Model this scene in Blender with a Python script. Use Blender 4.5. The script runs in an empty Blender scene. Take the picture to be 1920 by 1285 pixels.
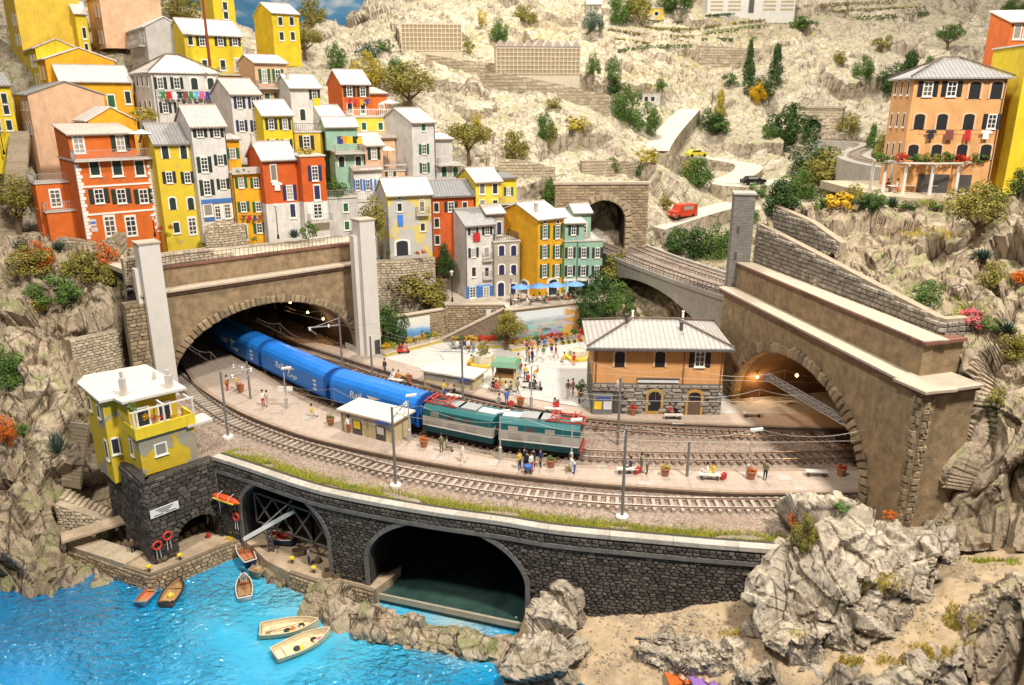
import bpy, bmesh, math, random
import numpy as np
from mathutils import Vector, Matrix, noise
from mathutils.bvhtree import BVHTree
R = math.radians
rnd = random.Random(11)
V = Vector
scene = bpy.context.scene
col = scene.collection

# ------------------------------------------------------------------ camera (model railway seen at prototype scale, metres)
FPX, TH, CAMZ = 1450.0, R(17.5), 31.0
cam_d = bpy.data.cameras.new('camera')
cam_d.sensor_width = 36.0
cam_d.lens = FPX / 1920 * 36.0
cam_d.clip_end = 2000
cam_d.clip_start = 0.5
cam_d.dof.use_dof = True
cam_d.dof.focus_distance = 78
cam_d.dof.aperture_fstop = 0.16
cam = bpy.data.objects.new('camera', cam_d)
cam.location = (0, 0, CAMZ)
cam.rotation_euler = (R(90) - TH, 0, 0)
col.objects.link(cam)
scene.camera = cam

# ------------------------------------------------------------------ light: ceiling lamps of the exhibition hall
world = bpy.data.worlds.new('World')
scene.world = world
world.use_nodes = True
world.node_tree.nodes['Background'].inputs[0].default_value = (1.0, 0.96, 0.91, 1)
world.node_tree.nodes['Background'].inputs[1].default_value = 0.16

def lamp(name, loc, target, size, power, colr):
    d = bpy.data.lights.new(name, 'AREA')
    d.shape = 'DISK'
    d.size = size
    d.energy = power
    d.color = colr
    o = bpy.data.objects.new(name, d)
    o.location = loc
    o.rotation_euler = (V(target) - V(loc)).to_track_quat('-Z', 'Y').to_euler()
    col.objects.link(o)
    return o
WARM = (1.0, 0.945, 0.86)
lamp('ceiling_lamp', (45, 5, 125), (-5, 85, 5), 14, 275000, WARM)
lamp('ceiling_lamp', (-40, 0, 130), (-10, 75, 0), 14, 130000, WARM)
lamp('ceiling_lamp', (20, 165, 150), (20, 165, 20), 20, 245000, WARM)
for i in range(9):
    lamp('ceiling_spot', (-150 + i * 30, 190 + (i % 3) * 30, 135), (-10, 60, 0), 3.2, 15000, WARM)
scene.view_settings.view_transform = 'Standard'
scene.view_settings.look = 'None'
scene.view_settings.exposure = 0.12
scene.view_settings.gamma = 1.0
try:
    scene.cycles.max_bounces = 6
    scene.cycles.use_denoising = True
except Exception:
    pass

# ------------------------------------------------------------------ picture geometry -> world geometry
CT, ST = math.cos(TH), math.sin(TH)
def ray(px, py):
    u = (px - 960) / FPX
    v = (642.5 - py) / FPX
    return V((u, CT + v * ST, -ST + v * CT))
def PY(px, py, Y):
    d = ray(px, py); t = Y / d.y
    return V((d.x * t, Y, CAMZ + d.z * t))
def PZ(px, py, z):
    d = ray(px, py); t = (z - CAMZ) / d.z
    return V((d.x * t, d.y * t, z))
CAMP = V((0, 0, CAMZ))
def scale_at(p):
    return FPX / (p.y * CT + (CAMZ - p.z) * ST)

# ------------------------------------------------------------------ mesh helpers
class MB:
    def __init__(s):
        s.v = []; s.f = []; s.m = []
    def add(s, vs, fs, mi=0):
        o = len(s.v)
        s.v += [tuple(x) for x in vs]
        for f in fs:
            s.f.append(tuple(i + o for i in f)); s.m.append(mi)
        return s
    def box(s, x0, x1, y0, y1, z0, z1, mi=0):
        return s.add([(x0,y0,z0),(x1,y0,z0),(x1,y1,z0),(x0,y1,z0),(x0,y0,z1),(x1,y0,z1),(x1,y1,z1),(x0,y1,z1)],
                     [(0,3,2,1),(4,5,6,7),(0,1,5,4),(1,2,6,5),(2,3,7,6),(3,0,4,7)], mi)
    def obox(s, c, ax, ay, az, mi=0):
        c = V(c); ax = V(ax); ay = V(ay); az = V(az)
        p = [c+i*ax+j*ay+k*az for k in (-1,1) for (i,j) in ((-1,-1),(1,-1),(1,1),(-1,1))]
        return s.add(p, [(0,3,2,1),(4,5,6,7),(0,1,5,4),(1,2,6,5),(2,3,7,6),(3,0,4,7)], mi)
    def bar(s, a, b, w, h=None, mi=0):
        a = V(a); b = V(b); d = b - a
        h = w if h is None else h
        L = d.length
        if L < 1e-6: return s
        d.normalize()
        up = V((0,0,1)) if abs(d.z) < .95 else V((0,1,0))
        x = d.cross(up).normalized(); u = x.cross(d)
        return s.obox((a+b)/2, x*w/2, d*L/2, u*h/2, mi)
    def tube(s, pts, r, n=6, mi=0, cap=True):
        pts = [V(p) for p in pts]
        rs = r if isinstance(r, (list, tuple)) else [r]*len(pts)
        o = len(s.v); prev = None
        for i, p in enumerate(pts):
            d = (pts[min(i+1, len(pts)-1)] - pts[max(i-1, 0)])
            if d.length < 1e-9: d = V((0,0,1))
            d.normalize()
            if prev is None:
                up = V((0,0,1)) if abs(d.z) < .9 else V((1,0,0))
                x = d.cross(up).normalized()
            else:
                x = (prev - d * prev.dot(d)).normalized()
            prev = x
            y = d.cross(x)
            for k in range(n):
                a = 2*math.pi*k/n
                s.v.append(tuple(p + (x*math.cos(a) + y*math.sin(a))*rs[i]))
        for i in range(len(pts)-1):
            for k in range(n):
                a = o+i*n+k; b = o+i*n+(k+1)%n
                s.f.append((a, b, b+n, a+n)); s.m.append(mi)
        if cap:
            s.f.append(tuple(o+k for k in range(n))[::-1]); s.m.append(mi)
            q = o+(len(pts)-1)*n
            s.f.append(tuple(q+k for k in range(n))); s.m.append(mi)
        return s
    def lathe(s, prof, n=10, c=(0,0,0), mi=0):
        c = V(c); o = len(s.v)
        for (r, z) in prof:
            for k in range(n):
                a = 2*math.pi*k/n
                s.v.append((c.x+r*math.cos(a), c.y+r*math.sin(a), c.z+z))
        for i in range(len(prof)-1):
            for k in range(n):
                a = o+i*n+k; b = o+i*n+(k+1)%n
                s.f.append((a, b, b+n, a+n)); s.m.append(mi)
        s.f.append(tuple(o+k for k in range(n))[::-1]); s.m.append(mi)
        q = o+(len(prof)-1)*n
        s.f.append(tuple(q+k for k in range(n))); s.m.append(mi)
        return s
    def prism(s, poly, vec, mi=0):
        n = len(poly); vec = V(vec); o = len(s.v)
        s.v += [tuple(V(p)) for p in poly] + [tuple(V(p)+vec) for p in poly]
        s.f.append(tuple(o+i for i in range(n))[::-1]); s.m.append(mi)
        s.f.append(tuple(o+n+i for i in range(n))); s.m.append(mi)
        for i in range(n):
            j = (i+1) % n
            s.f.append((o+i, o+j, o+n+j, o+n+i)); s.m.append(mi)
        return s
    def mesh(s, name, mats, origin=None, smooth=False):
        me = bpy.data.meshes.new(name)
        vs = s.v
        if origin is not None:
            vs = [(x-origin[0], y-origin[1], z-origin[2]) for (x,y,z) in vs]
        me.from_pydata(vs, [], s.f)
        if not isinstance(mats, (list, tuple)): mats = [mats]
        for m in mats: me.materials.append(m)
        if len(mats) > 1: me.polygons.foreach_set('material_index', s.m)
        if smooth: me.polygons.foreach_set('use_smooth', [True]*len(s.f))
        me.update()
        return me
    def fix(s, me):
        bm = bmesh.new(); bm.from_mesh(me); bmesh.ops.recalc_face_normals(bm, faces=bm.faces); bm.to_mesh(me); bm.free()
    def build(s, name, mats, parent=None, origin=None, smooth=False):
        me = s.mesh(name, mats, origin, smooth)
        s.fix(me)
        return put(name, me, parent)

def put(name, me, parent=None, loc=None, rot=None, sc=None):
    o = bpy.data.objects.new(name, me)
    col.objects.link(o)
    if parent is not None: o.parent = parent
    if loc is not None: o.location = loc
    if rot is not None: o.rotation_euler = rot
    if sc is not None: o.scale = sc
    return o
USED = {}
def tag(o, label=None, cat=None, group=None, kind=None):
    if label: o['label'] = label
    if cat: o['category'] = cat
    if group: o['group'] = group
    if kind: o['kind'] = kind
    return o
def thing(name, label, cat, loc=(0,0,0), rz=0, group=None):
    o = bpy.data.objects.new(name, None)
    col.objects.link(o)
    o.empty_display_size = .2
    o.location = loc; o.rotation_euler = (0,0,rz)
    return tag(o, label, cat, group)
def copy_tree(o, parent=None):
    c = o.copy(); col.objects.link(c)
    if parent is not None: c.parent = parent
    for ch in o.children: copy_tree(ch, c)
    return c

# ------------------------------------------------------------------ materials (all procedural)
MATS = {}
def nt_of(name):
    m = bpy.data.materials.new(name); m.use_nodes = True
    nt = m.node_tree
    return m, nt, nt.nodes['Principled BSDF']
def N(nt, t, **kw):
    n = nt.nodes.new(t)
    for k, v in kw.items():
        if k.startswith('i_'):
            k2 = k[2:]
            n.inputs[int(k2) if k2.isdigit() else k2].default_value = v
        else: setattr(n, k, v)
    return n
def L(nt, a, b): nt.links.new(a, b)
def c4(c): return (c[0], c[1], c[2], 1)
def mixc(nt, fac, a, b, mode='MIX'):
    n = nt.nodes.new('ShaderNodeMix'); n.data_type = 'RGBA'; n.blend_type = mode
    for sock, val in ((n.inputs[0], fac), (n.inputs[6], a), (n.inputs[7], b)):
        if isinstance(val, bpy.types.NodeSocket): nt.links.new(val, sock)
        elif isinstance(val, (int, float)): sock.default_value = val
        else: sock.default_value = c4(val)
    return n.outputs[2]
def noise_n(nt, scale, detail=4, rough=.6, coord=None, dist=0.0):
    n = N(nt, 'ShaderNodeTexNoise'); n.inputs['Scale'].default_value = scale
    n.inputs['Detail'].default_value = detail; n.inputs['Roughness'].default_value = rough
    n.inputs['Distortion'].default_value = dist
    if coord is not None: L(nt, coord, n.inputs['Vector'])
    return n.outputs[0]
def ramp(nt, fac, stops):
    n = N(nt, 'ShaderNodeValToRGB')
    e = n.color_ramp.elements
    while len(e) < len(stops): e.new(.5)
    for i, (p, c) in enumerate(stops):
        e[i].position = p
        e[i].color = c4(c) if isinstance(c, (tuple, list)) else (c, c, c, 1)
    L(nt, fac, n.inputs[0])
    return n.outputs[0]
def pos(nt, sc=None):
    g = N(nt, 'ShaderNodeNewGeometry')
    if sc is None: return g.outputs['Position']
    mp = N(nt, 'ShaderNodeMapping'); mp.inputs['Scale'].default_value = sc
    L(nt, g.outputs['Position'], mp.inputs[0])
    return mp.outputs[0]
def bumpn(nt, h, strength, dist, prev=None):
    b = N(nt, 'ShaderNodeBump'); b.inputs['Strength'].default_value = strength; b.inputs['Distance'].default_value = dist
    L(nt, h, b.inputs['Height'])
    if prev is not None: L(nt, prev, b.inputs['Normal'])
    return b.outputs[0]

def paint(name, c, rough=.75, var=.12, scale=1.3, bump=.15, bd=.03, metal=0, stain=0.0, spec=.3):
    if name in MATS: return MATS[name]
    m, nt, b = nt_of(name)
    p = pos(nt)
    n1 = noise_n(nt, scale, 5, .65, p)
    lo = tuple(x*(1-var) for x in c); hi = tuple(min(1, x*(1+var)) for x in c)
    cc = mixc(nt, ramp(nt, n1, [(.3, 0.0), (.7, 1.0)]), lo, hi)
    if stain:
        ns = noise_n(nt, 1.0, 5, .7, pos(nt, (1.6, 1.6, .35)))
        cc = mixc(nt, ramp(nt, ns, [(.52, 0.0), (.75, stain)]), cc, tuple(x*.45+.05 for x in c))
    L(nt, cc, b.inputs['Base Color'])
    b.inputs['Roughness'].default_value = rough
    b.inputs['Metallic'].default_value = metal
    b.inputs['Specular IOR Level'].default_value = spec
    if bump:
        nb = noise_n(nt, scale*9, 3, .6, p)
        L(nt, bumpn(nt, nb, bump, bd), b.inputs['Normal'])
    MATS[name] = m
    return m
def ribbed(name, c, pitch=.3, axis='X', var=.1, rough=.6):
    if name in MATS: return MATS[name]
    m, nt, b = nt_of(name)
    tc = N(nt, 'ShaderNodeTexCoord')
    w = N(nt, 'ShaderNodeTexWave'); w.bands_direction = axis
    pitch *= 1.35; w.inputs['Scale'].default_value = 2*math.pi/(20*pitch)
    L(nt, tc.outputs['Object'], w.inputs[0])
    n1 = noise_n(nt, .9, 5, .7, pos(nt))
    cc = mixc(nt, ramp(nt, n1, [(.3, 0.0), (.72, 1.0)]), tuple(x*(1-var*1.8) for x in c), tuple(min(1, x*(1+var)) for x in c))
    cc = mixc(nt, ramp(nt, w.outputs[1], [(0.0, .75), (.35, 0.0)]), cc, tuple(x*.5 for x in c))
    cc = mixc(nt, ramp(nt, noise_n(nt, 2.6, 5, .75, pos(nt)), [(.36, .5), (.52, 0.0)]), cc, (c[0]*.55, c[1]*.5, c[2]*.42))
    L(nt, cc, b.inputs['Base Color'])
    b.inputs['Roughness'].default_value = rough
    L(nt, bumpn(nt, w.outputs[1], .6, .05), b.inputs['Normal'])
    MATS[name] = m
    return m
def rockmat(name, base, light, dark, moss=None, mossamt=.0, sc=1.0, streak=(1,1,.5)):
    if name in MATS: return MATS[name]
    m, nt, b = nt_of(name)
    p = pos(nt, (sc*streak[0], sc*streak[1], sc*streak[2]))
    n1 = noise_n(nt, .28, 7, .66, p, .6)
    cc = mixc(nt, ramp(nt, n1, [(.32, 0.0), (.68, 1.0)]), base, light)
    n2 = noise_n(nt, 1.1, 8, .7, p, 1.2)
    cc = mixc(nt, ramp(nt, n2, [(.34, .85), (.52, 0.0)]), cc, dark)
    cc = mixc(nt, ramp(nt, noise_n(nt, .07, 4, .6, pos(nt)), [(.36, .55), (.55, 0.0)]), cc, tuple(x*.62 for x in base))
    vo = N(nt, 'ShaderNodeTexVoronoi'); vo.feature = 'DISTANCE_TO_EDGE'; vo.inputs['Scale'].default_value = .55
    wp = mixc(nt, .12, p, N_noisecol(nt, .8, p))
    L(nt, wp, vo.inputs['Vector'])
    crack = ramp(nt, vo.outputs['Distance'], [(0.0, .9), (.06, 0.0)])
    cm = N(nt, 'ShaderNodeMath'); cm.operation = 'MULTIPLY'
    L(nt, crack, cm.inputs[0]); L(nt, ramp(nt, noise_n(nt, .5, 3, .6, p), [(.38, 0.0), (.55, 1.0)]), cm.inputs[1])
    cc = mixc(nt, cm.outputs[0], cc, tuple(x*.45 for x in dark))
    if moss:
        g = N(nt, 'ShaderNodeNewGeometry'); sx = N(nt, 'ShaderNodeSeparateXYZ'); L(nt, g.outputs['Normal'], sx.inputs[0])
        n3 = noise_n(nt, .45, 6, .7, pos(nt))
        mm = N(nt, 'ShaderNodeMath'); mm.operation = 'MULTIPLY'
        L(nt, ramp(nt, sx.outputs[2], [(.35, 0.0), (.8, 1.0)]), mm.inputs[0]); L(nt, ramp(nt, n3, [(.46, 0.0), (.60, mossamt)]), mm.inputs[1])
        cc = mixc(nt, mm.outputs[0], cc, moss)
    L(nt, cc, b.inputs['Base Color'])
    b.inputs['Roughness'].default_value = .92
    b.inputs['Specular IOR Level'].default_value = .15
    h = noise_n(nt, 1.6, 9, .68, p, .8)
    nb = bumpn(nt, h, .9, .35)
    nb = bumpn(nt, vo.outputs['Distance'], .35, .25, nb)
    L(nt, nb, b.inputs['Normal'])
    MATS[name] = m
    return m
def N_noisecol(nt, scale, coord):
    n = N(nt, 'ShaderNodeTexNoise'); n.inputs['Scale'].default_value = scale; n.inputs['Detail'].default_value = 3
    L(nt, coord, n.inputs['Vector'])
    return n.outputs[1]
def stonemat(name, c, var=.35, rough=.9, light=None):
    """single stones: each object / each island gets its own tone"""
    if name in MATS: return MATS[name]
    m, nt, b = nt_of(name)
    oi = N(nt, 'ShaderNodeObjectInfo'); g = N(nt, 'ShaderNodeNewGeometry')
    ad = N(nt, 'ShaderNodeMath'); ad.operation = 'ADD'; L(nt, oi.outputs['Random'], ad.inputs[0]); L(nt, g.outputs['Random Per Island'], ad.inputs[1])
    fr = N(nt, 'ShaderNodeMath'); fr.operation = 'FRACT'; L(nt, ad.outputs[0], fr.inputs[0])
    hi = light or tuple(min(1, x*(1+var)) for x in c)
    cc = mixc(nt, fr.outputs[0], tuple(x*(1-var) for x in c), hi)
    n1 = noise_n(nt, 3.0, 5, .7, pos(nt))
    cc = mixc(nt, ramp(nt, n1, [(.35, .45), (.6, 0.0)]), cc, tuple(x*.45 for x in c))
    L(nt, cc, b.inputs['Base Color'])
    b.inputs['Roughness'].default_value = rough
    b.inputs['Specular IOR Level'].default_value = .2
    L(nt, bumpn(nt, noise_n(nt, 9, 4, .7, pos(nt)), .5, .05), b.inputs['Normal'])
    MATS[name] = m
    return m
def leafmat(name, c, var=.45):
    if name in MATS: return MATS[name]
    m, nt, b = nt_of(name)
    g = N(nt, 'ShaderNodeNewGeometry'); oi = N(nt, 'ShaderNodeObjectInfo')
    cc = mixc(nt, g.outputs['Random Per Island'], tuple(x*(1-var) for x in c), tuple(min(1, x*(1+var)) for x in c))
    n1 = noise_n(nt, 1.1, 3, .6, pos(nt))
    cc = mixc(nt, ramp(nt, n1, [(.35, 0.0), (.7, .6)]), cc, (c[0]*1.5+.02, c[1]*1.25, c[2]*.7))
    L(nt, cc, b.inputs['Base Color'])
    b.inputs['Roughness'].default_value = .85
    b.inputs['Specular IOR Level'].default_value = .15
    MATS[name] = m
    return m
def glow(name, c, s):
    m, nt, b = nt_of(name)
    b.inputs['Base Color'].default_value = c4(c)
    b.inputs['Emission Color'].default_value = c4(c); b.inputs['Emission Strength'].default_value = s
    MATS[name] = m
    return m
# ------------------------------------------------------------------ terrain
RK_WARM = rockmat('rock_warm', (.39,.295,.20), (.60,.49,.36), (.075,.052,.034), (.20,.23,.07), .7)
RK_PALE = rockmat('rock_pale', (.45,.37,.27), (.65,.575,.455), (.15,.105,.065), (.29,.30,.11), .5, streak=(1,1,.8))
RK_GREY = rockmat('rock_grey', (.40,.325,.245), (.62,.535,.42), (.10,.075,.052), (.24,.24,.08), .2)
SAND = paint('sand', (.44,.325,.20), .95, .28, .9, .9, .09, stain=.35)
EARTH = paint('earth', (.34,.25,.15), .95, .3, .8, .6, .08)
GRASSM = paint('grass_base', (.19,.24,.05), .95, .45, .9, .7, .12)

def cell(q, k=1.35):
    """flat tilted facet of the fractured rock at q, and how far the nearest crack is"""
    d, pts = noise.voronoi(q)
    c = pts[0]; s = V((c.x*7.3+.5, c.y*5.1+.5, c.z*6.7+.5))
    g = noise.cell_vector(s) - V((.5,.5,.5))
    return noise.cell(s)*.5 + (q-c).dot(g)*k, d[1]-d[0]
def rockd(p, amp, fx, fz, seed, tilt=.5):
    q = V(((p.x + tilt*p.z*.35)*fx + seed, p.y*fx + seed*.7, (p.z - tilt*.25*p.x)*fz))
    w = noise.noise_vector(q*1.3)*.25
    h, e = cell(q + w)
    h2, e2 = cell(V((q.x*2.3+9, q.y*2.3, q.z*2.1)) + w*1.3)
    h3, e3 = cell(V((q.x*5.3+3, q.y*5.3, q.z*4.6)) + w*2.0)
    m = .5 + .5*noise.noise(q*.7 + V((4, 9, seed)))
    sv = V((.9,.45,.22)) if tilt < .55 else V((.55,.25,.9))
    st = p.dot(sv)*.62 + 1.6*noise.noise(p*.16 + V((seed,3,1))) + .35*noise.noise(p*.7)
    f = 1.3*((st % 1.0)**1.5 - .4)*(.3+m) + noise.fractal(p*.8, .9, 2.1, 3)*.5
    return amp*(h*1.15 - .42 + min(e*5, .22) + (.22 + .36*m)*(h2 + min(e2*4, .14) - .25) + (.05+.16*m)*(h3-.2) + .10*f)

def catmull(pts, t):
    n = len(pts)
    i = min(int(t), n-2); u = t - i
    p1 = pts[i]; p2 = pts[i+1]
    p0 = pts[i-1] if i > 0 else p1*2 - p2
    p3 = pts[i+2] if i+2 < n else p2*2 - p1
    a = p1*2; b = p2 - p0; c = p0*2 - p1*5 + p2*4 - p3; d = p1*3 - p2*3 + p3 - p0
    return (a + b*u + c*u*u + d*u*u*u)*.5
def dense_line(pts, n):
    """n points along a Catmull-Rom line, evenly by length"""
    m = 12*(len(pts)-1)
    s = [catmull(pts, (len(pts)-1)*k/m) for k in range(m+1)]
    cum = [0.0]
    for k in range(m): cum.append(cum[-1] + (s[k+1]-s[k]).length)
    out = []; j = 0
    for k in range(n):
        t = cum[-1]*k/(n-1)
        while j < m-1 and cum[j+1] < t: j += 1
        u = (t-cum[j])/max(1e-9, cum[j+1]-cum[j])
        out.append(s[j].lerp(s[j+1], min(1, u)))
    return out
BVHS = []
def loft(name, rows, nu, nv, mat, amp=1.0, fx=.22, fz=.10, seed=0., smooth=False, fade=(0,0,0,0), even=True, bvh=True, tilt=.5, flip=False, disp=None):
    """surface through polylines; rows top to bottom, displaced as fractured rock"""
    if even:
        lines = [dense_line(r, nu) for r in rows]
    else:
        lines = [[catmull(r, (len(r)-1)*k/(nu-1)) for k in range(nu)] for r in rows]
    grid = []
    for k in range(nu):
        c = [ln[k] for ln in lines]
        grid.append(dense_line(c, nv))
    G = np.array([[tuple(p) for p in c] for c in grid])
    du = np.gradient(G, axis=0); dv = np.gradient(G, axis=1)
    nrm = np.cross(du, dv); nrm /= (np.linalg.norm(nrm, axis=2, keepdims=True)+1e-9)
    cen = np.array((0, 0, CAMZ)) - G
    if float((nrm*cen).sum()) < 0: nrm = -nrm
    vs = []
    for i in range(nu):
        for j in range(nv):
            p = V(G[i,j]); f = 1.0
            u = i/(nu-1); v = j/(nv-1)
            for w, q in zip(fade, (u, 1-u, v, 1-v)):
                if w and q < w: f *= q/w
            d = disp(p, u, v) if disp else rockd(p, amp, fx, fz, seed, tilt)
            vs.append(tuple(p + V(nrm[i,j])*d*f))
    fs = [(i*nv+j, (i+1)*nv+j, (i+1)*nv+j+1, i*nv+j+1) for i in range(nu-1) for j in range(nv-1)]
    me = bpy.data.meshes.new(name); me.from_pydata(vs, [], fs); me.materials.append(mat)
    if smooth: me.polygons.foreach_set('use_smooth', [True]*len(fs))
    me.update()
    o = put(name, me)
    if bvh: BVHS.append(BVHTree.FromPolygons(vs, fs))
    return o
def T(px, py, default=120):
    """the terrain point that shows at a picture point"""
    d = ray(px, py).normalized(); best = None
    for b in BVHS:
        h = b.ray_cast(CAMP, d)
        if h[0] is not None and (best is None or h[3] < best[1]): best = (h[0], h[3])
    return best[0] if best else PY(px, py, default)
def drop(x, y, z0=200):
    best = None
    for b in BVHS:
        h = b.ray_cast(V((x, y, z0)), V((0,0,-1)))
        if h[0] is not None and (best is None or h[0].z > best.z): best = h[0]
    return best

cols_ = {
 -150: [(-40,170),(40,150),(110,130),(200,118),(300,109),(400,103),(450,98)],
 250: [(-40,180),(40,152),(110,132),(200,120),(300,111),(400,104),(447,98)],
 500: [(60,200),(90,172),(140,150),(210,130),(300,116),(400,108),(452,102)],
 640: [(34,225),(80,190),(140,160),(220,138),(310,122),(400,112),(470,106)],
 690: [(-12,238),(70,190),(145,160),(225,138),(312,123),(400,112),(475,106)],
 760: [(-50,245),(60,190),(150,160),(230,140),(312,124),(400,113),(480,107)],
 900: [(-60,250),(60,195),(155,164),(232,146),(300,130),(370,120),(480,111)],
 1040: [(-60,250),(50,200),(152,164),(230,147),(300,131),(345,122),(460,119)],
 1200: [(-60,260),(70,205),(150,178),(230,160),(300,142),(350,126),(455,120)],
 1300: [(-60,265),(90,205),(160,185),(240,168),(300,155),(400,126),(450,119)],
 1420: [(-60,265),(90,210),(160,190),(240,172),(300,154),(350,138),(440,115)],
 1530: [(-60,265),(60,215),(160,187),(240,178),(300,152),(360,127),(420,112)],
 1700: [(-60,265),(40,215),(120,190),(220,166),(320,128),(380,107),(420,97)],
 1920: [(-60,262),(40,205),(120,172),(220,135),(300,113),(380,98),(420,91)],
 2200: [(-60,262),(40,200),(120,165),(220,130),(300,110),(380,95),(420,90)],
}
xs = sorted(cols_)
rows = [[PY(x, *cols_[x][k]) for x in xs] for k in range(7)]
ROADS = {'hairpin': [(1292,206),(1268,232),(1244,260),(1230,286),(1250,297),(1300,296),(1360,300),(1402,310),(1395,326),(1360,344),(1372,356),(1420,352),(1475,338)], 'lower': [(1228,428),(1275,412),(1320,398),(1375,384)]}
def hill_Y(px, py):
    def at(x):
        c = cols_[x]
        for (a, Ya), (b, Yb) in zip(c, c[1:]):
            if py <= b: return Ya+(Yb-Ya)*(py-a)/(b-a)
        return c[-1][1]
    for a, b in zip(xs, xs[1:]):
        if px <= b: return at(a)+(at(b)-at(a))*(px-a)/(b-a)
RLINES = {k: dense_line([PY(x, y, hill_Y(x, y)) for x, y in v], 60) for k, v in ROADS.items()}
RXY = np.array([(p.x, p.y, p.z) for v in RLINES.values() for p in v])
def hill_d(p, u, v):
    d_ = np.sqrt(((RXY-np.array(p))**2).sum(1)).min()
    f = min(1, max(0, (d_-3.5)/5)); f = f*f*(3-2*f)
    return rockd(p, 2.6, .075, .055, 3.0, .8)*f - 1.0*(1-f)
hill = loft('hillside', rows, 380, 170, RK_PALE, disp=hill_d, even=False)
tag(hill, 'pale plaster hillside of fissured beige rock behind the village', None, None, 'structure')

def pz(l): return [PY(*a) if a[2] > 20 else PZ(*a) for a in l]
# the cliff at the left, from the village terrace down to the sea
lc = []
for y, Ys in ((436,(97,97,97,97,95.5,93)),(480,(88,87,87,87,86.5,86)),(520,(83,82,82,83,84,84.5)),(600,(78,77,77,78,81,84)),(700,(72,71,71.5,74,77.5,83)),
              (780,(68,67.5,68,70.5,74,79)),(880,(64,63.5,64.5,66.5,69,71)),(980,(61,60,61,63.2,65.5,67)),(1080,(56.6,56,56.6,59,62,63.5)),(1170,(54.6,54,54.8,57.6,60.8,62.5))):
    lc.append([PY(x, y, Y) for x, Y in zip((-110,0,60,125,190,238), Ys)])
o = loft('cliff', lc, 140, 190, RK_WARM, 2.8, .21, .046, 11., tilt=.25, fade=(0,.16,.09,0))
tag(o, 'brown fissured rock cliff under the village terrace falling to the sea', None, None, 'structure')
# shore rock under the stairs
sh = [[PY(60,1030,62),PY(130,990,64),PY(200,985,65.5),PY(262,1000,64.5)],
      [PY(50,1080,59.5),PY(130,1060,61),PY(200,1040,62.5),PY(270,1050,62)],
      [PY(60,1120,57.8),PY(130,1100,58.6),PY(210,1095,59),PY(285,1072,60.2)],
      [PY(60,1165,57),PY(130,1150,57.2),PY(215,1140,57.6),PY(292,1105,59.5)]]
sh = [[p + (CAMP-p).normalized()*1.3 for p in r] for r in sh]
o = loft('shore_rock', sh, 60, 44, RK_WARM, 1.3, .35, .22, 5.)
tag(o, 'blocky shore rock at the foot of the stone stairs', None, None, 'structure')

# rock on the right, under and beside the hotel terrace
rc = [
 [PY(1425,384,84),PY(1520,378,84),PY(1650,378,86),PY(1800,378,86),PY(1930,372,80),PY(2120,360,76)],
 [PY(1430,394,81),PY(1540,390,80.5),PY(1650,388,80),PY(1790,388,78),PY(1920,396,70),PY(2100,400,66)],
 [PY(1450,440,79),PY(1560,450,75),PY(1660,460,71.5),PY(1790,460,68),PY(1915,470,62),PY(2090,480,59)],
 [PY(1490,498,76.5),PY(1595,518,70),PY(1690,530,65),PY(1800,540,61),PY(1910,550,57),PY(2080,560,55)],
 [PY(1545,556,71.5),PY(1630,568,65),PY(1720,580,60),PY(1815,600,57.5),PY(1910,620,53.5),PY(2070,630,51)],
 [PY(1630,606,65.5),PY(1710,622,60),PY(1780,650,56),PY(1850,680,53),PY(1920,720,50.5),PY(2060,730,48.5)],
 [PY(1760,760,55),PY(1790,775,54),PY(1820,790,52.3),PY(1860,800,50),PY(1925,810,48.5),PY(2050,820,46.5)],
 [PY(1740,880,54),PY(1765,885,52.8),PY(1800,890,50.5),PY(1850,900,48.5),PY(1925,900,47),PY(2040,910,45)],
 [PY(1715,960,53),PY(1745,965,51.6),PY(1790,970,49.8),PY(1850,970,47.8),PY(1925,965,46.3),PY(2030,970,44.5)],
 [PY(1700,1020,52),PY(1740,1030,50),PY(1790,1035,48),PY(1850,1030,46.8),PY(1925,1030,45),PY(2030,1030,43)],
]
o = loft('cliff', rc, 170, 210, RK_WARM, 2.6, .17, .036, 21., tilt=.3, fade=(.07,0,.13,0))
tag(o, 'tall beige rock cliff beside the right tunnel wall under the hotel', None, None, 'structure')

# sandy beach and path at the lower right
fr = [
 [PY(985,1085,54.5),PY(1200,1085,52.6),PY(1430,1070,51.2),PY(1600,1040,50.6),PY(1800,1015,49.8),PY(2020,1010,47)],
 [PY(985,1150,51.0),PY(1160,1150,50),PY(1400,1145,47.5),PY(1600,1120,46.2),PY(1800,1062,46),PY(2020,1040,44)],
 [PY(965,1210,48.6),PY(1130,1205,48),PY(1380,1178,46.2),PY(1610,1195,43),PY(1760,1110,43.8),PY(2020,1072,42)],
 [PY(945,1270,46.8),PY(1130,1265,46),PY(1380,1215,44.5),PY(1620,1228,41.6),PY(1770,1150,42),PY(2020,1090,40.5)],
 [PY(935,1330,45),PY(1130,1330,44),PY(1380,1290,42.6),PY(1620,1300,39.6),PY(1790,1235,40),PY(2020,1180,39)],
 [PY(930,1420,42.5),PY(1130,1420,42),PY(1380,1400,41),PY(1620,1400,38.6),PY(1800,1340,38.4),PY(2020,1300,38)],
]
def sand_d(p, u, v): return .35*noise.fractal(p*.25, .9, 2.0, 4) + .05*noise.noise(p*2.3)
o = loft('beach', fr, 110, 60, SAND, disp=sand_d, smooth=True)
tag(o, 'sandy beach and coastal footpath at the foot of the sea wall', None, None, 'structure')

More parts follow.
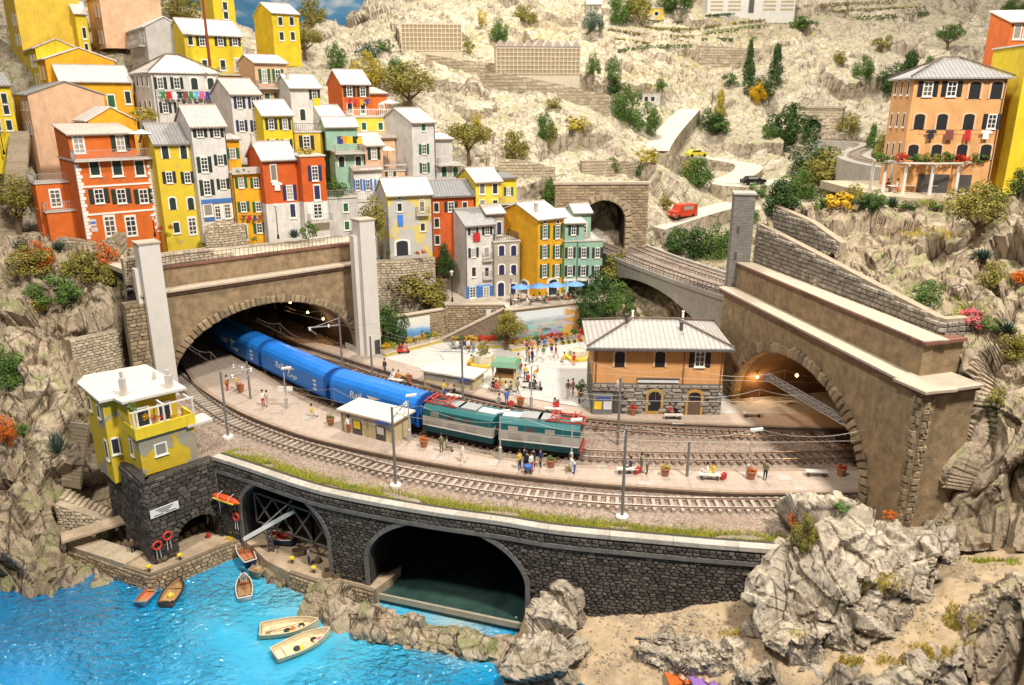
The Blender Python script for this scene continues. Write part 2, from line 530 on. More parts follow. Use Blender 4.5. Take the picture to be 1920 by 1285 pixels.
def outcrop(label, rows, nu, nv, mat, amp, fx, fz, seed, tilt=.5, name='rock_outcrop', lift=0.0):
    rr = [[p + (CAMP-p).normalized()*lift*(0 if k == 0 else 1) for p in pz(r)] for k, r in enumerate(rows)]
    if lift: rr.append([p - V((0,0,2.5)) for p in rr[-1]])
    o = loft(name, rr, nu, nv, mat, amp, fx, fz, seed, tilt=tilt)
    return tag(o, label, 'rock')
outcrop('big grey rock outcrop in the bend of the sandy path', [
 [(1425,1005,52.5),(1480,960,53),(1560,940,53.2),(1640,960,52),(1700,985,50.8),(1790,985,50.2)],
 [(1415,1030,50.2),(1475,975,50.0),(1565,950,50.2),(1640,972,49.4),(1705,990,48.8),(1790,1003,47.8)],
 [(1405,1080,48.8),(1465,1045,47.6),(1565,1030,47.0),(1650,1035,46.3),(1720,1035,46.2),(1790,1025,46.6)],
 [(1400,1120,47.8),(1465,1115,45.9),(1565,1110,44.8),(1645,1115,44.4),(1705,1105,44.6),(1775,1060,46.0)],
 [(1393,1150,47.2),(1460,1168,44.9),(1560,1192,43.5),(1625,1200,43.0),(1690,1168,43.5),(1755,1095,45.3)],
 [(1390,1165,47.0),(1460,1190,44.7),(1560,1225,43.2),(1630,1230,42.7),(1700,1195,43.3),(1760,1120,45.1)]], 140, 100, RK_GREY, 1.9, .19, .13, 33., .9, lift=2.0)
outcrop('pointed rock ridge between the cave mouth and the beach', [
 [(1040,1056,54.0),(1052,1050,54.2),(1065,1052,54.0),(1082,1062,53.6)],
 [(1015,1095,52.0),(1045,1090,51.2),(1070,1092,51.2),(1105,1110,52.0)],
 [(1000,1130,51.2),(1035,1135,49.6),(1075,1140,49.4),(1112,1150,50.6)],
 [(980,1165,50.4),(1020,1180,48.0),(1065,1190,47.6),(1105,1195,48.8)],
 [(925,1230,48.0),(990,1225,46.2),(1060,1232,45.8),(1110,1240,47.0)],
 [(905,1290,46.6),(985,1280,44.6),(1065,1285,44.2),(1120,1300,45.4)],
 [(900,1380,44.0),(985,1380,42.6),(1065,1380,42.4),(1130,1380,43.4)]], 70, 120, RK_GREY, 1.3, .30, .22, 41., 1.0)
outcrop('low layered rock shelf above the sunbathers', [
 [(1225,1160,48.4),(1290,1165,47.8),(1370,1185,46.6),(1460,1210,45.2),(1530,1235,44.0)],
 [(1200,1175,47.4),(1290,1180,46.4),(1370,1205,45.2),(1450,1232,44.0),(1520,1262,42.8)],
 [(1185,1192,46.8),(1280,1215,45.4),(1360,1240,44.2),(1440,1270,43.0),(1510,1310,41.8)],
 [(1190,1215,46.4),(1280,1250,45.0),(1360,1275,43.8),(1430,1310,42.6),(1500,1350,41.4)]], 90, 44, RK_GREY, 1.0, .28, .36, 52., 1.0, lift=.9)
outcrop('grey rocks along the lower edge of the footpath', [
 [(1380,1235,44.6),(1470,1235,43.2),(1560,1248,41.8),(1650,1252,41.0),(1740,1225,40.8),(1790,1180,41.4)],
 [(1370,1262,43.6),(1470,1262,42.2),(1560,1270,40.9),(1650,1275,40.0),(1740,1250,39.9),(1800,1205,40.4)],
 [(1365,1300,42.8),(1470,1305,41.4),(1560,1310,40.2),(1650,1315,39.3),(1740,1300,39.2),(1810,1250,39.6)],
 [(1365,1370,42.0),(1470,1370,40.6),(1560,1370,39.6),(1650,1370,38.6),(1740,1370,38.4),(1820,1330,38.6)]], 100, 50, RK_GREY, 1.2, .30, .22, 63., .6, lift=1.3)
outcrop('dark split rock pillars with grass tufts by the footpath', [
 [(1780,1160,43.2),(1800,1090,43.8),(1835,1062,44.0),(1880,1055,43.4),(1930,1050,42.6),(2010,1050,41.8)],
 [(1768,1190,42.0),(1795,1125,42.0),(1835,1090,42.0),(1880,1080,41.2),(1930,1075,40.4),(2010,1080,39.6)],
 [(1765,1235,41.2),(1800,1190,40.8),(1840,1170,40.6),(1885,1165,39.8),(1935,1165,39.0),(2010,1170,38.2)],
 [(1770,1310,40.4),(1805,1270,39.8),(1845,1260,39.6),(1890,1255,38.8),(1940,1255,38.0),(2010,1260,37.2)],
 [(1770,1380,40),(1805,1380,39.2),(1845,1380,39),(1890,1380,38.2),(1940,1380,37.4),(2010,1380,36.6)]], 90, 80, RK_WARM, 1.6, .34, .07, 71., .3, lift=1.0)
outcrop('rounded rock with mooring post between the two quays', [
 [(585,1092,57.0),(612,1084,57.2),(640,1088,57.0),(665,1098,56.4)],
 [(570,1115,55.6),(605,1100,55.2),(640,1105,55.0),(672,1125,54.8)],
 [(560,1140,54.6),(605,1135,53.6),(645,1142,53.4),(680,1160,53.6)],
 [(555,1165,54.0),(605,1175,52.6),(650,1182,52.4),(690,1185,52.8)],
 [(560,1200,53.4),(605,1215,51.8),(655,1220,51.6),(695,1215,52.2)]], 50, 50, RK_WARM, .8, .42, .26, 81., .8, lift=1.5)
outcrop('rough ledge of stones under the cave mouth sill', [
 [(660,1128,53.6),(740,1144,53.0),(830,1164,52.2),(910,1184,51.4),(975,1194,50.6)],
 [(655,1142,52.9),(740,1158,52.1),(830,1176,51.3),(905,1196,50.5),(965,1206,49.9)],
 [(655,1165,52.4),(740,1178,51.4),(830,1192,50.6),(900,1210,49.8),(950,1222,49.4)],
 [(655,1190,51.8),(740,1205,50.8),(830,1220,49.8),(895,1235,49.2),(940,1250,48.8)]], 90, 40, RK_WARM, .7, .4, .34, 91., .6, lift=1.25)
outcrop('small crag beside the slipway steps', [
 [(500,1035,60.8),(520,1024,61.0),(548,1020,61.0),(575,1040,60.4)],
 [(495,1060,59.4),(520,1052,59.2),(550,1056,59.0),(585,1065,59.0)],
 [(495,1085,58.6),(522,1085,58.0),(555,1088,57.8),(590,1098,58.0)],
 [(498,1110,58.0),(525,1112,57.4),(556,1115,57.2),(590,1125,57.4)]], 36, 36, RK_WARM, .7, .55, .3, 95., .6)

low = [
 [PY(680,470,108),PY(800,474,108),PY(900,478,112.5),PY(1040,455,120),PY(1200,448,121),PY(1300,445,120),PY(1440,432,116)],
 [PY(680,500,104.5),PY(800,520,105.5),PY(870,548,110),PY(1040,552,111),PY(1200,545,106),PY(1300,545,101),PY(1440,545,95)],
 [PY(680,600,101.5),PY(800,592,102.5),PY(870,582,103.5),PY(1040,580,102.6),PY(1200,590,101),PY(1300,600,97),PY(1440,605,93)],
 [PY(680,642,99.4),PY(800,638,100.4),PY(870,634,101.2),PY(1040,632,101.4),PY(1200,640,99),PY(1300,652,96),PY(1440,672,90)]]
o = loft('hillside', low, 130, 50, RK_WARM, 1.2, .2, .12, 7., even=False)
tag(o, 'brown earth slope behind the town square and under the railway bridge', None, None, 'structure')
# ------------------------------------------------------------------ walls as vertical surfaces over a ground line
class VWall:
    def __init__(s, pts):
        s.p = [V((a[0], a[1], 0)) for a in pts]
        s.c = [0.0]
        for a, b in zip(s.p, s.p[1:]): s.c.append(s.c[-1] + (b-a).length)
        s.len = s.c[-1]
    def seg(s, t):
        i = 0
        while i < len(s.p)-2 and s.c[i+1] < t: i += 1
        return i
    def tan(s, t):
        e = .6
        return (s.xy(t+e) - s.xy(t-e)).normalized()
    def xy(s, t):
        i = s.seg(t); a, b = s.p[i], s.p[i+1]
        return a + (b-a)*((t-s.c[i])/(s.c[i+1]-s.c[i]))
    def nrm(s, t):
        d = s.tan(t); return V((d.y, -d.x, 0))
    def P(s, t, z, off=0.0):
        q = s.xy(t) + s.nrm(t)*off
        return V((q.x, q.y, z))
    def hit(s, px, py):
        d = ray(px, py); best = None
        for i in range(len(s.p)-1):
            a, b = s.p[i], s.p[i+1]; e = b-a
            det = d.x*(-e.y) + e.x*d.y
            if abs(det) < 1e-9: continue
            t = (a.x*(-e.y) + e.x*a.y)/det
            u = (d.x*a.y - d.y*a.x)/det
            lo = -5 if i == 0 else -.001
            hi = 5 if i == len(s.p)-2 else 1.001
            if t > 0 and lo <= u <= hi:
                return s.c[i] + u*(s.c[i+1]-s.c[i]), CAMZ + d.z*t
        return None
class Arch:
    def __init__(s, l, r, spring, crown, power=.5):
        s.l, s.r, s.s, s.k, s.pw = l, r, spring, crown, power
        s.c = (l+r)/2; s.a = (r-l)/2
    def z(s, t):
        q = 1-((t-s.c)/s.a)**2
        return s.s + (s.k-s.s)*max(0, q)**s.pw if q > 0 else s.s
    def curve(s, n=40):
        out = [(s.l, s.s)]
        for k in range(1, n):
            t = s.c - s.a*math.cos(math.pi*k/n); out.append((t, s.z(t)))
        return out + [(s.r, s.s)]
    def inside(s, t, z, m=0.0): return s.l-m < t < s.r+m and z < s.z(max(s.l, min(s.r, t)))+m
def wall_mesh(W, s0, s1, zb, zt, th, arches=(), step=.5, mb=None, off=0.0):
    """a thick wall along W from zb to zt with arched openings; off = how far its face stands out"""
    mb = mb or MB()
    ts = set([s0, s1])
    k = int((s1-s0)/step)
    for i in range(1, k): ts.add(s0+(s1-s0)*i/k)
    for a in arches:
        ts = set(t for t in ts if not (a.l <= t <= a.r))
        for t, _ in a.curve(30): ts.add(round(t, 5))
    ts = sorted(ts)
    for a_, b_ in zip(ts, ts[1:]):
        m = (a_+b_)/2
        la = lb = zb
        ar = None
        for a in arches:
            if a.l < m < a.r: la = a.z(a_); lb = a.z(b_); ar = a
        f = [W.P(a_, la, off), W.P(b_, lb, off), W.P(b_, zt, off), W.P(a_, zt, off)]
        bk = [W.P(a_, la, off-th), W.P(b_, lb, off-th), W.P(b_, zt, off-th), W.P(a_, zt, off-th)]
        mb.add(f+bk, [(0,1,2,3),(7,6,5,4),(3,2,6,7),(4,5,1,0)])
    for a in arches:
        for t in (a.l, a.r):
            mb.add([W.P(t, zb, off), W.P(t, a.s, off), W.P(t, a.s, off-th), W.P(t, zb, off-th)], [(0,1,2,3)])
    for t in (s0, s1):
        mb.add([W.P(t, zb, off), W.P(t, zt, off), W.P(t, zt, off-th), W.P(t, zb, off-th)], [(0,1,2,3)])
    return mb
def stone_unit(seed, inset=.14):
    r = random.Random(seed); j = lambda a: (r.random()-.5)*a
    v = []
    for y, k in ((.3, .5), (-.55, .5), (-1.0, .5-inset)):
        for sx, sz in ((-1,-1),(1,-1),(1,1),(-1,1)):
            v.append((sx*k + j(.10), y + (j(.35) if y < 0 else 0), sz*k + j(.12)))
    f = [(0,1,5,4),(1,2,6,5),(2,3,7,6),(3,0,4,7),(4,5,9,8),(5,6,10,9),(6,7,11,10),(7,4,8,11),(8,9,10,11)]
    return v, f
UNITS = [stone_unit(i) for i in range(8)]
UM = {}
def unit_mesh(i, mat):
    k = (i, mat.name)
    if k not in UM:
        me = bpy.data.meshes.new('stone'); me.from_pydata(UNITS[i][0], [], UNITS[i][1]); me.materials.append(mat); me.update(); UM[k] = me
    return UM[k]
def place_stones(items, mat, parent, origin, nobj=300, name='stone', rest='stone_courses', pinv=None):
    """items: (centre, tangent, normal, up, w, d, h); the largest in view as objects, the rest joined"""
    items = sorted(items, key=lambda it: (it[0]-CAMP).length/max(.05, math.sqrt(it[4]*it[6])))
    mb = MB(); origin = V(origin)
    for k, (c, t, n, up, w, d, h) in enumerate(items):
        i = rnd.randrange(8)
        M = Matrix((( t.x*w, -n.x*d, up.x*h, c.x-origin.x), (t.y*w, -n.y*d, up.y*h, c.y-origin.y), (t.z*w, -n.z*d, up.z*h, c.z-origin.z), (0,0,0,1)))
        if k < nobj:
            o = bpy.data.objects.new(name, unit_mesh(i, mat)); col.objects.link(o); o.parent = parent; o.matrix_local = (pinv @ M) if pinv else M
        else:
            mb.add([tuple((pinv @ M if pinv else M) @ V(v)) for v in UNITS[i][0]], UNITS[i][1])
    if mb.v:
        o = mb.build(rest, mat, parent); o['kind'] = 'stuff'
def stone_items(W, s0, s1, z0, z1, sw, sh, arches=(), d=.12, off=0.0, gap=.06, keep=None, jit=.35):
    out = []; z = z0; UPV = V((0,0,1))
    while z < z1 - sh*.4:
        h = sh*(1+(rnd.random()-.5)*.25)
        t = s0 - rnd.random()*sw
        while t < s1:
            w = sw*(1+(rnd.random()-.5)*2*jit)
            a, b = max(t, s0), min(t+w, s1)
            c = (a+b)/2; zc = z+h/2
            ok = b-a > sw*.3 and z+h <= z1+sh*.3
            for ar in arches:
                if ar.inside(a+.1, z+.05, .18) or ar.inside(b-.1, z+.05, .18) or ar.inside(c, z+.05, .18): ok = False
            if ok and keep and not keep(c, zc): ok = False
            if ok:
                out.append((W.P(c, zc, off), W.tan(c), W.nrm(c), UPV, b-a-gap, d*(1+rnd.random()*.6), h-gap))
            t += w
        z += h
    return out
def voussoirs(W, ar, size, depth, off=0.0, h=None, zfoot=None, jambs=True):
    """stones round an arch, one item each"""
    cv = []
    if jambs and zfoot is not None:
        z = zfoot
        while z < ar.s: cv.append((ar.l, z)); z += .25
    cv += ar.curve(160)
    if jambs and zfoot is not None:
        z = ar.s
        while z > zfoot: cv.append((ar.r, z)); z -= .25
    h = h or size*1.4
    out = []; acc = 0; last = cv[0]; tgt = size*.5
    for (a, b) in zip(cv, cv[1:]):
        dl = math.hypot(b[0]-a[0], b[1]-a[1])
        if dl == 0: continue
        while acc + dl >= tgt:
            u = (tgt-acc)/dl
            t = a[0]+(b[0]-a[0])*u; z = a[1]+(b[1]-a[1])*u
            ds, dz = (b[0]-a[0])/dl, (b[1]-a[1])/dl
            T3 = W.tan(t)*ds + V((0,0,1))*dz
            U3 = V((0,0,1))*ds - W.tan(t)*dz
            hh = h*(.8+rnd.random()*.4)
            out.append((W.P(t, z, off) + U3*(hh*.5-.02), T3, W.nrm(t), U3, size*(.82+rnd.random()*.14), depth*(.8+rnd.random()*.5), hh))
            tgt += size*(.9+rnd.random()*.2)
        acc += dl
    return out
DARKST = stonemat('dark_ashlar', (.088,.074,.061), .5)
DARKJ = paint('dark_mortar', (.05,.043,.037), .95, .3, 2, .4)
DARKCAP = paint('dark_coping', (.15,.135,.12), .85, .3, 1.2, .4)
PALECAP = stonemat('pale_coping', (.42,.38,.32), .15)
TANST = stonemat('tan_stone', (.36,.27,.17), .3)
TANJ = paint('tan_mortar', (.20,.15,.10), .95, .3, 2, .4)
GREYST = stonemat('grey_stone', (.30,.26,.21), .3)
PALEST = stonemat('pale_stone', (.52,.43,.31), .22)
PALEJ = paint('pale_mortar', (.34,.27,.19), .95, .2, 2, .4)
RENDER_T = paint('tunnel_render', (.29,.205,.115), .9, .38, 1.1, .9, .06, stain=.9)
CORNICE = paint('cornice_stone', (.43,.35,.265), .85, .12, 1.5, .3)
REDBRICK = stonemat('red_brick', (.20,.095,.065), .3)
VOUS = stonemat('arch_stone', (.30,.225,.14), .35)
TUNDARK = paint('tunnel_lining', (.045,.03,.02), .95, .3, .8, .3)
WHITEP = paint('tower_white', (.60,.565,.51), .6, .05, .6, .1, .02, stain=.2)

# ---------------- sea
def make_sea():
    m, nt, b = nt_of('sea_water')
    p = pos(nt)
    sx = N(nt, 'ShaderNodeSeparateXYZ'); L(nt, p, sx.inputs[0])
    # resin colour: paler where the painted bed is near the quay, deeper to the open side
    dm = N(nt, 'ShaderNodeVectorMath'); dm.operation = 'DISTANCE'
    L(nt, p, dm.inputs[0]); dm.inputs[1].default_value = (-14, 58, -10.5)
    d2 = N(nt, 'ShaderNodeVectorMath'); d2.operation = 'DISTANCE'
    L(nt, p, d2.inputs[0]); d2.inputs[1].default_value = (-4.5, 52, -10.5)
    nz = noise_n(nt, .16, 4, .6, p)
    ad = N(nt, 'ShaderNodeMath'); ad.operation = 'MULTIPLY_ADD'; L(nt, nz, ad.inputs[0]); ad.inputs[1].default_value = 9.0; L(nt, dm.outputs['Value'], ad.inputs[2])
    deep = ramp(nt, scaled(nt, ad.outputs[0], 1/45), [(.08, (.29,.56,.61)), (.28, (.055,.385,.58)), (.46, (.009,.245,.485)), (.78, (.003,.15,.37))])
    ad2 = N(nt, 'ShaderNodeMath'); ad2.operation = 'MULTIPLY_ADD'; L(nt, nz, ad2.inputs[0]); ad2.inputs[1].default_value = 3.0; L(nt, d2.outputs['Value'], ad2.inputs[2])
    sandy = ramp(nt, scaled(nt, ad2.outputs[0], 1/10), [(.2, .85), (.62, 0.0)])
    cc = mixc(nt, sandy, deep, (.42,.47,.40))
    L(nt, cc, b.inputs['Base Color'])
    b.inputs['Roughness'].default_value = .025
    b.inputs['Specular IOR Level'].default_value = .5
    b.inputs['Coat Weight'].default_value = .4
    w1 = noise_n(nt, 1.45, 2, .45, pos(nt, (1, 1.6, 1)), .4)
    w2 = noise_n(nt, .22, 2, .5, p)
    calm = ramp(nt, noise_n(nt, .085, 2, .5, p), [(.40, .12), (.54, 1.0)])
    mm = N(nt, 'ShaderNodeMath'); mm.operation = 'MULTIPLY'; L(nt, w1, mm.inputs[0]); L(nt, calm, mm.inputs[1])
    nb = bumpn(nt, mm.outputs[0], 1.0, 1.3)
    nb = bumpn(nt, w2, .1, .3, nb)
    L(nt, nb, b.inputs['Normal'])
    L(nt, nb, b.inputs['Coat Normal'])
    return m
def scaled(nt, s, k):
    n = N(nt, 'ShaderNodeMath'); n.operation = 'MULTIPLY'; L(nt, s, n.inputs[0]); n.inputs[1].default_value = k
    return n.outputs[0]
SEAZ, QZ, CAVEZ = -9.3, -7.7, -8.5
mb = MB(); mb.add([(-160,15,SEAZ),(15,15,SEAZ),(15,64,SEAZ),(-160,64,SEAZ)], [(0,1,2,3)])
tag(mb.build('sea', make_sea()), 'bright blue rippled sea in the small harbour', None, None, 'structure')

# ---------------- dark sea wall
wp = [PZ(*a, .85) for a in ((400,845),(461,864),(530,887),(600,908),(694,927),(819,948),(944,965),(1037,980),(1194,995),(1330,1007),(1450,1016),(1490,1019))]
SW = VWall([(p.x, p.y) for p in dense_line(wp, 40)])
def hs(W, px, py): return W.hit(px, py)
a1l = hs(SW,453,950); a1r = hs(SW,613,985); a1c = hs(SW,525,905)
boatA = Arch(a1l[0], a1r[0], (a1l[1]+a1r[1])/2-.9, a1c[1]-.35, .55)
a2l = hs(SW,690,1020); a2r = hs(SW,986,1085); a2c = hs(SW,815,980)
caveA = Arch(a2l[0], a2r[0], (a2l[1]+a2r[1])/2-1.0, a2c[1]-.1, .55)
sea_wall = thing('sea_wall', 'long curved dark stone sea wall with two arches below the railway', 'wall', SW.P(0, -11))
og = sea_wall.location.copy()
wall_mesh(SW, 0, SW.len, -12, .30, .9, (boatA, caveA), .4).build('wall_core', DARKJ, sea_wall, og)
its = stone_items(SW, 0, SW.len, -10.2, -1.25, .54, .28, (boatA, caveA), .09)
its += stone_items(SW, 0, SW.len, -.78, -.10, .5, .30, (), .08, off=.10)
place_stones(its, DARKST, sea_wall, og, 300)
mb = wall_mesh(SW, 0, SW.len, -1.2, -.85, .3, (), .4, off=.22); mb.build('string_course', DARKCAP, sea_wall, og)
wall_mesh(SW, 0, SW.len, -.85, 0.0, .3, (), .4, off=.08).build('parapet', DARKJ, sea_wall, og)
t = 0.0
while t < SW.len-.5:
    e = min(t+4.6, SW.len)
    wall_mesh(SW, t, e-.03, 0.0, .34, .75, (), .8, off=.20).build('coping_stone', PALECAP, sea_wall, og)
    t = e
for ar in (boatA, caveA):
    mb = MB()
    cv = [(ar.l, -10.5)] + ar.curve(36) + [(ar.r, -10.5)]
    for (a, b) in zip(cv, cv[1:]):
        ds, dz = b[0]-a[0], b[1]-a[1]; l = math.hypot(ds, dz)
        if l < 1e-6: continue
        ox, oz = -dz/l*.38, ds/l*.38
        q = [SW.P(a[0], a[1], .16), SW.P(b[0], b[1], .16), SW.P(b[0]+ox, b[1]+oz, .16), SW.P(a[0]+ox, a[1]+oz, .16)]
        q2 = [SW.P(a[0], a[1], -.4), SW.P(b[0], b[1], -.4), SW.P(b[0]+ox, b[1]+oz, -.4), SW.P(a[0]+ox, a[1]+oz, -.4)]
        mb.add(q+q2, [(0,1,2,3),(0,4,5,1),(3,2,6,7),(4,7,6,5)])
    mb.build('arch_rib', DARKCAP, sea_wall, og)
def vault(W, ar, depth, zb, mat, parent, og, name='vault', n=30):
    mb = MB()
    cv = [(ar.l, zb)] + ar.curve(n) + [(ar.r, zb)]
    f = [W.P(t, z, -.85) for t, z in cv]
    nn = W.nrm(ar.c)
    bk = [p - nn*depth for p in f]
    k = len(f)
    mb.add(f+bk, [(i, i+1, k+i+1, k+i) for i in range(k-1)] + [tuple(k+i for i in range(k))])
    return mb.build(name, mat, parent, og)
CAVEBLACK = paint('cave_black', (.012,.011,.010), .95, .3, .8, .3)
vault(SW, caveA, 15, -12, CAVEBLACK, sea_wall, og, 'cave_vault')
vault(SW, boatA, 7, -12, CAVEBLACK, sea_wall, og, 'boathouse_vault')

# return wall under the signal house
rp = [PZ(190,826,.85), PZ(264,893,.85), PZ(398,846,.85)]
RW = VWall([(p.x, p.y) for p in rp])
ret = thing('quay_wall', 'dark stone wall with small arch under the yellow signal house', 'wall', RW.P(RW.c[1], -11))
og = ret.location.copy()
h1 = hs(RW,318,985); h2 = hs(RW,412,985); h3 = hs(RW,372,945)
doorA = Arch(RW.c[1]+(RW.c[2]-RW.c[1])*.34, RW.c[2]-.25, -6.4, -4.7, .5)
wall_mesh(RW, 0, RW.len, -12, .2, .8, (doorA,), .4).build('wall_core', DARKJ, ret, og)
place_stones(stone_items(RW, 0, RW.c[1], -10.5, .15, .7, .42, (), .12) + stone_items(RW, RW.c[1], RW.len, -10.5, .15, .72, .42, (doorA,), .12), DARKST, ret, og, 300)
place_stones(voussoirs(RW, doorA, .4, .16, .06, .5, -8), DARKST, ret, og, 300, 'arch_stone')
vault(RW, doorA, 3.5, -12, TUNDARK, ret, og, 'arch_recess')

# ---------------- ground behind the wall
BALL = None
def ballast_mat():
    m, nt, b = nt_of('ballast')
    p = pos(nt)
    vo = N(nt, 'ShaderNodeTexVoronoi'); vo.inputs['Scale'].default_value = 5.5; L(nt, p, vo.inputs['Vector'])
    cc = mixc(nt, vo.outputs['Color'], (.15,.105,.08), (.43,.335,.27))
    cc = mixc(nt, ramp(nt, noise_n(nt, .35, 4, .6, p), [(.35, 0.0), (.7, .5)]), cc, (.24,.16,.10))
    L(nt, cc, b.inputs['Base Color']); b.inputs['Roughness'].default_value = .95
    L(nt, bumpn(nt, vo.outputs['Distance'], 1.0, .14), b.inputs['Normal'])
    return m
BALL = ballast_mat()
def sheet(name, pts, z, mat, th=0.0, label=None, kind='structure', cat=None):
    bm = bmesh.new()
    vs = [bm.verts.new((p[0], p[1], z)) for p in pts]
    f = bm.faces.new(vs)
    bmesh.ops.triangulate(bm, faces=[f])
    if th:
        g = bmesh.ops.extrude_face_region(bm, geom=list(bm.faces))
        bmesh.ops.translate(bm, vec=(0,0,-th), verts=[e for e in g['geom'] if isinstance(e, bmesh.types.BMVert)])
    bmesh.ops.recalc_face_normals(bm, faces=bm.faces)
    me = bpy.data.meshes.new(name); bm.to_mesh(me); bm.free(); me.materials.append(mat)
    return tag(put(name, me), label, cat, None, kind)
edge = [SW.P(SW.len*k/40, 0, -.2) for k in range(41)]
sheet('track_bed', [(-33.5,64)] + [(p.x, p.y) for p in edge] + [(26,50.5),(40,52),(70,52),(70,78),(30,84),(10,82),(-12,94),(-24,112),(-50,128),(-75,128),(-75,100),(-52,84),(-37,76)], .0, BALL, 0, 'brown ballast track bed of the station')

# ---------------- left tunnel wall
PL = V((-38.6, 79.0, 0)); PRr = V((-19.2, 95.4, 0))
LW = VWall([(PL.x, PL.y), (PRr.x, PRr.y)])
lp = thing('tunnel_portal', 'broad brown tunnel front with stone arch between the two white towers', 'tunnel', LW.P(LW.len/2, 0))
og = lp.location.copy()
al = hs(LW,322,690); ar_ = hs(LW,668,640); ac = hs(LW,520,566)
leftA = Arch(al[0], ar_[0], .8, ac[1], .52)
CZ = 11.0
wall_mesh(LW, 0, LW.len, -.5, CZ, 1.0, (leftA,), 1.0).build('front_wall', RENDER_T, lp, og)
place_stones(voussoirs(LW, leftA, .62, .22, .05, .95, .2), VOUS, lp, og, 300, 'arch_stone')
wall_mesh(LW, -.3, LW.len+.3, CZ, CZ+.28, 1.6, (), 3, off=.35).build('cornice', REDBRICK, lp, og)
wall_mesh(LW, -.5, LW.len+.5, CZ+.28, CZ+.48, 2.0, (), 3, off=.55).build('coping', CORNICE, lp, og)
wall_mesh(LW, -.5, LW.len+.5, CZ+.40, CZ+2.5, .8, (), 3, off=-1.6).build('parapet', RENDER_T, lp, og)
wall_mesh(LW, -.5, LW.len+.5, CZ+2.5, CZ+2.7, 1.1, (), 3, off=-1.4).build('parapet_coping', REDBRICK, lp, og)
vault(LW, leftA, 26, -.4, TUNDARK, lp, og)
mb = MB()
n_ = LW.nrm(1)
mb.add([LW.P(-1.2,-1,-.2), LW.P(.3,-1,-.2), LW.P(.3,CZ+.45,-.2), LW.P(-1.2,CZ+.45,-.2)], [(0,1,2,3)])
W2 = VWall([tuple((LW.P(-2.2, 0, 0))[:2]), tuple((LW.P(.35, 0, 0))[:2])])
wall_mesh(W2, 0, 2.4, -1, CZ-.3, 1.2, (), 2, off=.25).build('corner_pier', TANJ, lp, og)
place_stones(stone_items(W2, 0, 2.4, 0, CZ-.35, .8, .42, (), .12, off=.27), VOUS, lp, og, 200)
GR = paint('metal_dark', (.10,.09,.085), .5, .1, 3, 0, metal=.4)
def railing(pts, h, parent, og, mat, name='railing', step=.55, r=.025, low=True):
    mb = MB()
    for a, b in zip(pts, pts[1:]):
        a = V(a); b = V(b); l = (b-a).length; n = max(1, int(l/step))
        mb.bar(a+V((0,0,h)), b+V((0,0,h)), r*2.2)
        if low: mb.bar(a+V((0,0,.12)), b+V((0,0,.12)), r*1.6)
        for k in range(n+1):
            q = a.lerp(b, k/n); mb.bar(q, q+V((0,0,h)), r*1.6)
    return mb.build(name, mat, parent, og)
railing([LW.P(t, CZ+2.7, -1.7) for t in (1.5, LW.len*.5, LW.len-1.2)], 1.0, lp, og, GR, 'railing', .5)

def lift_tower(label, px, ytop, Y, w, d, phi, zb=-.5, mat=WHITEP, capmat=CORNICE, lip=None, name='lift_tower'):
    c = PY(px, ytop, Y)
    o = thing(name, label, 'tower', (c.x, c.y, zb), phi)
    h = c.z - zb
    mb = MB(); mb.box(-w/2, w/2, 0, d, 0, h); mb.build('shaft', mat, o)
    mb = MB(); mb.box(-w/2-.12, w/2+.12, -.12, d+.12, h, h+.18); mb.build('cap', capmat, o)
    return o, h
TW, TWh = lift_tower('tall white lift tower at the left end of the tunnel front', 279, 458, 78.6, 2.05, 2.0, R(40))
mb = MB(); mb.box(-1.5,-1.03,.9,1.9,0,TWh-2.6); mb.build('side_shaft', WHITEP, TW)
TW2, TW2h = lift_tower('white lift tower beside the square at the right end of the tunnel front', 688, 414, 91.5, 2.0, 1.9, R(40))
mb = MB(); mb.box(-1.5,-1.01,.8,1.8,0,TW2h-1.8); mb.build('side_shaft', WHITEP, TW2)
mb = MB(); mb.box(.1,.85,-.05,.1,.9,2.9); mb.build('door', GR, TW2)

# ---------------- right tunnel wall (faces the station)
QL = V((22.6, 80.5, 0)); QR = V((28.7, 50.2, 0))
TWL = VWall([(QL.x, QL.y), (QR.x, QR.y)])
rp_ = thing('tunnel_portal', 'brown tunnel front with large stone arch beside the station building', 'tunnel', TWL.P(TWL.len/2, 0))
og = rp_.location.copy()
bl = hs(TWL,1368,760); br = hs(TWL,1612,935); bc = hs(TWL,1440,668)
rightA = Arch(hs(TWL,1376,740)[0]-.3, br[0], 1.0, 8.6, .52)
CZ2 = 11.3
wall_mesh(TWL, 0, TWL.len, -1, CZ2, 1.0, (rightA,), 1.0).build('front_wall', RENDER_T, rp_, og)
place_stones(voussoirs(TWL, rightA, .62, .25, .05, .95, .2), VOUS, rp_, og, 300, 'arch_stone')
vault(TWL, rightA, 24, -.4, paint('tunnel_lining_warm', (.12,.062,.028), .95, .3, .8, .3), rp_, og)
wall_mesh(TWL, -.3, TWL.len+.3, CZ2, CZ2+.3, 1.6, (), 3, off=.35).build('cornice', REDBRICK, rp_, og)
wall_mesh(TWL, -.4, TWL.len+.5, CZ2+.3, CZ2+.5, 2.6, (), 3, off=.45).build('coping', CORNICE, rp_, og)
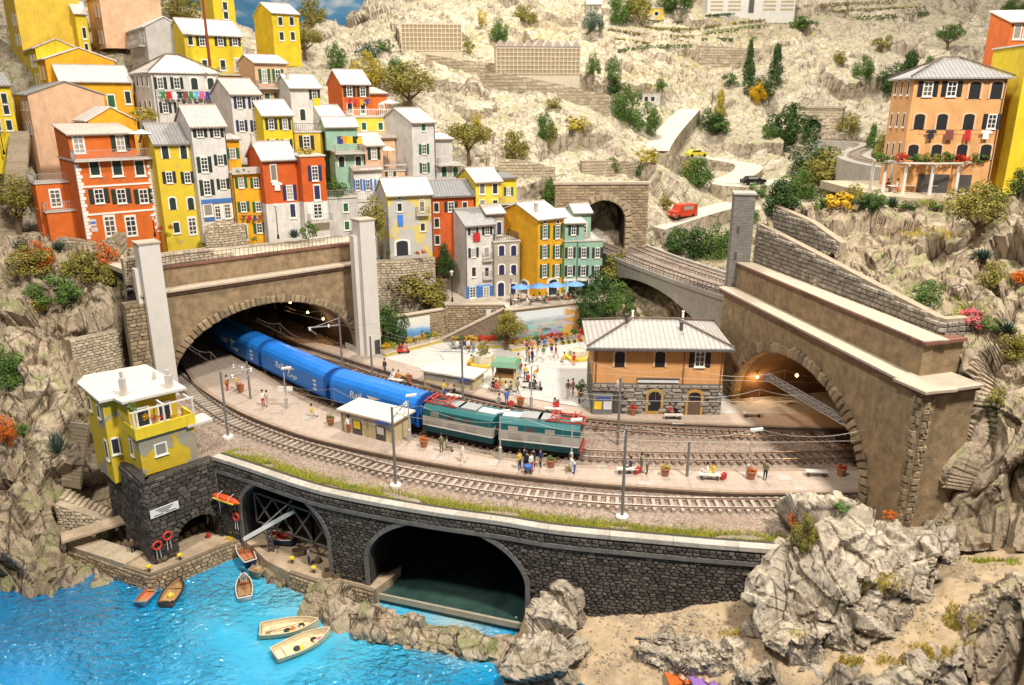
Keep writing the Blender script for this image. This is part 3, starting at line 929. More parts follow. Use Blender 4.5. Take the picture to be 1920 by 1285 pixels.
# return face of the wall at its near corner
d = TWL.tan(1); n = TWL.nrm(1)
RF = VWall([tuple((QR)[:2]), tuple((QR - n*4.6 + d*(-.5))[:2])])
wall_mesh(RF, .06, RF.len, -3, CZ2, .8, (), 2).build('return_wall', RENDER_T, rp_, og)
wall_mesh(RF, -.3, RF.len, CZ2-.01, CZ2+.29, 1, (), 2, off=.34).build('return_cornice', REDBRICK, rp_, og)
wall_mesh(RF, -.5, RF.len, CZ2+.29, CZ2+.485, 3, (), 2, off=.54).build('return_coping', CORNICE, rp_, og)
its = stone_items(TWL, TWL.len-.75, TWL.len-.02, 0, CZ2-.05, .7, .5, (), .16, off=.04) + stone_items(RF, .02, .75, -2, CZ2-.05, .7, .5, (), .16, off=.04)
place_stones(its, VOUS, rp_, og, 200, 'quoin_stone')
# upper parapet set back
mb = wall_mesh(TWL, 0, TWL.len-2.4, CZ2+.4, CZ2+2.9, .8, (), 3, off=-1.35); mb.build('parapet', RENDER_T, rp_, og)
mb = wall_mesh(TWL, -.2, TWL.len-2.2, CZ2+2.9, CZ2+3.1, 2.2, (), 3, off=-1.1); mb.build('parapet_cornice', REDBRICK, rp_, og)
wall_mesh(TWL, -.15, TWL.len-2.25, CZ2+3.1, CZ2+3.2, 2.1, (), 3, off=-1.15).build('parapet_coping', CORNICE, rp_, og)
q0 = TWL.P(TWL.len-2.4, 0, -1.35)
RF2 = VWall([tuple(q0[:2]), tuple((q0 - n*3.6 - d*.4)[:2])])
wall_mesh(RF2, .06, RF2.len, CZ2+.4, CZ2+2.9, .8, (), 2).build('parapet_return', RENDER_T, rp_, og)
wall_mesh(RF2, -.2, RF2.len, CZ2+2.89, CZ2+3.14, 1.4, (), 2, off=.3).build('parapet_return_cornice', REDBRICK, rp_, og)
# stone retaining walls above it
def stone_wall(label, pts, z0, z1f, sw, sh, mat, joint, th=.8, n=300, d=.12, cap=None, name='stone_wall', off=0, top=True):
    W = VWall([tuple(p[:2]) for p in pts])
    o = thing(name, label, 'wall', W.P(0, z0))
    og = o.location.copy()
    mb = MB(); k = max(2, int(W.len/1.0))
    for i in range(k):
        a, b = W.len*i/k, W.len*(i+1)/k
        f = [W.P(a, z0), W.P(b, z0), W.P(b, z1f(b/W.len)), W.P(a, z1f(a/W.len))]
        g = [W.P(a, z0, -th), W.P(b, z0, -th), W.P(b, z1f(b/W.len), -th), W.P(a, z1f(a/W.len), -th)]
        mb.add(f+g, [(0,1,2,3),(7,6,5,4),(3,2,6,7)])
        if i == 0: mb.add([f[0], f[3], g[3], g[0]], [(0,1,2,3)])
        if i == k-1: mb.add([f[1], f[2], g[2], g[1]], [(0,1,2,3)])
    mb.build('wall_core', joint, o, og)
    zm = max(z1f(q/20) for q in range(21))
    its = stone_items(W, 0, W.len, z0, zm, sw, sh, (), d, keep=lambda t, z: z+sh*.45 < z1f(t/W.len))
    place_stones(its, mat, o, og, n)
    if cap:
        mb = MB()
        for i in range(k):
            a, b = W.len*i/k, W.len*(i+1)/k
            za, zb_ = z1f(a/W.len), z1f(b/W.len)
            f = [W.P(a, za, .12), W.P(b, zb_, .12), W.P(b, zb_+.16, .12), W.P(a, za+.16, .12)]
            g = [W.P(a, za, -th), W.P(b, zb_, -th), W.P(b, zb_+.16, -th), W.P(a, za+.16, -th)]
            mb.add(f+g, [(0,1,2,3),(7,6,5,4),(3,2,6,7),(0,4,5,1)])
        mb.build('coping', cap, o, og)
    return o, W
wa = TWL.P(.2, 0, -3.1); wb = TWL.P(TWL.len-3.6, 0, -3.6); wc = wb - n*4.4 - d*.2
def ztop1(u):
    return (18.6 + (15.6-18.6)*min(1, u/.85)) if u < .86 else 15.6
stone_wall('grey stone retaining wall stepping down above the right tunnel front', [wa, wa.lerp(wb,.5), wb, wc], CZ2+2.5, ztop1, .62, .40, GREYST, PALEJ, .7, 300, .14)
wd = TWL.P(.2, 0, -4.2) ; we = TWL.P(12.5, 0, -4.6)
stone_wall('upper grey stone retaining wall under the bushes by the square tower', [wd, we], 17.5, lambda u: 20.6-1.2*u if u < .6 else 19.9-3.2*(u-.6), .62, .40, GREYST, PALEJ, .7, 200, .14)
GREYB = None
def brickmat(name, c1, c2, cm, w=.5, h=.16):
    m, nt, b = nt_of(name)
    tc = N(nt, 'ShaderNodeTexCoord'); sx = N(nt, 'ShaderNodeSeparateXYZ'); L(nt, tc.outputs['Object'], sx.inputs[0])
    ad = N(nt, 'ShaderNodeMath'); ad.operation = 'ADD'; L(nt, sx.outputs[0], ad.inputs[0]); L(nt, sx.outputs[1], ad.inputs[1])
    cb = N(nt, 'ShaderNodeCombineXYZ'); L(nt, ad.outputs[0], cb.inputs[0]); L(nt, sx.outputs[2], cb.inputs[1])
    br = N(nt, 'ShaderNodeTexBrick'); L(nt, cb.outputs[0], br.inputs[0])
    br.inputs['Color1'].default_value = c4(c1); br.inputs['Color2'].default_value = c4(c2); br.inputs['Mortar'].default_value = c4(cm)
    br.inputs['Scale'].default_value = 1.0; br.inputs['Brick Width'].default_value = w; br.inputs['Row Height'].default_value = h; br.inputs['Mortar Size'].default_value = h*.12
    cc = mixc(nt, ramp(nt, noise_n(nt, 1.2, 5, .7, pos(nt)), [(.35, .5), (.65, 0.0)]), br.outputs[0], tuple(x*.5 for x in c1))
    L(nt, cc, b.inputs['Base Color']); b.inputs['Roughness'].default_value = .9
    iv = N(nt, 'ShaderNodeMath'); iv.operation = 'SUBTRACT'; iv.inputs[0].default_value = 1; L(nt, br.outputs[1], iv.inputs[1])
    L(nt, bumpn(nt, iv.outputs[0], .7, .05), b.inputs['Normal'])
    MATS[name] = m
    return m
GREYB = brickmat('grey_brick', (.19,.17,.15), (.26,.235,.205), (.10,.09,.08))
TG, TGh = lift_tower('slender grey brick tower at the far end of the right tunnel front', 1398, 366, 80.6, 2.1, 2.6, R(-10), 0, GREYB, paint('slab_grey', (.33,.30,.26), .8))
mb = MB()
for z in (8.5, 11.5, 14.8, 17.6): mb.box(-.75+.1*z/10, -.5+.1*z/10, -.05, .1, z, z+.7)
mb.build('slit_window', GR, TG)
# ------------------------------------------------------------------ tracks, platforms, quay, square
def pathz(l, z): return [PZ(a, b, z) for a, b in l]
def line_of(pts, step):
    d = dense_line(pts, 60)
    ln = sum((b-a).length for a, b in zip(d, d[1:]))
    return dense_line(pts, max(2, int(ln/step)+1)), ln
RAILM = paint('rail_steel', (.22,.13,.085), .55, .25, 2, .1, metal=.25)
RAILTOP = paint('rail_head', (.55,.50,.45), .35, .1, 2, 0, metal=.8)
SLEEP = stonemat('concrete_sleeper', (.36,.30,.24), .25)
SLEEPD = stonemat('old_sleeper', (.20,.14,.10), .3)
smb = MB(); smb.box(-1.15,1.15,-.14,.14,-.1,.12)
def sleeper_mesh(m):
    return smb.mesh('sleeper', m)
def track(label, pts, z=.0, smat=None, gauge=1.435, span=None, step=.72, name='railway_track', railh=.16):
    d, ln = line_of(pts, step)
    o = thing(name, label, 'track', d[0])
    og = V(d[0])
    sm = sleeper_mesh(smat or SLEEP)
    # coarse line for rails
    dd, _ = line_of(pts, 1.2)
    for sgn in (-1, 1):
        mb = MB(); rows = []
        for i, p in enumerate(dd):
            t = (dd[min(i+1, len(dd)-1)] - dd[max(i-1, 0)]); t.z = 0; t.normalize()
            n = V((t.y, -t.x, 0)); c = p + n*sgn*gauge/2
            zz = p.z+.12
            prof = [(-.09,0),(-.05,.05),(-.05,railh-.03),(-.06,railh),(.06,railh),(.05,railh-.03),(.05,.05),(.09,0)]
            rows.append([c + n*a + V((0,0,zz-p.z+b)) for a, b in prof])
        k = 8
        for r0, r1 in zip(rows, rows[1:]):
            for j in range(k-1):
                mb.add([r0[j], r1[j], r1[j+1], r0[j+1]], [(0,1,2,3)], 1 if j == 3 else 0)
        mb.build('rail', [RAILM, RAILTOP], o, og)
    for i, p in enumerate(d):
        t = (d[min(i+1, len(d)-1)] - d[max(i-1, 0)]); 
        put('sleeper', sm, o, p-og+V((0,0,.02)), (0,0,math.atan2(t.y, t.x)+math.pi/2))
    return o
tr1 = pathz([(345,722),(372,748),(430,788),(500,818),(560,838),(650,862),(740,886),(900,915),(1050,933),(1200,944),(1400,948),(1640,944)], .1)
tr1 = [tr1[0] + (tr1[0]-tr1[2])*2.4 + V((-.5,3,0)), tr1[0] + (tr1[0]-tr1[2])*1.1 + V((0,.8,0))] + tr1 + [tr1[-1] + V((14,.4,0))]
track('curved single track with pale sleepers along the sea wall', tr1)
tr2 = pathz([(430,655),(500,690),(560,724),(650,761),(800,807),(950,838),(1100,854),(1250,859),(1400,860),(1640,856)], .1)
tr2 = [tr2[0] + (tr2[0]-tr2[1])*1.2] + tr2 + [tr2[-1] + V((14,-.3,0))]
track('middle station track carrying the goods train', tr2, smat=SLEEPD)
tr3 = pathz([(545,662),(640,690),(720,715),(830,745),(950,772),(1100,796),(1250,808),(1400,815),(1640,821)], .1)
tr3 = [tr3[0] + (tr3[0]-tr3[1])*1.2] + tr3 + [tr3[-1] + V((14,-.3,0))]
track('empty track in front of the station building', tr3, smat=SLEEPD)

def tilemat(name, c, s=.8, amt=.25):
    m, nt, b = nt_of(name)
    p = pos(nt)
    br = N(nt, 'ShaderNodeTexBrick'); L(nt, p, br.inputs[0]); br.offset = 0
    br.inputs['Color1'].default_value = c4(c); br.inputs['Color2'].default_value = c4(tuple(x*.93 for x in c)); br.inputs['Mortar'].default_value = c4(tuple(x*(1-amt) for x in c))
    br.inputs['Scale'].default_value = 1; br.inputs['Brick Width'].default_value = s; br.inputs['Row Height'].default_value = s; br.inputs['Mortar Size'].default_value = .03
    cc = mixc(nt, ramp(nt, noise_n(nt, .3, 6, .7, p), [(.3, .55), (.65, 0.0)]), br.outputs[0], tuple(x*.68 for x in c))
    cc = mixc(nt, ramp(nt, noise_n(nt, 1.6, 6, .75, p), [(.3, .4), (.5, 0.0)]), cc, tuple(x*.6 for x in c))
    L(nt, cc, b.inputs['Base Color']); b.inputs['Roughness'].default_value = .85
    L(nt, bumpn(nt, noise_n(nt, 12, 3, .6, p), .25, .03), b.inputs['Normal'])
    MATS[name] = m
    return m
PLAT = tilemat('platform_tiles', (.43,.335,.265))
SQUARE = tilemat('square_paving', (.50,.475,.43), 3.2, .12)
near = pathz([(353,696),(372,722),(450,770),(560,812),(650,835),(731,852),(899,880),(1050,898),(1200,911),(1400,922),(1640,920)], .55)
far = pathz([(440,672),(510,714),(560,744),(640,781),(740,814),(850,842),(950,861),(1100,876),(1250,879),(1400,882),(1640,879)], .55)
nl = dense_line([near[0]+(near[0]-near[1])*3]+near+[near[-1]+V((12,0,0))], 60); fl = dense_line([far[0]+(far[0]-far[1])*2.2]+far+[far[-1]+V((12,0,0))], 60)
def slab_between(name, a, b, z, th, mat, label):
    mb = MB(); n = len(a)
    for i in range(n-1):
        p = [V((a[i].x,a[i].y,z)), V((a[i+1].x,a[i+1].y,z)), V((b[i+1].x,b[i+1].y,z)), V((b[i].x,b[i].y,z))]
        q = [v - V((0,0,th)) for v in p]
        mb.add(p+q, [(0,1,2,3),(0,4,5,1),(3,2,6,7)])
        if i == 0: mb.add([p[0],p[3],q[3],q[0]], [(0,1,2,3)])
        if i == n-2: mb.add([p[1],p[2],q[2],q[1]], [(0,1,2,3)])
    return tag(mb.build(name, mat), label, None, None, 'structure')
slab_between('platform', nl, fl, .55, .6, PLAT, 'pinkish tiled island platform between the curved track and the train')
# coping edges of the platform
def kerb(label, line, z, w, mat, name='platform_edge'):
    mb = MB()
    for a, b in zip(line, line[1:]):
        mb.bar(V((a.x,a.y,z)), V((b.x,b.y,z)), w, .16)
    return tag(mb.build(name, mat), label, None, None, 'structure')
EDGE = paint('platform_kerb', (.30,.22,.16), .85, .2, 2)
kerb('brown kerb on the sea side of the island platform', nl, .50, .42, EDGE)
kerb('brown kerb on the train side of the island platform', fl, .50, .42, EDGE)
sn = pathz([(640,668),(700,687),(800,716),(900,743),(1000,764),(1110,783),(1250,791),(1400,797),(1640,803)], .55)
snl = dense_line([sn[0]+(sn[0]-sn[1])*2.5]+sn+[sn[-1]+V((14,0,0))], 60)
sb = pathz([(650,655),(705,667),(800,695),(880,722),(980,745),(1095,765),(1230,770),(1360,776),(1640,776)], .55)
sbl = dense_line([sb[0]+(sb[0]-sb[1])*2.5]+sb+[sb[-1]+V((14,0,0))], 60)
slab_between('platform', snl, sbl, .55, .6, PLAT, 'tiled platform strip in front of the station building')
kerb('brown kerb of the platform by the station building', snl, .50, .42, EDGE)
# square paving
sq = [PZ(650,655,.5), PZ(705,667,.5), PZ(800,695,.5), PZ(880,722,.5), PZ(980,745,.5), PZ(1095,765,.5), PZ(1230,770,.5), PZ(1360,776,.5), V((45,72.2,.5)), V((45,96,.5)), V((10,108,.5)), V((-20,108,.5)), V((-22,97,.5))]
sheet('pavement', sq, .545, SQUARE, .5, 'pale grey paved town square behind the station platform')
# metal mosaic plates let into the platform
PLATE = paint('service_cover', (.37,.335,.29), .6, .2, 6)
def cover(px, py, w, d_, lab):
    w *= rnd.uniform(.7,1.1)
    c = PZ(px, py, .556); mb = MB(); mb.box(-w/2, w/2, -d_/2, d_/2, 0, .012)
    o = mb.build('service_cover', PLATE); o.location = c
    tag(o, lab, 'cover', 'pale service covers on the platform')
for (a, b, l_) in ((575,785,'near the blue wagons'),(820,858,'right of the island shelter'),(925,868,'at the lamp by the locomotive'),(1128,878,'past the locomotive nose'),(1210,908,'at the platform edge below the bench group'),(1430,888,'near the man with the bag'),(1470,896,'beside the last lamp'),(1500,915,'at the platform edge by the right tunnel'),(1270,792,'in front of the station bench'),(1150,784,'in front of the station notice boards')):
    cover(a, b, 1.3, 1.0, 'pale worn service cover ' + l_)

# ---------------- quay
qe = [PZ(a, b, QZ) for a, b in ((236,1030),(232,1062),(282,1078),(330,1060),(378,1040),(425,1020),(455,1012),(478,1030),(500,1052),(540,1072),(592,1090),(640,1092),(672,1100),(700,1108),(738,1080),(752,1062))]
qi = [SW.P(caveA.l+.4, 0, -2), SW.P(caveA.l-1, 0, -2), SW.P(boatA.r, 0, -5), SW.P(boatA.l, 0, -6), SW.P(.2, 0, -3), RW.P(RW.c[2]-1, 0, -5), RW.P(RW.c[1]+1, 0, -3.2), RW.P(RW.c[1]-.2, 0, -2)]
QUAY = paint('quay_dust', (.40,.30,.20), .95, .3, .6, .6, .06)
sheet('quay', qe + qi, QZ, QUAY, 4.5, 'dusty brown harbour quay in front of the boathouse arches')
stone_wall('low tan stone edge of the quay by the moored rowing boats', [V((p.x,p.y,0))+V((.05,-.12,0)) for p in qe[1:7]], SEAZ-.5, lambda u: QZ+.02, .5, .32, TANST, TANJ, .4, 200, .1, None, 'quay_edge')
stone_wall('low tan stone edge of the quay below the green covered boat', [V((p.x,p.y,0))+V((.05,-.12,0)) for p in qe[9:14]], SEAZ-.5, lambda u: QZ+.02, .5, .32, TANST, TANJ, .4, 200, .1, None, 'quay_edge')
# cave water behind a glass-like sill
def cave_water():
    m, nt, b = nt_of('cave_water')
    p = pos(nt)
    cc = mixc(nt, ramp(nt, noise_n(nt, .4, 3, .6, p), [(.3, 0.0), (.7, 1.0)]), (.010,.030,.026), (.04,.075,.062))
    L(nt, cc, b.inputs['Base Color']); b.inputs['Roughness'].default_value = .06
    L(nt, bumpn(nt, noise_n(nt, 1.3, 3, .6, p), .4, .2), b.inputs['Normal'])
    return m
CW = cave_water()
f0 = PZ(672,1106,CAVEZ); f1 = PZ(985,1172,CAVEZ)
nn = SW.nrm(caveA.c)
sheet('water', [f0, f1, SW.P(caveA.r+.2,0,-.1), SW.P(caveA.r,0,0)-nn*14, SW.P(caveA.l,0,0)-nn*14, SW.P(caveA.l-.1,0,-.3)], CAVEZ, CW, 1.6, 'dark green water in the cave under the railway')
mb = MB(); mb.bar(f0+V((0,-.1,-.1)), f1+V((0,-.1,-.1)), .22, .5)
tag(mb.build('cave_sill', paint('sill', (.33,.30,.22), .7)), 'thin concrete sill holding back the cave water', 'sill')

# ---------------- viaduct behind the station
BZ = 9.3
b0 = V((15.6, 119.5, BZ)); b1 = V((20.4, 104.5, BZ)); b2 = V((27.5, 88, BZ)); b3 = V((33.5, 78, BZ))
bl_ = dense_line([b0 + V((-3,12,0)), b0, b1, b2, b3], 50)
VIAD = paint('viaduct_concrete', (.34,.31,.265), .85, .18, .8, .3, stain=.4)
br_ = thing('railway_bridge', 'grey arched railway bridge with twin tracks behind the station roof', 'bridge', b1)
og = V(b1)
mb = MB(); rows_ = []
for i, p in enumerate(bl_):
    t = (bl_[min(i+1,49)] - bl_[max(i-1,0)]).normalized(); n = V((-t.y, t.x, 0))
    if n.x > 0: n = -n
    rows_.append((p + n*4.3, p - n*4.3, n))
for (a, b, n1), (c, d_, n2) in zip(rows_, rows_[1:]):
    z = V((0,0,-1.0))
    mb.add([a, c, d_, b, a+z, c+z, d_+z, b+z], [(0,1,2,3),(4,7,6,5),(0,4,5,1),(3,2,6,7)])
mb.build('deck', VIAD, br_, og)
for s_ in (0, 1):
    mb = MB()
    for r0, r1 in zip(rows_, rows_[1:]):
        a = r0[s_]; b = r1[s_]
        mb.bar(a+V((0,0,.1)), b+V((0,0,.1)), .45, .5)
    mb.build('edge_beam', VIAD, br_, og)
railing([r[0]+V((0,0,.3)) for r in rows_[4:44:2]], 1.0, br_, og, GR, 'railing', .8)
# arch below: spandrel on the visible side
mb = MB(); sp = [r[0] for r in rows_[10:44]]
k = len(sp)
for i in range(k-1):
    def zz(u): return -1.0 - 7.5*abs(2*u-1)**2.2
    u0, u1 = i/(k-1), (i+1)/(k-1)
    a, b = sp[i], sp[i+1]; nn_ = rows_[10+i][2]
    q = [a+V((0,0,-1)), b+V((0,0,-1)), b+V((0,0,zz(u1)-.6)), a+V((0,0,zz(u0)-.6))]
    q2 = [v - nn_*7.5 for v in q]
    mb.add(q+q2, [(0,1,2,3),(3,2,6,7)])
mb.build('arch_spandrel', VIAD, br_, og)
def offset_line(line, dist):
    out = []
    for i, p in enumerate(line):
        t = (line[min(i+1,len(line)-1)] - line[max(i-1,0)]).normalized()
        out.append(p + V((-t.y, t.x, 0))*dist)
    return out
for k, dd_ in enumerate((-1.9, 1.9)):
    track(('viaduct track on the side of the green house', 'viaduct track on the hillside edge of the bridge')[k], [p+V((0,0,.05)) for p in offset_line(bl_[::6], dd_)], smat=SLEEP)
sheet('track_bed', [r[0]+r[2]*-.4 for r in rows_] + [r[1]+r[2]*.4 for r in rows_][::-1], BZ+.03, BALL, 0, 'pale ballast on the railway bridge')

# back tunnel mouth
bp0 = PY(1040,440,115.5); bp1 = PY(1212,440,116)
BW = VWall([tuple(bp0[:2]), tuple(bp1[:2])])
bpo = thing('tunnel_portal', 'tan stone tunnel mouth at the far end of the railway bridge', 'tunnel', BW.P(BW.len/2, BZ))
og = bpo.location.copy()
x0 = hs(BW,1090,430); x1 = hs(BW,1172,430); x2 = hs(BW,1135,376)
backA = Arch(x0[0], x1[0], x2[1]-3.2, x2[1], .5)
zt_ = hs(BW,1120,346)[1]
wall_mesh(BW, 0, BW.len, 4, zt_, 1.0, (backA,), 1.0).build('front_wall', PALEJ, bpo, og)
place_stones(stone_items(BW, 0, BW.len, BZ-2, zt_, .95, .42, (Arch(backA.l-.8, backA.r+.8, backA.s, backA.k+.8),), .1), TANST, bpo, og, 300)
place_stones(voussoirs(BW, backA, .8, .25, .05, .9, BZ), stonemat('ring_stone', (.44,.34,.22), .15), bpo, og, 100, 'arch_stone')
wall_mesh(BW, -.3, BW.len+.3, zt_, zt_+.35, 1.3, (), 2, off=.3).build('coping', CORNICE, bpo, og)
vault(BW, backA, 12, BZ-1, TUNDARK, bpo, og)
# far tunnel mouth above the road
fp0 = PY(1428,262,178); fp1 = PY(1505,262,176); fp2 = PY(1572,268,168)
FW = VWall([tuple(PY(1490,262,177)[:2]), tuple(PY(1574,262,170)[:2])])
fpo = thing('tunnel_portal', 'small tan tunnel mouth high on the rocky slope', 'tunnel', FW.P(FW.len/2, 20))
og = fpo.location.copy()
x0 = hs(FW,1504,250); x1 = hs(FW,1540,250); x2 = hs(FW,1521,224)
farA = Arch(x0[0], x1[0], x2[1]-2.6, x2[1], .5)
zt_ = hs(FW,1530,203)[1]
wall_mesh(FW, 0, FW.len, 12, zt_, 1.0, (farA,), 1.0).build('front_wall', PALEJ, fpo, og)
place_stones(stone_items(FW, 0, FW.len, 16, zt_, 1.3, .6, (farA,), .1), PALEST, fpo, og, 300)
wall_mesh(FW, -.3, FW.len+.3, zt_, zt_+.4, 1.3, (), 2, off=.3).build('coping', CORNICE, fpo, og)
vault(FW, farA, 9, 16, TUNDARK, fpo, og)
mb = MB()
zf = hs(FW,1521,262)[1]
fl0 = FW.P((farA.l+farA.r)/2, zf, -1)
fl1 = PY(1600,300,130); fl2 = PY(1665,318,110)
fa = dense_line([fl0, V((fl0.x+6, fl0.y-16, zf)), V((fl1.x, fl1.y, zf-.5)), V((fl2.x+3, fl2.y, zf-.8)), V((fl2.x+12, fl2.y-14, zf-.8))], 40)
rr = []
for i, p in enumerate(fa):
    t = (fa[min(i+1,39)] - fa[max(i-1,0)]).normalized(); n = V((-t.y, t.x, 0)); rr.append((p+n*2.6, p-n*2.6))
mb = MB()
for (a, b), (c, d_) in zip(rr, rr[1:]):
    z = V((0,0,-5)); mb.add([a,c,d_,b,a+z,c+z,d_+z,b+z], [(0,1,2,3),(0,4,5,1),(3,2,6,7)])
tag(mb.build('track_bed', VIAD), 'raised stone bed of the far railway line', None, None, 'structure')
track('far single track curving out of the high tunnel mouth', [p+V((0,0,.05)) for p in fa[::4]], smat=SLEEP)
# ------------------------------------------------------------------ houses
WHT = paint('window_white', (.78,.74,.67), .5, .05, 4, 0)
def glass_mat():
    m, nt, b = nt_of('window_glass')
    oi = N(nt, 'ShaderNodeObjectInfo')
    L(nt, ramp(nt, oi.outputs['Random'], [(.55, (.03,.034,.04)), (.62, (.10,.09,.08)), (.85, (.34,.31,.27))]), b.inputs['Base Color'])
    b.inputs['Roughness'].default_value = .12; b.inputs['Specular IOR Level'].default_value = .6
    return m
GLASS = glass_mat()
SHC = {'d': paint('shutter_dark', (.022,.035,.028), .55, .25, 4, 0), 'g': paint('shutter_green', (.02,.11,.045), .55, .2, 4, 0),
       'n': paint('shutter_navy', (.025,.03,.09), .55, .2, 4, 0), 'b': paint('shutter_blue', (.06,.16,.42), .55, .2, 4, 0), 'k': paint('shutter_black', (.018,.017,.02), .55, .2, 4, 0), 'w': WHT}
def um(name, fn, mat):
    mb = MB(); fn(mb); me = mb.mesh(name, mat); mb.fix(me); return me
def f_frame(mb, t=.1, mx=1, mz=2, d=.07, sill=True):
    mb.box(-.5,-.5+t,-d,.03,-.5,.5); mb.box(.5-t,.5,-d,.03,-.5,.5)
    mb.box(-.5+t,.5-t,-d,.03,.5-t*.7,.5); mb.box(-.5+t,.5-t,-d,.03,-.5,-.5+t*.7)
    for i in range(mx):
        x = -.5+(i+1)/(mx+1); mb.box(x-.035,x+.035,-d*.75,.02,-.5+t*.7,.5-t*.7)
    for i in range(mz):
        z = -.5+(i+1)/(mz+1); mb.box(-.5+t,.5-t,-d*.7,.02,z-.02,z+.02)
    if sill: mb.box(-.58,.58,-d*2,.02,-.56,-.5)
def f_shut(mb):
    mb.box(-.5,.5,-.05,.0,-.5,.5)
    for i in range(6):
        z = -.44+i*.15; mb.add([(-.38,-.05,z),(.38,-.05,z),(.38,-.075,z+.1),(-.38,-.075,z+.1),(.38,-.05,z+.12),(-.38,-.05,z+.12)], [(0,1,2,3),(3,2,4,5)])
def f_pane(mb): mb.box(-.46,.46,-.025,.02,-.47,.47)
def f_arch(mb, d=.08):
    # surround with a curved head
    pts = [(-.5,-.5),(-.5,.32)] + [(-.5*math.cos(math.pi*k/8), .32+.18*math.sin(math.pi*k/8)) for k in range(1,8)] + [(.5,.32),(.5,-.5)]
    inn = [(-.36,-.5),(-.36,.26)] + [(-.36*math.cos(math.pi*k/8), .26+.14*math.sin(math.pi*k/8)) for k in range(1,8)] + [(.36,.26),(.36,-.5)]
    for (a, b, c, e) in zip(pts, pts[1:], inn, inn[1:]):
        mb.add([(a[0],-d,a[1]),(b[0],-d,b[1]),(e[0],-d,e[1]),(c[0],-d,c[1]),(a[0],.02,a[1]),(b[0],.02,b[1]),(e[0],.02,e[1]),(c[0],.02,c[1])], [(0,1,2,3),(0,4,5,1),(3,2,6,7)])
def f_archpane(mb):
    inn = [(-.37,-.5),(-.37,.26)] + [(-.37*math.cos(math.pi*k/8), .26+.145*math.sin(math.pi*k/8)) for k in range(1,8)] + [(.37,.26),(.37,-.5)]
    mb.prism([(x,-.03,z) for x,z in inn], (0,.05,0))
ME = {'frame': um('window_frame', f_frame, WHT), 'plain': um('window_frame', lambda m: f_frame(m, .12, 0, 0), WHT), 'door': um('door', lambda m: f_frame(m, .14, 1, 3, .08, False), WHT),
      'pane': um('pane', f_pane, GLASS), 'arch': um('window_surround', f_arch, WHT), 'archpane': um('pane', f_archpane, GLASS), 'tall': um('window_frame', lambda m: f_frame(m, .1, 1, 3), WHT)}
SHM = {k: um('shutter', f_shut, m) for k, m in SHC.items()}
APM = {k: um('shutter', f_archpane, m) for k, m in SHC.items()}
PEACHFR = paint('peach_trim', (.62,.40,.24), .7)
ME['archp'] = um('window_surround', f_arch, PEACHFR)
RAILC = paint('balcony_rail', (.42,.39,.36), .5, .1, 4, 0, metal=.2)
SLABM = paint('balcony_slab', (.52,.47,.41), .8, .15, 2)
ROOFS = {'white': ribbed('roof_white', (.70,.655,.60)), 'pink': ribbed('roof_pink', (.60,.49,.42)), 'grey': ribbed('roof_grey', (.33,.315,.30)), 'pale': ribbed('roof_pale', (.60,.56,.52)), 'slate': ribbed('roof_slate', (.20,.195,.19))}
ROOFS.update({k+'_y': ribbed('roof_'+k+'_y', c, axis='Y') for k, c in (('white',(.70,.655,.60)),('grey',(.33,.315,.30)),('pink',(.60,.49,.42)),('pale',(.60,.56,.52)))})
WC = dict(orange=(.60,.135,.022), red=(.54,.10,.018), yellow=(.68,.50,.025), amber=(.72,.36,.018), gold=(.66,.44,.05), white=(.62,.585,.54), grey=(.50,.47,.44), peach=(.66,.41,.25), mint=(.27,.42,.31),
          lemon=(.72,.55,.06), stone=(.38,.33,.265), salmon=(.62,.32,.13), cream=(.64,.56,.44), darkred=(.36,.06,.015))
def wallm(k):
    c = WC[k]
    return paint('wall_'+k, c, .85, .15, .8, .35, .03, stain=.6)
def patchmat(name, a, b, thr=.5, sc=.35):
    m, nt, bs = nt_of(name)
    n1 = noise_n(nt, sc, 5, .55, pos(nt, (1,1,.8)), .4)
    f = ramp(nt, n1, [(thr-.012, 0.0), (thr+.012, 1.0)])
    cc = mixc(nt, f, a, b)
    cc = mixc(nt, ramp(nt, noise_n(nt, 1.2, 5, .7, pos(nt)), [(.35,.35),(.6,0.0)]), cc, tuple(x*.7 for x in a))
    L(nt, cc, bs.inputs['Base Color']); bs.inputs['Roughness'].default_value = .85
    L(nt, bumpn(nt, f, .4, .03), bs.inputs['Normal'])
    MATS[name] = m
    return m
PATCHY = patchmat('wall_patchy', (.50,.47,.43), (.68,.52,.10), .53)
PATCHY2 = patchmat('wall_patchy_yellow', (.60,.42,.02), (.30,.28,.255), .53, .3)
GUTTER = paint('gutter_brown', (.16,.12,.09), .6, .2, 3, 0); RIDGE = paint('ridge_tile', (.46,.38,.32), .8, .25, 3)
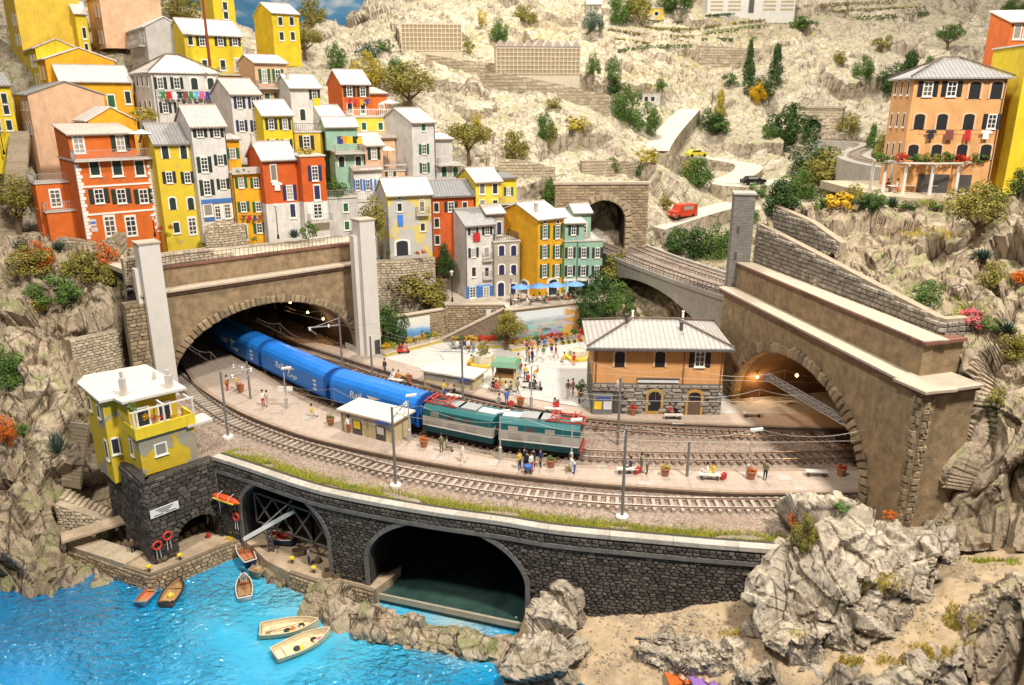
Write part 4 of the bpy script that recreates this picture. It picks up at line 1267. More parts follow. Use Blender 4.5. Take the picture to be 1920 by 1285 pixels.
class House:
    def __init__(s, label, Y, phi, x0, x1, yt, yb, dep, wall, roof='white', kind='gx', yr=None, foot=2.5, over=.35, name='house', cat='house', group=None, th=.16):
        s.phi = R(phi); s.dep = dep; s.over = over
        xm, ym = (x0+x1)/2, (yt+yb)/2
        s.o = PY(xm, ym, Y)
        a = s.hitw(x0, ym); b = s.hitw(x1, ym)
        la, lb = s.l(a), s.l(b)
        zt = s.hitw(xm, yt).z; zb = s.hitw(xm, yb).z
        s.o = V((a.x, a.y, zb)); s.w = lb.x-la.x; s.h = zt-zb; s.foot = foot
        s.root = thing(name, label, cat, s.o, s.phi, group)
        s.wm = wallm(wall) if isinstance(wall, str) else wall
        s.rise = 0
        if yr is not None:
            s.rise = (s.hitw(xm, yr, dep/2).z if kind in ('gx','hip') else s.hitw(xm, yr, dep).z if kind == 'shed' else s.hitw(xm, yr).z) - zt
        s.rise = max(.15, s.rise)
        s.block(0, s.w, 0, dep, -foot, s.h, kind, s.rise, ROOFS.get(roof, None) if isinstance(roof, str) else roof, s.wm, first=True)
    def l(s, p):
        d = p - s.o; c, n = math.cos(s.phi), math.sin(s.phi)
        return V((d.x*c + d.y*n, -d.x*n + d.y*c, d.z))
    def hitw(s, px, py, y=0.0):
        C = s.l(CAMP); d = ray(px, py); c, n = math.cos(s.phi), math.sin(s.phi)
        D = V((d.x*c + d.y*n, -d.x*n + d.y*c, d.z))
        t = (y-C.y)/D.y
        return CAMP + d*t
    def zpx(s, f, py, y=0.0):
        """height on the front at fraction f that shows at picture row py"""
        lo = V((f*s.w, y, 0)); c, n = math.cos(s.phi), math.sin(s.phi)
        w = V((s.o.x + lo.x*c - lo.y*n, s.o.y + lo.x*n + lo.y*c, 0))
        v = (642.5-py)/FPX
        k = (-ST + v*CT)/(CT + v*ST)
        return CAMZ + k*w.y - s.o.z
    def block(s, x0, x1, y0, y1, z0, z1, kind, rise, roofm, wm, first=False, over=None):
        ov = s.over if over is None else over
        mb = MB(); w = x1-x0; d = y1-y0; xm = (x0+x1)/2; ymd = (y0+y1)/2
        mb.box(x0, x1, y0, y1, z0, z1)
        if kind == 'gx':
            for x in (x0, x1): mb.add([(x,y0,z1),(x,y1,z1),(x,ymd,z1+rise)], [(0,1,2)])
        if kind == 'gy':
            for y in (y0, y1): mb.add([(x0,y,z1),(x1,y,z1),(xm,y,z1+rise)], [(0,1,2)])
        if kind == 'shed':
            mb.add([(x0,y0,z1),(x0,y1,z1),(x0,y1,z1+rise),(x1,y0,z1),(x1,y1,z1),(x1,y1,z1+rise)], [(0,1,2),(3,4,5),(1,4,5,2)])
        mb.build('wall', wm, s.root)
        t = .16; rb = MB(); e = .03
        if kind == 'gx':
            k = rise/(d/2)
            for sg in (-1, 1):
                ya = ymd; yb_ = (y0-ov) if sg < 0 else (y1+ov); zb_ = z1 - k*ov
                q = [(x0-ov*.6, yb_, zb_+e), (x1+ov*.6, yb_, zb_+e), (x1+ov*.6, ya, z1+rise+e), (x0-ov*.6, ya, z1+rise+e)]
                rb.prism(q, (0,0,t))
        elif kind == 'gy':
            k = rise/(w/2)
            for sg in (-1, 1):
                xb = (x0-ov) if sg < 0 else (x1+ov); zb_ = z1-k*ov
                q = [(xb, y0-ov*.6, zb_+e), (xb, y1+ov*.6, zb_+e), (xm, y1+ov*.6, z1+rise+e), (xm, y0-ov*.6, z1+rise+e)]
                rb.prism(q, (0,0,t))
        elif kind == 'shed':
            k = rise/d
            rb.prism([(x0-ov*.6, y0-ov, z1-k*ov+e), (x1+ov*.6, y0-ov, z1-k*ov+e), (x1+ov*.6, y1+ov, z1+rise+k*ov+e), (x0-ov*.6, y1+ov, z1+rise+k*ov+e)], (0,0,t))
        elif kind == 'hip':
            a = [(x0-ov,y0-ov,z1+e),(x1+ov,y0-ov,z1+e),(x1+ov,y1+ov,z1+e),(x0-ov,y1+ov,z1+e)]
            hd = min(d/2, w/2*.8)
            r1 = (x0+hd, ymd, z1+rise); r2 = (x1-hd, ymd, z1+rise)
            lift = lambda p: (p[0], p[1], p[2]+t)
            al = [lift(p) for p in a]
            hm_ = MB(); [hm_.bar(lift(lift(p)), lift(lift(q)), .16, .14) for p, q in ((a[0],r1),(a[3],r1),(a[1],r2),(a[2],r2),(r1,r2))]; hm_.build('ridge_cap', GUTTER, s.root)
            rb.add(a+al+[lift(r1), lift(r2)], [(0,3,2,1),(0,1,5,4),(1,2,6,5),(2,3,7,6),(3,0,4,7),(4,5,9,8),(5,6,9),(6,7,8,9),(7,4,8)])
        elif kind == 'flat':
            rb.box(x0-ov*.4, x1+ov*.4, y0-ov*.4, y1+ov*.4, z1+.003, z1+.18)
        r = rb.build('roof', roofm or SLABM, s.root)
        if kind in ('gx','shed'):
            zg = z1-.06; gm = MB(); gm.box(x0-ov*.5, x1+ov*.5, y0-ov-.1, y0-ov+.02, zg-rise/d*(2 if kind == 'gx' else 1)*ov, zg-rise/d*(2 if kind == 'gx' else 1)*ov+.12); gm.build('gutter', GUTTER, r)
        if kind == 'gx':
            gm = MB(); gm.box(x0-ov*.6, x1+ov*.6, ymd-.14, ymd+.14, z1+rise+.12, z1+rise+.27); gm.build('ridge_cap', RIDGE, r)
        if first: s.roof = r
        return r
    def chimney(s, f, g, h=1.0, wd=.45, m=None):
        mb = MB(); x = f*s.w; y = g*s.dep; z = s.h + s.rise*(1-abs(2*g-1))
        mb.box(x-wd/2, x+wd/2, y-wd/2, y+wd/2, z-.3, z+h); mb.box(x-wd*.65, x+wd*.65, y-wd*.65, y+wd*.65, z+h, z+h+.12)
        mb.build('chimney', m or SLABM, s.roof)
    def _win(s, loc, rz, kind, w, h, sc):
        if kind in ('sh', 'tall', 'pl', 'cl', 'dr'):
            o = put('door' if kind == 'dr' else 'window', ME[{'sh':'frame','tall':'tall','pl':'plain','cl':'plain','dr':'door'}[kind]], s.root, loc, (0,0,rz), (w,1,h))
            if kind == 'cl': put('shutter', SHM[sc], o, (0,0,0), None, (.86,1,.92))
            else: put('pane', ME['pane'], o)
            if kind in ('sh', 'tall'):
                put('shutter', SHM[sc], o, (-.80,0,0), None, (.5,1,1.02)); put('shutter', SHM[sc], o, (.80,0,0), None, (.5,1,1.02))
        elif kind in ('ar', 'arp', 'ag'):
            o = put('window', ME['archp' if kind == 'arp' else 'arch'], s.root, loc, (0,0,rz), (w*1.3,1,h*1.12))
            put('pane', ME['archpane'], o) if kind == 'ag' else put('shutter', APM[sc], o)
        return o
    def win(s, fr, ys, kind='sh', w=.95, h=1.5, sc='d', y=0.0):
        for py in ys:
            for f in fr:
                s._win((f*s.w, y-.001, s.zpx(f, py, y)), 0, kind, w, h, sc)
        return s
    def side(s, fr, ys, kind='sh', w=.95, h=1.5, sc='d', face='L'):
        for py in ys:
            for f in fr:
                z = s.zpx(0 if face == 'L' else 1, py, f*s.dep)
                if face == 'L': s._win((-.001, f*s.dep, z), -math.pi/2, kind, w, h, sc)
                else: s._win((s.w+.001, f*s.dep, z), math.pi/2, kind, w, h, sc)
        return s
    def bal(s, f0, f1, py, proj=1.0, h=.95, mat=None, y=0.0, side=False):
        x0, x1 = f0*s.w, f1*s.w; z = s.zpx((f0+f1)/2, py, y)
        mb = MB(); mb.box(x0, x1, y-proj, y-.005, z-.18, z); b = mb.build('balcony', SLABM, s.root)
        railing([(x0+.05,y-.05,z),(x0+.05,y-proj+.05,z),(x1-.05,y-proj+.05,z),(x1-.05,y-.05,z)], h, b, (0,0,0), mat or RAILC, 'railing', .22, .022)
        return s
    def band(s, py, t=.22, d=.08, mat=WHT):
        z = s.zpx(.5, py); mb = MB(); mb.box(-.02, s.w+.02, -d, .0, z-t/2, z+t/2); mb.build('string_course', mat, s.root); return s
    def lower(s, py, mat, d=.04, f0=0, f1=1):
        z = s.zpx(.5, py); mb = MB(); mb.box(f0*s.w-d, f1*s.w+d, -d, s.dep*.98, -s.foot, z); mb.build('plinth', mat, s.root); return s
    def pipe(s, f, m=GR):
        mb = MB(); mb.tube([(f*s.w, -.1, -.5), (f*s.w, -.1, s.h-.1)], .055, 6); mb.build('downpipe', m, s.root); return s
    def wp(s, f, py, y=-.5):
        """world point at a fraction of the front, picture row and distance before the wall"""
        z = s.zpx(f, py, y); c, n = math.cos(s.phi), math.sin(s.phi); lx = f*s.w
        return V((s.o.x + lx*c - y*n, s.o.y + lx*n + y*c, s.o.z+z))
GARM = {k: paint('cloth_'+k, c, .9, .1, 3, .1) for k, c in dict(red=(.5,.03,.03), green=(.03,.25,.08), white=(.75,.72,.68), black=(.03,.03,.035), blue=(.06,.2,.6), navy=(.04,.05,.2), orange=(.75,.3,.02), pink=(.6,.12,.25), brown=(.2,.07,.05), yellow=(.7,.5,.03), cyan=(.15,.45,.7)).items()}
def garment_mesh(kind, r):
    mb = MB(); n = 4
    if kind == 'shirt':
        pol = [(-.25,0),(-.45,-.12),(-.36,-.3),(-.22,-.22),(-.24,-.75),(.24,-.75),(.22,-.22),(.36,-.3),(.45,-.12),(.25,0)]
    elif kind == 'trousers':
        pol = [(-.22,0),(-.27,-.95),(-.04,-.95),(0,-.4),(.04,-.95),(.27,-.95),(.22,0)]
    else:
        pol = [(-.32,0),(-.34,-.8),(0,-.84),(.34,-.8),(.32,0)]
    mb.prism([(x, .03*math.sin(x*9+r), z) for x, z in pol], (0,.03,0))
    return mb
def laundry(H, where, f0, f1, py, cols, y=-.55, size=1.0, kinds=('shirt','towel','trousers')):
    a = H.wp(f0, py, y); b = H.wp(f1, py, y)
    mb = MB(); mb.tube([a, b], .02, 4)
    o = thing('clothes_line', 'thin clothes line with washing ' + where, 'clothes line', a)
    mb.build('line', GR, o, a)
    for p in (a, b):
        q = p - V((math.sin(H.phi), -math.cos(H.phi), 0))*(abs(y)-.05); m2 = MB(); m2.bar(p, q, .05); m2.build('bracket', GR, o, a)
    n = len(cols)
    for i, c in enumerate(cols):
        k = kinds[i % len(kinds)]
        g = garment_mesh(k, i).build('garment', GARM[c]); u = (i+.6)/(n+.2)
        g.location = a.lerp(b, u); g.rotation_euler = (0, 0, H.phi); g.scale = (size,)*3
        tag(g, '%s %s hanging on the clothes line %s' % (c, k, where), 'laundry', 'washing on the clothes lines')

HS = {}
def h(key, *a, **k):
    HS[key] = House(*a, **k); return HS[key]
# --- front row above the left tunnel
A = h('bigorange', 'big orange house with white quoins, string courses and a long roof balcony', 95, 40, 151, 293, 300, 446, 8.5, 'orange', None, 'flat')
ROOFP = ROOFS['pink']
zt = A.zpx(.5, 252, 1.3)
A.block(-.0*A.w, .86*A.w, 1.3, 8.4, A.h+.19, zt, 'shed', .9, ROOFP, A.wm)
A.win([.24,.53,.83], [315], 'cl', 1.25, 2.0); A.win([.24,.53,.83], [368], 'sh', 1.05, 1.75); A.win([.32,.60], [424], 'dr', 1.35, 2.7)
A.win([.12], [270], 'dr', 1.3, 2.4, y=1.3); A.win([.66], [268], 'sh', 1.0, 1.9, y=1.3)
A.band(347).band(398)
bl2 = MB(); bl2.box(-.15, A.w+.25, -1.0, 1.2, A.h-.02, A.h+.22); q = bl2.build('balcony', SLABM, A.root)
railing([(-.05,1.1,A.h+.22),(-.05,-.9,A.h+.22),(A.w+.15,-.9,A.h+.22),(A.w+.15,1.1,A.h+.22)], 1.05, q, (0,0,0), RAILC, 'railing', .22, .022)
z = 0.2; k = 0
while z < A.h-.3:
    for fx in (0, 1):
        mb = MB(); l = .62 if k % 2 else .42
        x = (-.03, -.03+l) if fx == 0 else (A.w-l+.03, A.w+.03)
        mb.box(x[0], x[1], -.06, .3, z, z+.38); mb.build('quoin', WHT, A.root)
    z += .42; k += 1
A.block(-3.2, -.01, 3.6, 8.0, -2.5, A.zpx(-.2, 398, 3.6), 'flat', .1, SLABM, A.wm)
A.block(-3.6, -.02, 5.2, 8.4, -2.5, A.zpx(-.3, 345, 5.2), 'flat', .1, SLABM, A.wm)
for (yy, pyy, x0) in ((3.6,398,-3.2),(5.2,345,-3.6)):
    zb = A.zpx(-.25, pyy, yy)+.19
    railing([(x0,yy+4,zb),(x0,yy+.05,zb),(-.1,yy+.05,zb)], 1.0, A.root, (0,0,0), RAILC, 'railing', .25, .022)
A.win([-.2], [372], 'dr', 1.3, 2.3, y=5.19)
mb = MB(); mb.box(.55,1.25,-.05,0,1.7,2.5); mb.box(.6,1.3,-.05,0,1.0,1.5); mb.build('notice_board', paint('board', (.55,.55,.55)), A.root)
mb = MB(); mb.box(.62,1.18,-.07,-.05,1.95,2.25); mb.build('blue_print', SHC['b'], A.root)
A.chimney(.08,.6,2.9); A.chimney(.6,.62,2.9)
B = h('yellow', 'narrow yellow four-storey house with flaking plaster beside the big orange house', 97.2, 38, 300, 371, 268, 445, 6.2, patchmat('wall_flaky_yellow', (.66,.48,.03), (.40,.36,.28), .70, .5), 'grey', 'gx', 233)
B.win([.26,.74], [284], 'ar', .8, 1.6).win([.28,.76], [333], 'sh', .75, 1.4).win([.28,.76], [381], 'ar', .8, 1.5).win([.3], [427], 'cl', .9, 1.5).win([.73], [424], 'dr', 1.1, 2.4).pipe(.99)
C = h('whiteshop', 'tall white house with dark shutters over a blue shop sign', 98.6, 38, 368, 431, 236, 418, 6.6, 'white', 'pink', 'gx', 199)
C.win([.25,.74], [249], 'sh', .8, 1.1, 'd').win([.27], [309], 'tall', .85, 1.9).win([.76], [300], 'sh', .75, 1.3).win([.27], [352], 'tall', .85, 1.9).win([.76], [345], 'sh', .75, 1.3)
mb = MB(); mb.box(.05*C.w, .97*C.w, -.14, 0, C.zpx(.5,381), C.zpx(.5,373)); mb.build('shop_sign', SHC['b'], C.root)
mb = MB(); mb.box(.05*C.w, .97*C.w, -.05, 0, C.zpx(.5,414), C.zpx(.5,382)); mb.build('shop_front', paint('shop_frame', (.45,.33,.2)), C.root)
C.win([.22], [394], 'pl', 1.2, 1.6, y=-.05).win([.5], [399], 'dr', .8, 2.0, y=-.05).win([.8], [396], 'tall', .8, 1.9, 'w', y=-.05)
mb = MB(); mb.box(.08*C.w, .38*C.w, -.12, -.06, C.zpx(.2,414), C.zpx(.2,408)); mb.build('blue_panel', SHC['b'], C.root)
C.pipe(.98)
D = h('ambernarrow', 'narrow amber house with green shutters and a planted roof terrace', 100.2, 36, 441, 498, 324, 452, 6.5, 'amber', None, 'flat')
D.block(-.1, .55*D.w, 2.6, 6.4, D.h+.19, D.zpx(.3, 262, 2.6), 'shed', .4, ROOFS['pale'], D.wm)
D.win([.3], [288], 'sh', .8, 1.3, 'g', y=2.6).win([.27,.76], [343,388], 'sh', .72, 1.3, 'g').win([.72], [428], 'sh', .75, 1.3, 'g').win([.22], [435], 'cl', .8, 2.2, 'g').pipe(.01)
mb = MB(); mb.box(-.1,D.w+.1,-.55,-.4,D.h-.1,D.h+.75); mb.box(-.1,D.w+.1,-.4,.05,D.h-.1,D.h+.02); mb.build('terrace_parapet', SLABM, D.root)
E = h('redcorner', 'red-orange house with whitewashed ground floor and square corner turret', 100.6, 32, 498, 562, 299, 450, 7.5, 'red', 'pale', 'gx', 267)
E.block(E.w+.02, E.w*1.72, -1.6, 5.5, -2.5, E.zpx(1.35, 294, -1.6), 'flat', .1, SLABM, E.wm)
E.lower(381, wallm('white'))
mb = MB(); mb.box(E.w-.01, E.w*1.72+.04, -1.64, 5.4, -2.5, E.zpx(1.35,378,-1.6)); mb.build('plinth', wallm('white'), E.root)
E.win([.3], [324], 'pl', .85, 2.2).win([.72], [361], 'tall', .85, 1.9, 'n').win([.76], [395], 'cl', .85, 2.0, 'n', y=-.04).win([1.4], [325], 'tall', .85, 1.9, 'n', y=-1.6).win([1.42], [361], 'cl', .95, 2.1, 'n', y=-1.6).win([1.4], [396], 'tall', 1.2, 2.0, 'w', y=-1.64)
E.bal(1.08, 1.75, 413, 1.3, y=-1.65); E.chimney(.0,.45,1.3)
G = h('greyflat', 'grey flat-roofed house with green shutters and a terrace railing', 103.5, 28, 612, 672, 372, 445, 7, 'grey', None, 'flat')
G.win([.62], [389,423], 'cl', .8, 1.3, 'g'); railing([(0.1,4,G.h+.2),(.1,.1,G.h+.2),(G.w-.1,.1,G.h+.2)], .9, G.root, (0,0,0), RAILC, 'railing', .25)
h('whiteblue', 'low white house with pink roof and blue doors on a terrace', 107.5, 26, 664, 716, 319, 362, 6.5, 'white', 'pink', 'gx', 304).win([.12,.48,.88], [347], 'sh', .6, 1.5, 'b')
HS['whiteblue'].bal(-.05, 1.05, 373, 1.8)
h('whiteterrace', 'white terrace block with a blue door under the pink-roofed house', 105.6, 26, 672, 722, 378, 450, 6, 'white', None, 'flat').win([.72], [398], 'cl', .8, 1.6, 'b')
# --- second row
h('navywhite', 'white house with navy blue shutters below the laundry house', 108, 38, 438, 493, 177, 290, 8, 'white', 'pink', 'gx', 150).win([.27,.75], [193,236], 'sh', .72, 1.45, 'n').pipe(1.0)
h('yellowsmall', 'small yellow house with white roof and dark shutters', 107, 34, 497, 552, 216, 330, 7, 'yellow', 'white', 'gx', 189).win([.27,.74], [233], 'sh', .75, 1.4).win([.27,.74], [270], 'sh', .75, 1.2).pipe(.99)
P = h('peachbalcony', 'peach house with awnings over a first-floor balcony', 118, 36, 481, 541, 119, 215, 8, 'peach', 'white', 'gx', 106)
P.win([.28,.7], [143], 'sh', .8, 1.9, 'g').bal(-.02, 1.06, 165, 1.3).win([.7], [184], 'sh', .8, 1.4, 'g').win([.3], [183], 'ar', .8, 1.3, 'g')
h('whiteyellowcloth', 'white house with a yellow cloth under its window', 114.5, 32, 547, 603, 165, 250, 7, 'white', 'white', 'gx', 142).win([.8], [177], 'sh', .75, 1.4).win([.35], [214], 'ar', .8, 1.5).chimney(.1,.3,.8)
Q = h('yellowbox', 'plain yellow box house with roof terrace and green side windows', 108.5, 4, 553, 604, 249, 372, 6.5, 'gold', None, 'flat')
Q.win([.5], [268], 'tall', .95, 1.9).side([.45], [271,309], 'cl', .9, 1.5, 'g', face='R')
railing([(.1,.1,Q.h+.2),(Q.w-.2,.1,Q.h+.2)], 1.0, Q.root, (0,0,0), GR, 'railing', .25)
h('whiteroof', 'white house with a bright broad roof between yellow and mint houses', 113, 30, 607, 649, 222, 300, 7, 'white', 'white', 'gx', 199)
K = h('mint', 'mint green house with laundry on its balcony', 108, 22, 629, 683, 286, 345, 7.5, 'mint', None, 'flat')
K.block(-.6, K.w*.95, 2.4, 7.4, K.h+.19, K.zpx(.4, 238, 2.4), 'gx', 1.1, ROOFS['pale'], K.wm)
K.win([.22,.8], [302], 'ar', .8, 1.4); K.bal(-.02, 1.04, 286, 1.2)
U = h('orangeup', 'orange-red house with striped white roof high above the mint house', 118.5, 27, 642, 694, 158, 222, 8, 'orange', 'white', 'gx', 133)
U.win([.27,.75], [172], 'sh', .85, 1.4).win([.25,.72], [203], 'pl', .9, 1.7)
U.block(U.w+.01, U.w*1.65, .5, 6.5, -2, U.h*.72, 'shed', .8, ROOFS['pink'], U.wm); U.win([1.45], [205], 'pl', .9, 1.6, y=.5)
U2 = h('yellowbase', 'bright yellow terrace base under the orange-red upper house', 115.5, 27, 660, 734, 221, 262, 8, 'lemon', None, 'flat')
U2.win([.3,.72], [237], 'cl', .85, 1.2, 'g'); railing([(.1,3,U2.h+.2),(.1,.1,U2.h+.2),(U2.w-.1,.1,U2.h+.2)], .95, U2.root, (0,0,0), WHT, 'railing', .3, .04)
h('whitetall', 'tall plain white house with green shutters at the edge of the village', 112, 40, 774, 816, 230, 345, 8.5, 'white', 'pink', 'gx', 204).win([.5], [239], 'cl', .85, 1.1, 'g').win([.5], [280,315], 'sh', .8, 1.4, 'g').pipe(.98)
X = h('greybalcony', 'small grey house with balcony behind the tall white house', 113.5, 25, 819, 864, 309, 345, 7, 'grey', None, 'flat')
X.win([.3,.78], [321], 'ar', .8, 1.4, 'g').bal(-.02, 1.04, 308, 1.2); X.block(0, X.w*.9, 2.2, 6.9, X.h+.19, X.zpx(.4, 262, 2.2), 'shed', .5, ROOFS['pale'], X.wm)
Z = h('peachtwo', 'peach house with pink roof, parasol terrace and white shutters', 110, 28, 688, 760, 322, 370, 7.5, 'peach', None, 'flat')
Z.block(0, Z.w*.45, .02, 6.5, Z.h+.19, Z.zpx(.2, 273, .0), 'gx', 1.5, ROOFS['pink'], Z.wm); Z.block(Z.w*.5, Z.w*.97, 3, 7.4, Z.h+.19, Z.zpx(.7, 259, 3), 'shed', .6, ROOFS['pink'], Z.wm)
Z.win([.22], [288], 'sh', .85, 1.6).win([.2,.62], [328], 'sh', .75, 1.3); Z.bal(.46, 1.02, 308, .6, y=.2)
# --- centre, above the square
PT = h('patchy', 'white-roofed house with patchy yellow and grey plaster and an arched door', 103, 22, 729, 811, 365, 482, 6.5, PATCHY, 'white', 'gx', 334)
PT.win([.27,.77], [371], 'pl', .5, .5, 'd').win([.26], [389], 'pl', .75, 1.2).win([.77], [387], 'pl', .75, 1.5).win([.77], [426], 'pl', .75, 1.2).bal(.62, .92, 401, .7)
PT._win((.28*PT.w, -.001, PT.zpx(.28, 464)), 0, 'ag', 1.7, 2.0, 'd')
mb = MB(); mb.box(.2*PT.w, .32*PT.w, -.1, -.04, PT.zpx(.3,424), PT.zpx(.3,403)); mb.build('blue_cloth', GARM['blue'], PT.root)
PT.pipe(.99)
h('redgrey', 'red-orange house with dark grey roof behind the white street house', 107, 16, 811, 889, 367, 465, 6.5, 'red', 'slate', 'gx', 339).win([.1], [389,418,450], 'cl', .8, 1.4, 'd').win([.45], [388], 'sh', .9, 1.4).win([.78], [386], 'cl', .8, 1.2, 'd')
h('palelemon', 'pale yellow house with beige roof and two tall dark windows', 109, 26, 892, 940, 341, 400, 7, 'lemon', 'pink', 'gx', 315).win([.25,.75], [354], 'pl', .9, 1.6).win([.25,.75], [383], 'pl', .9, 1.3)
h('lemonsmall', 'small yellow house with roof terrace near the back tunnel', 111, 14, 939, 968, 335, 395, 5.5, 'yellow', 'slate', 'shed', 327).win([.5], [359], 'sh', .65, 1.2, 'g').bal(-.2, 1.15, 380, 1.2)
W1 = h('whitestreet', 'white four-storey street house with a bright blue shop front', 104, 26, 874, 927, 422, 560, 7.5, 'white', 'grey', 'gx', 391)
W1.win([.26,.75], [432], 'sh', .72, 1.2).win([.26], [474], 'sh', .72, 1.3).win([.72], [473], 'pl', .85, 1.5).win([.26,.72], [510], 'pl', .75, 1.5).bal(.55,.9,487,.5).bal(.55,.9,521,.5).pipe(0.0).pipe(.99)
mb = MB(); mb.box(.02*W1.w, .86*W1.w, -.12, 0, 0, W1.zpx(.5,535)); mb.build('shop_front', paint('shop_blue', (.12,.30,.62), .5), W1.root)
W1.win([.2,.68], [548], 'tall', .95, 1.6, 'b', y=-.12)
ST_ = h('stonehouse', 'brown stone house with white arched windows and a roof terrace', 104.8, 22, 927, 974, 454, 558, 6.5, 'stone', None, 'flat')
ST_.win([.28,.76], [469,505], 'ar', .85, 1.4, 'n').win([.25], [543], 'ar', 1.0, 2.2, 'n').win([.74], [540], 'ar', .85, 1.4, 'n')
ST_.block(-.3, ST_.w*.62, 2.2, 6.4, ST_.h+.19, ST_.zpx(.3, 400, 2.2), 'gx', .8, ROOFS['pale'], ST_.wm); ST_.win([.42], [428], 'cl', .85, 2.0, 'n', y=2.2)
railing([(.1,2,ST_.h+.2),(.1,.1,ST_.h+.2),(ST_.w-.1,.1,ST_.h+.2),(ST_.w-.1,4,ST_.h+.2)], .9, ST_.root, (0,0,0), GR, 'railing', .25)
Y1 = h('ambertall', 'tall amber house with green shutters above the cafe parasols', 105, 36, 1008, 1056, 410, 556, 9.5, 'amber', 'white', 'gx', 377)
Y1.win([.27,.76], [435,472,508], 'tall', .78, 1.85, 'g').win([.27,.76], [416], 'pl', .6, .5).chimney(.25,.2,1.2)
Y1._win((.6*Y1.w, -.001, 1.3), 0, 'ag', 1.6, 2.4, 'd'); Y1.side([.3], [540], 'ag', 1.5, 2.2)
M1 = h('greenhouse', 'mint green street house with white roofs and many dark shutters', 106, 10, 1058, 1129, 453, 550, 7.5, 'mint', None, 'flat')
M1.win([.15,.5,.86], [474,508], 'sh', .72, 1.45, 'd').win([.2,.55], [538], 'pl', 1.2, 2.0)
M1.block(0, M1.w*.5, .02, 7, M1.h+.19, M1.zpx(.2, 419), 'shed', .9, ROOFS['white'], M1.wm); M1.win([.22], [432], 'sh', .7, 1.3)
M1.block(M1.w*.36, M1.w*.8, 2.6, 7.4, M1.h+.19, M1.zpx(.6, 399, 2.6), 'gx', .8, ROOFS['white'], M1.wm, ); M1.win([.62], [430], 'dr', .9, 2.0, y=2.6)
mb = MB(); mb.box(-.05, M1.w+.05, -.06, 0, M1.zpx(.5,526), M1.zpx(.5,522)); mb.build('string_course', WHT, M1.root)
railing([(M1.w*.5,-.1,M1.h+.2),(M1.w-.1,-.1,M1.h+.2),(M1.w-.1,4,M1.h+.2)], .9, M1.root, (0,0,0), RAILC, 'railing', .25); M1.pipe(.33)
# --- upper left
LH = h('laundryhouse', 'white hip-roofed house with a colourful clothes line', 112, 40, 289, 414, 139, 240, 9, 'white', 'white', 'hip', 107)
LH.win([.12,.36], [156], 'sh', .8, 1.5).win([.62,.87], [156], 'ar', .95, 1.5).win([.15,.36], [202], 'sh', .75, 1.4).win([.62,.88], [200], 'cl', .8, 1.5).side([.2,.45,.7], [152,198], 'cl', .9, 1.5).pipe(.03)
GB = h('greygable', 'big pale grey gabled house with a loggia on its side', 122, 36, 277, 348, 52, 130, 12, 'grey', 'white_y', 'gy', 33)
GB.side([.12,.3], [69], 'ag', .8, 1.7).side([.8], [70], 'ag', .8, 1.9)
mb = MB(); mb.box(-.9,-.02,1,9.5,GB.zpx(0,86,3)-.2,GB.zpx(0,86,3)); b_ = mb.build('balcony', SLABM, GB.root)
zz_ = GB.zpx(0,86,3); railing([(-.1,1.05,zz_),(-.85,1.05,zz_),(-.85,9.4,zz_),(-.1,9.4,zz_)], .95, b_, (0,0,0), RAILC, 'railing', .3)
h('yellowrow', 'long yellow house with shuttered windows above the laundry house', 120.5, 36, 350, 456, 66, 155, 8, 'yellow', 'white', 'gx', 40).win([.1], [76], 'cl', .8, 1.4).win([.3,.62,.88], [77], 'sh', .8, 1.4).win([.3,.62], [122], 'cl', .9, 1.6).win([.88], [122], 'dr', .9, 2.0).bal(.5,1.05,140,1.3)
h('peachtop', 'peach house with a blank wall at the very top of the village', 131, 36, 190, 303, -6, 60, 11, 'peach', 'white_y', 'gy', -30).side([.15,.4], [20,70], 'pl', .8, 1.8)
h('yellowhuge', 'huge plain yellow building at the upper left edge', 127, 38, 26, 147, -110, 110, 12, 'gold', 'white_y', 'gy', -140).side([.12,.35], [38,75], 'ar', .9, 1.6)
h('yellowmid', 'yellow strip house with tall narrow windows beside the huge yellow building', 127.5, 36, 147, 168, 26, 120, 7, 'yellow', 'white', 'gx', 5).win([.6], [62,92], 'pl', .6, 1.8)
h('yellowgable', 'yellow gabled house with an arched balcony niche at the left', 118, 38, 80, 160, 92, 255, 10, 'yellow', 'pink_y', 'gy', 75).side([.15,.4], [150,185], 'cl', .8, 1.7).side([.2,.5], [115], 'ag', .9, 1.6)
h('orangegable', 'orange gabled house with a red side wall', 115, 38, 92, 220, 113, 205, 9, 'amber', 'white_y', 'gy', 91).side([.3,.6], [136], 'pl', .8, 1.8)
h('orangeshed', 'orange house with a broad white roof sloping to the garden', 112, 36, 118, 250, 153, 215, 8, 'amber', 'white', 'gx', 125).win([.67], [190], 'cl', 1.1, 1.9, 'g').win([.92], [183], 'cl', .9, 1.9, 'd')
h('peachgable', 'peach gabled house with grey roof above the big orange house', 107.5, 40, 62, 203, 178, 300, 11, 'peach', 'grey_y', 'gy', 154).side([.15,.4,.65], [195,240], 'cl', .8, 1.6)
h('ambergable', 'small amber gabled house behind the big orange roof', 103.5, 40, 168, 257, 226, 275, 7, 'amber', 'white_y', 'gy', 202)
h('yellowtower', 'tall yellow house behind the lamp post at the hill top', 136, 34, 400, 440, -40, 70, 8, 'yellow', 'white', 'gx', -60).win([.55], [12,28], 'cl', .9, 1.5)
h('yellowtop', 'yellow house with white roof below the patch of sky', 141, 36, 512, 562, 26, 95, 9, 'yellow', 'white', 'gx', 10).win([.3,.72], [40,68], 'cl', .9, 1.5)
h('brownleft', 'narrow yellow house with rows of dark windows at the left edge', 106, 40, -30, 30, 160, 290, 8, 'yellow', 'grey', 'gx', 140).win([.4,.75], [185,205,235], 'cl', .8, 1.5)
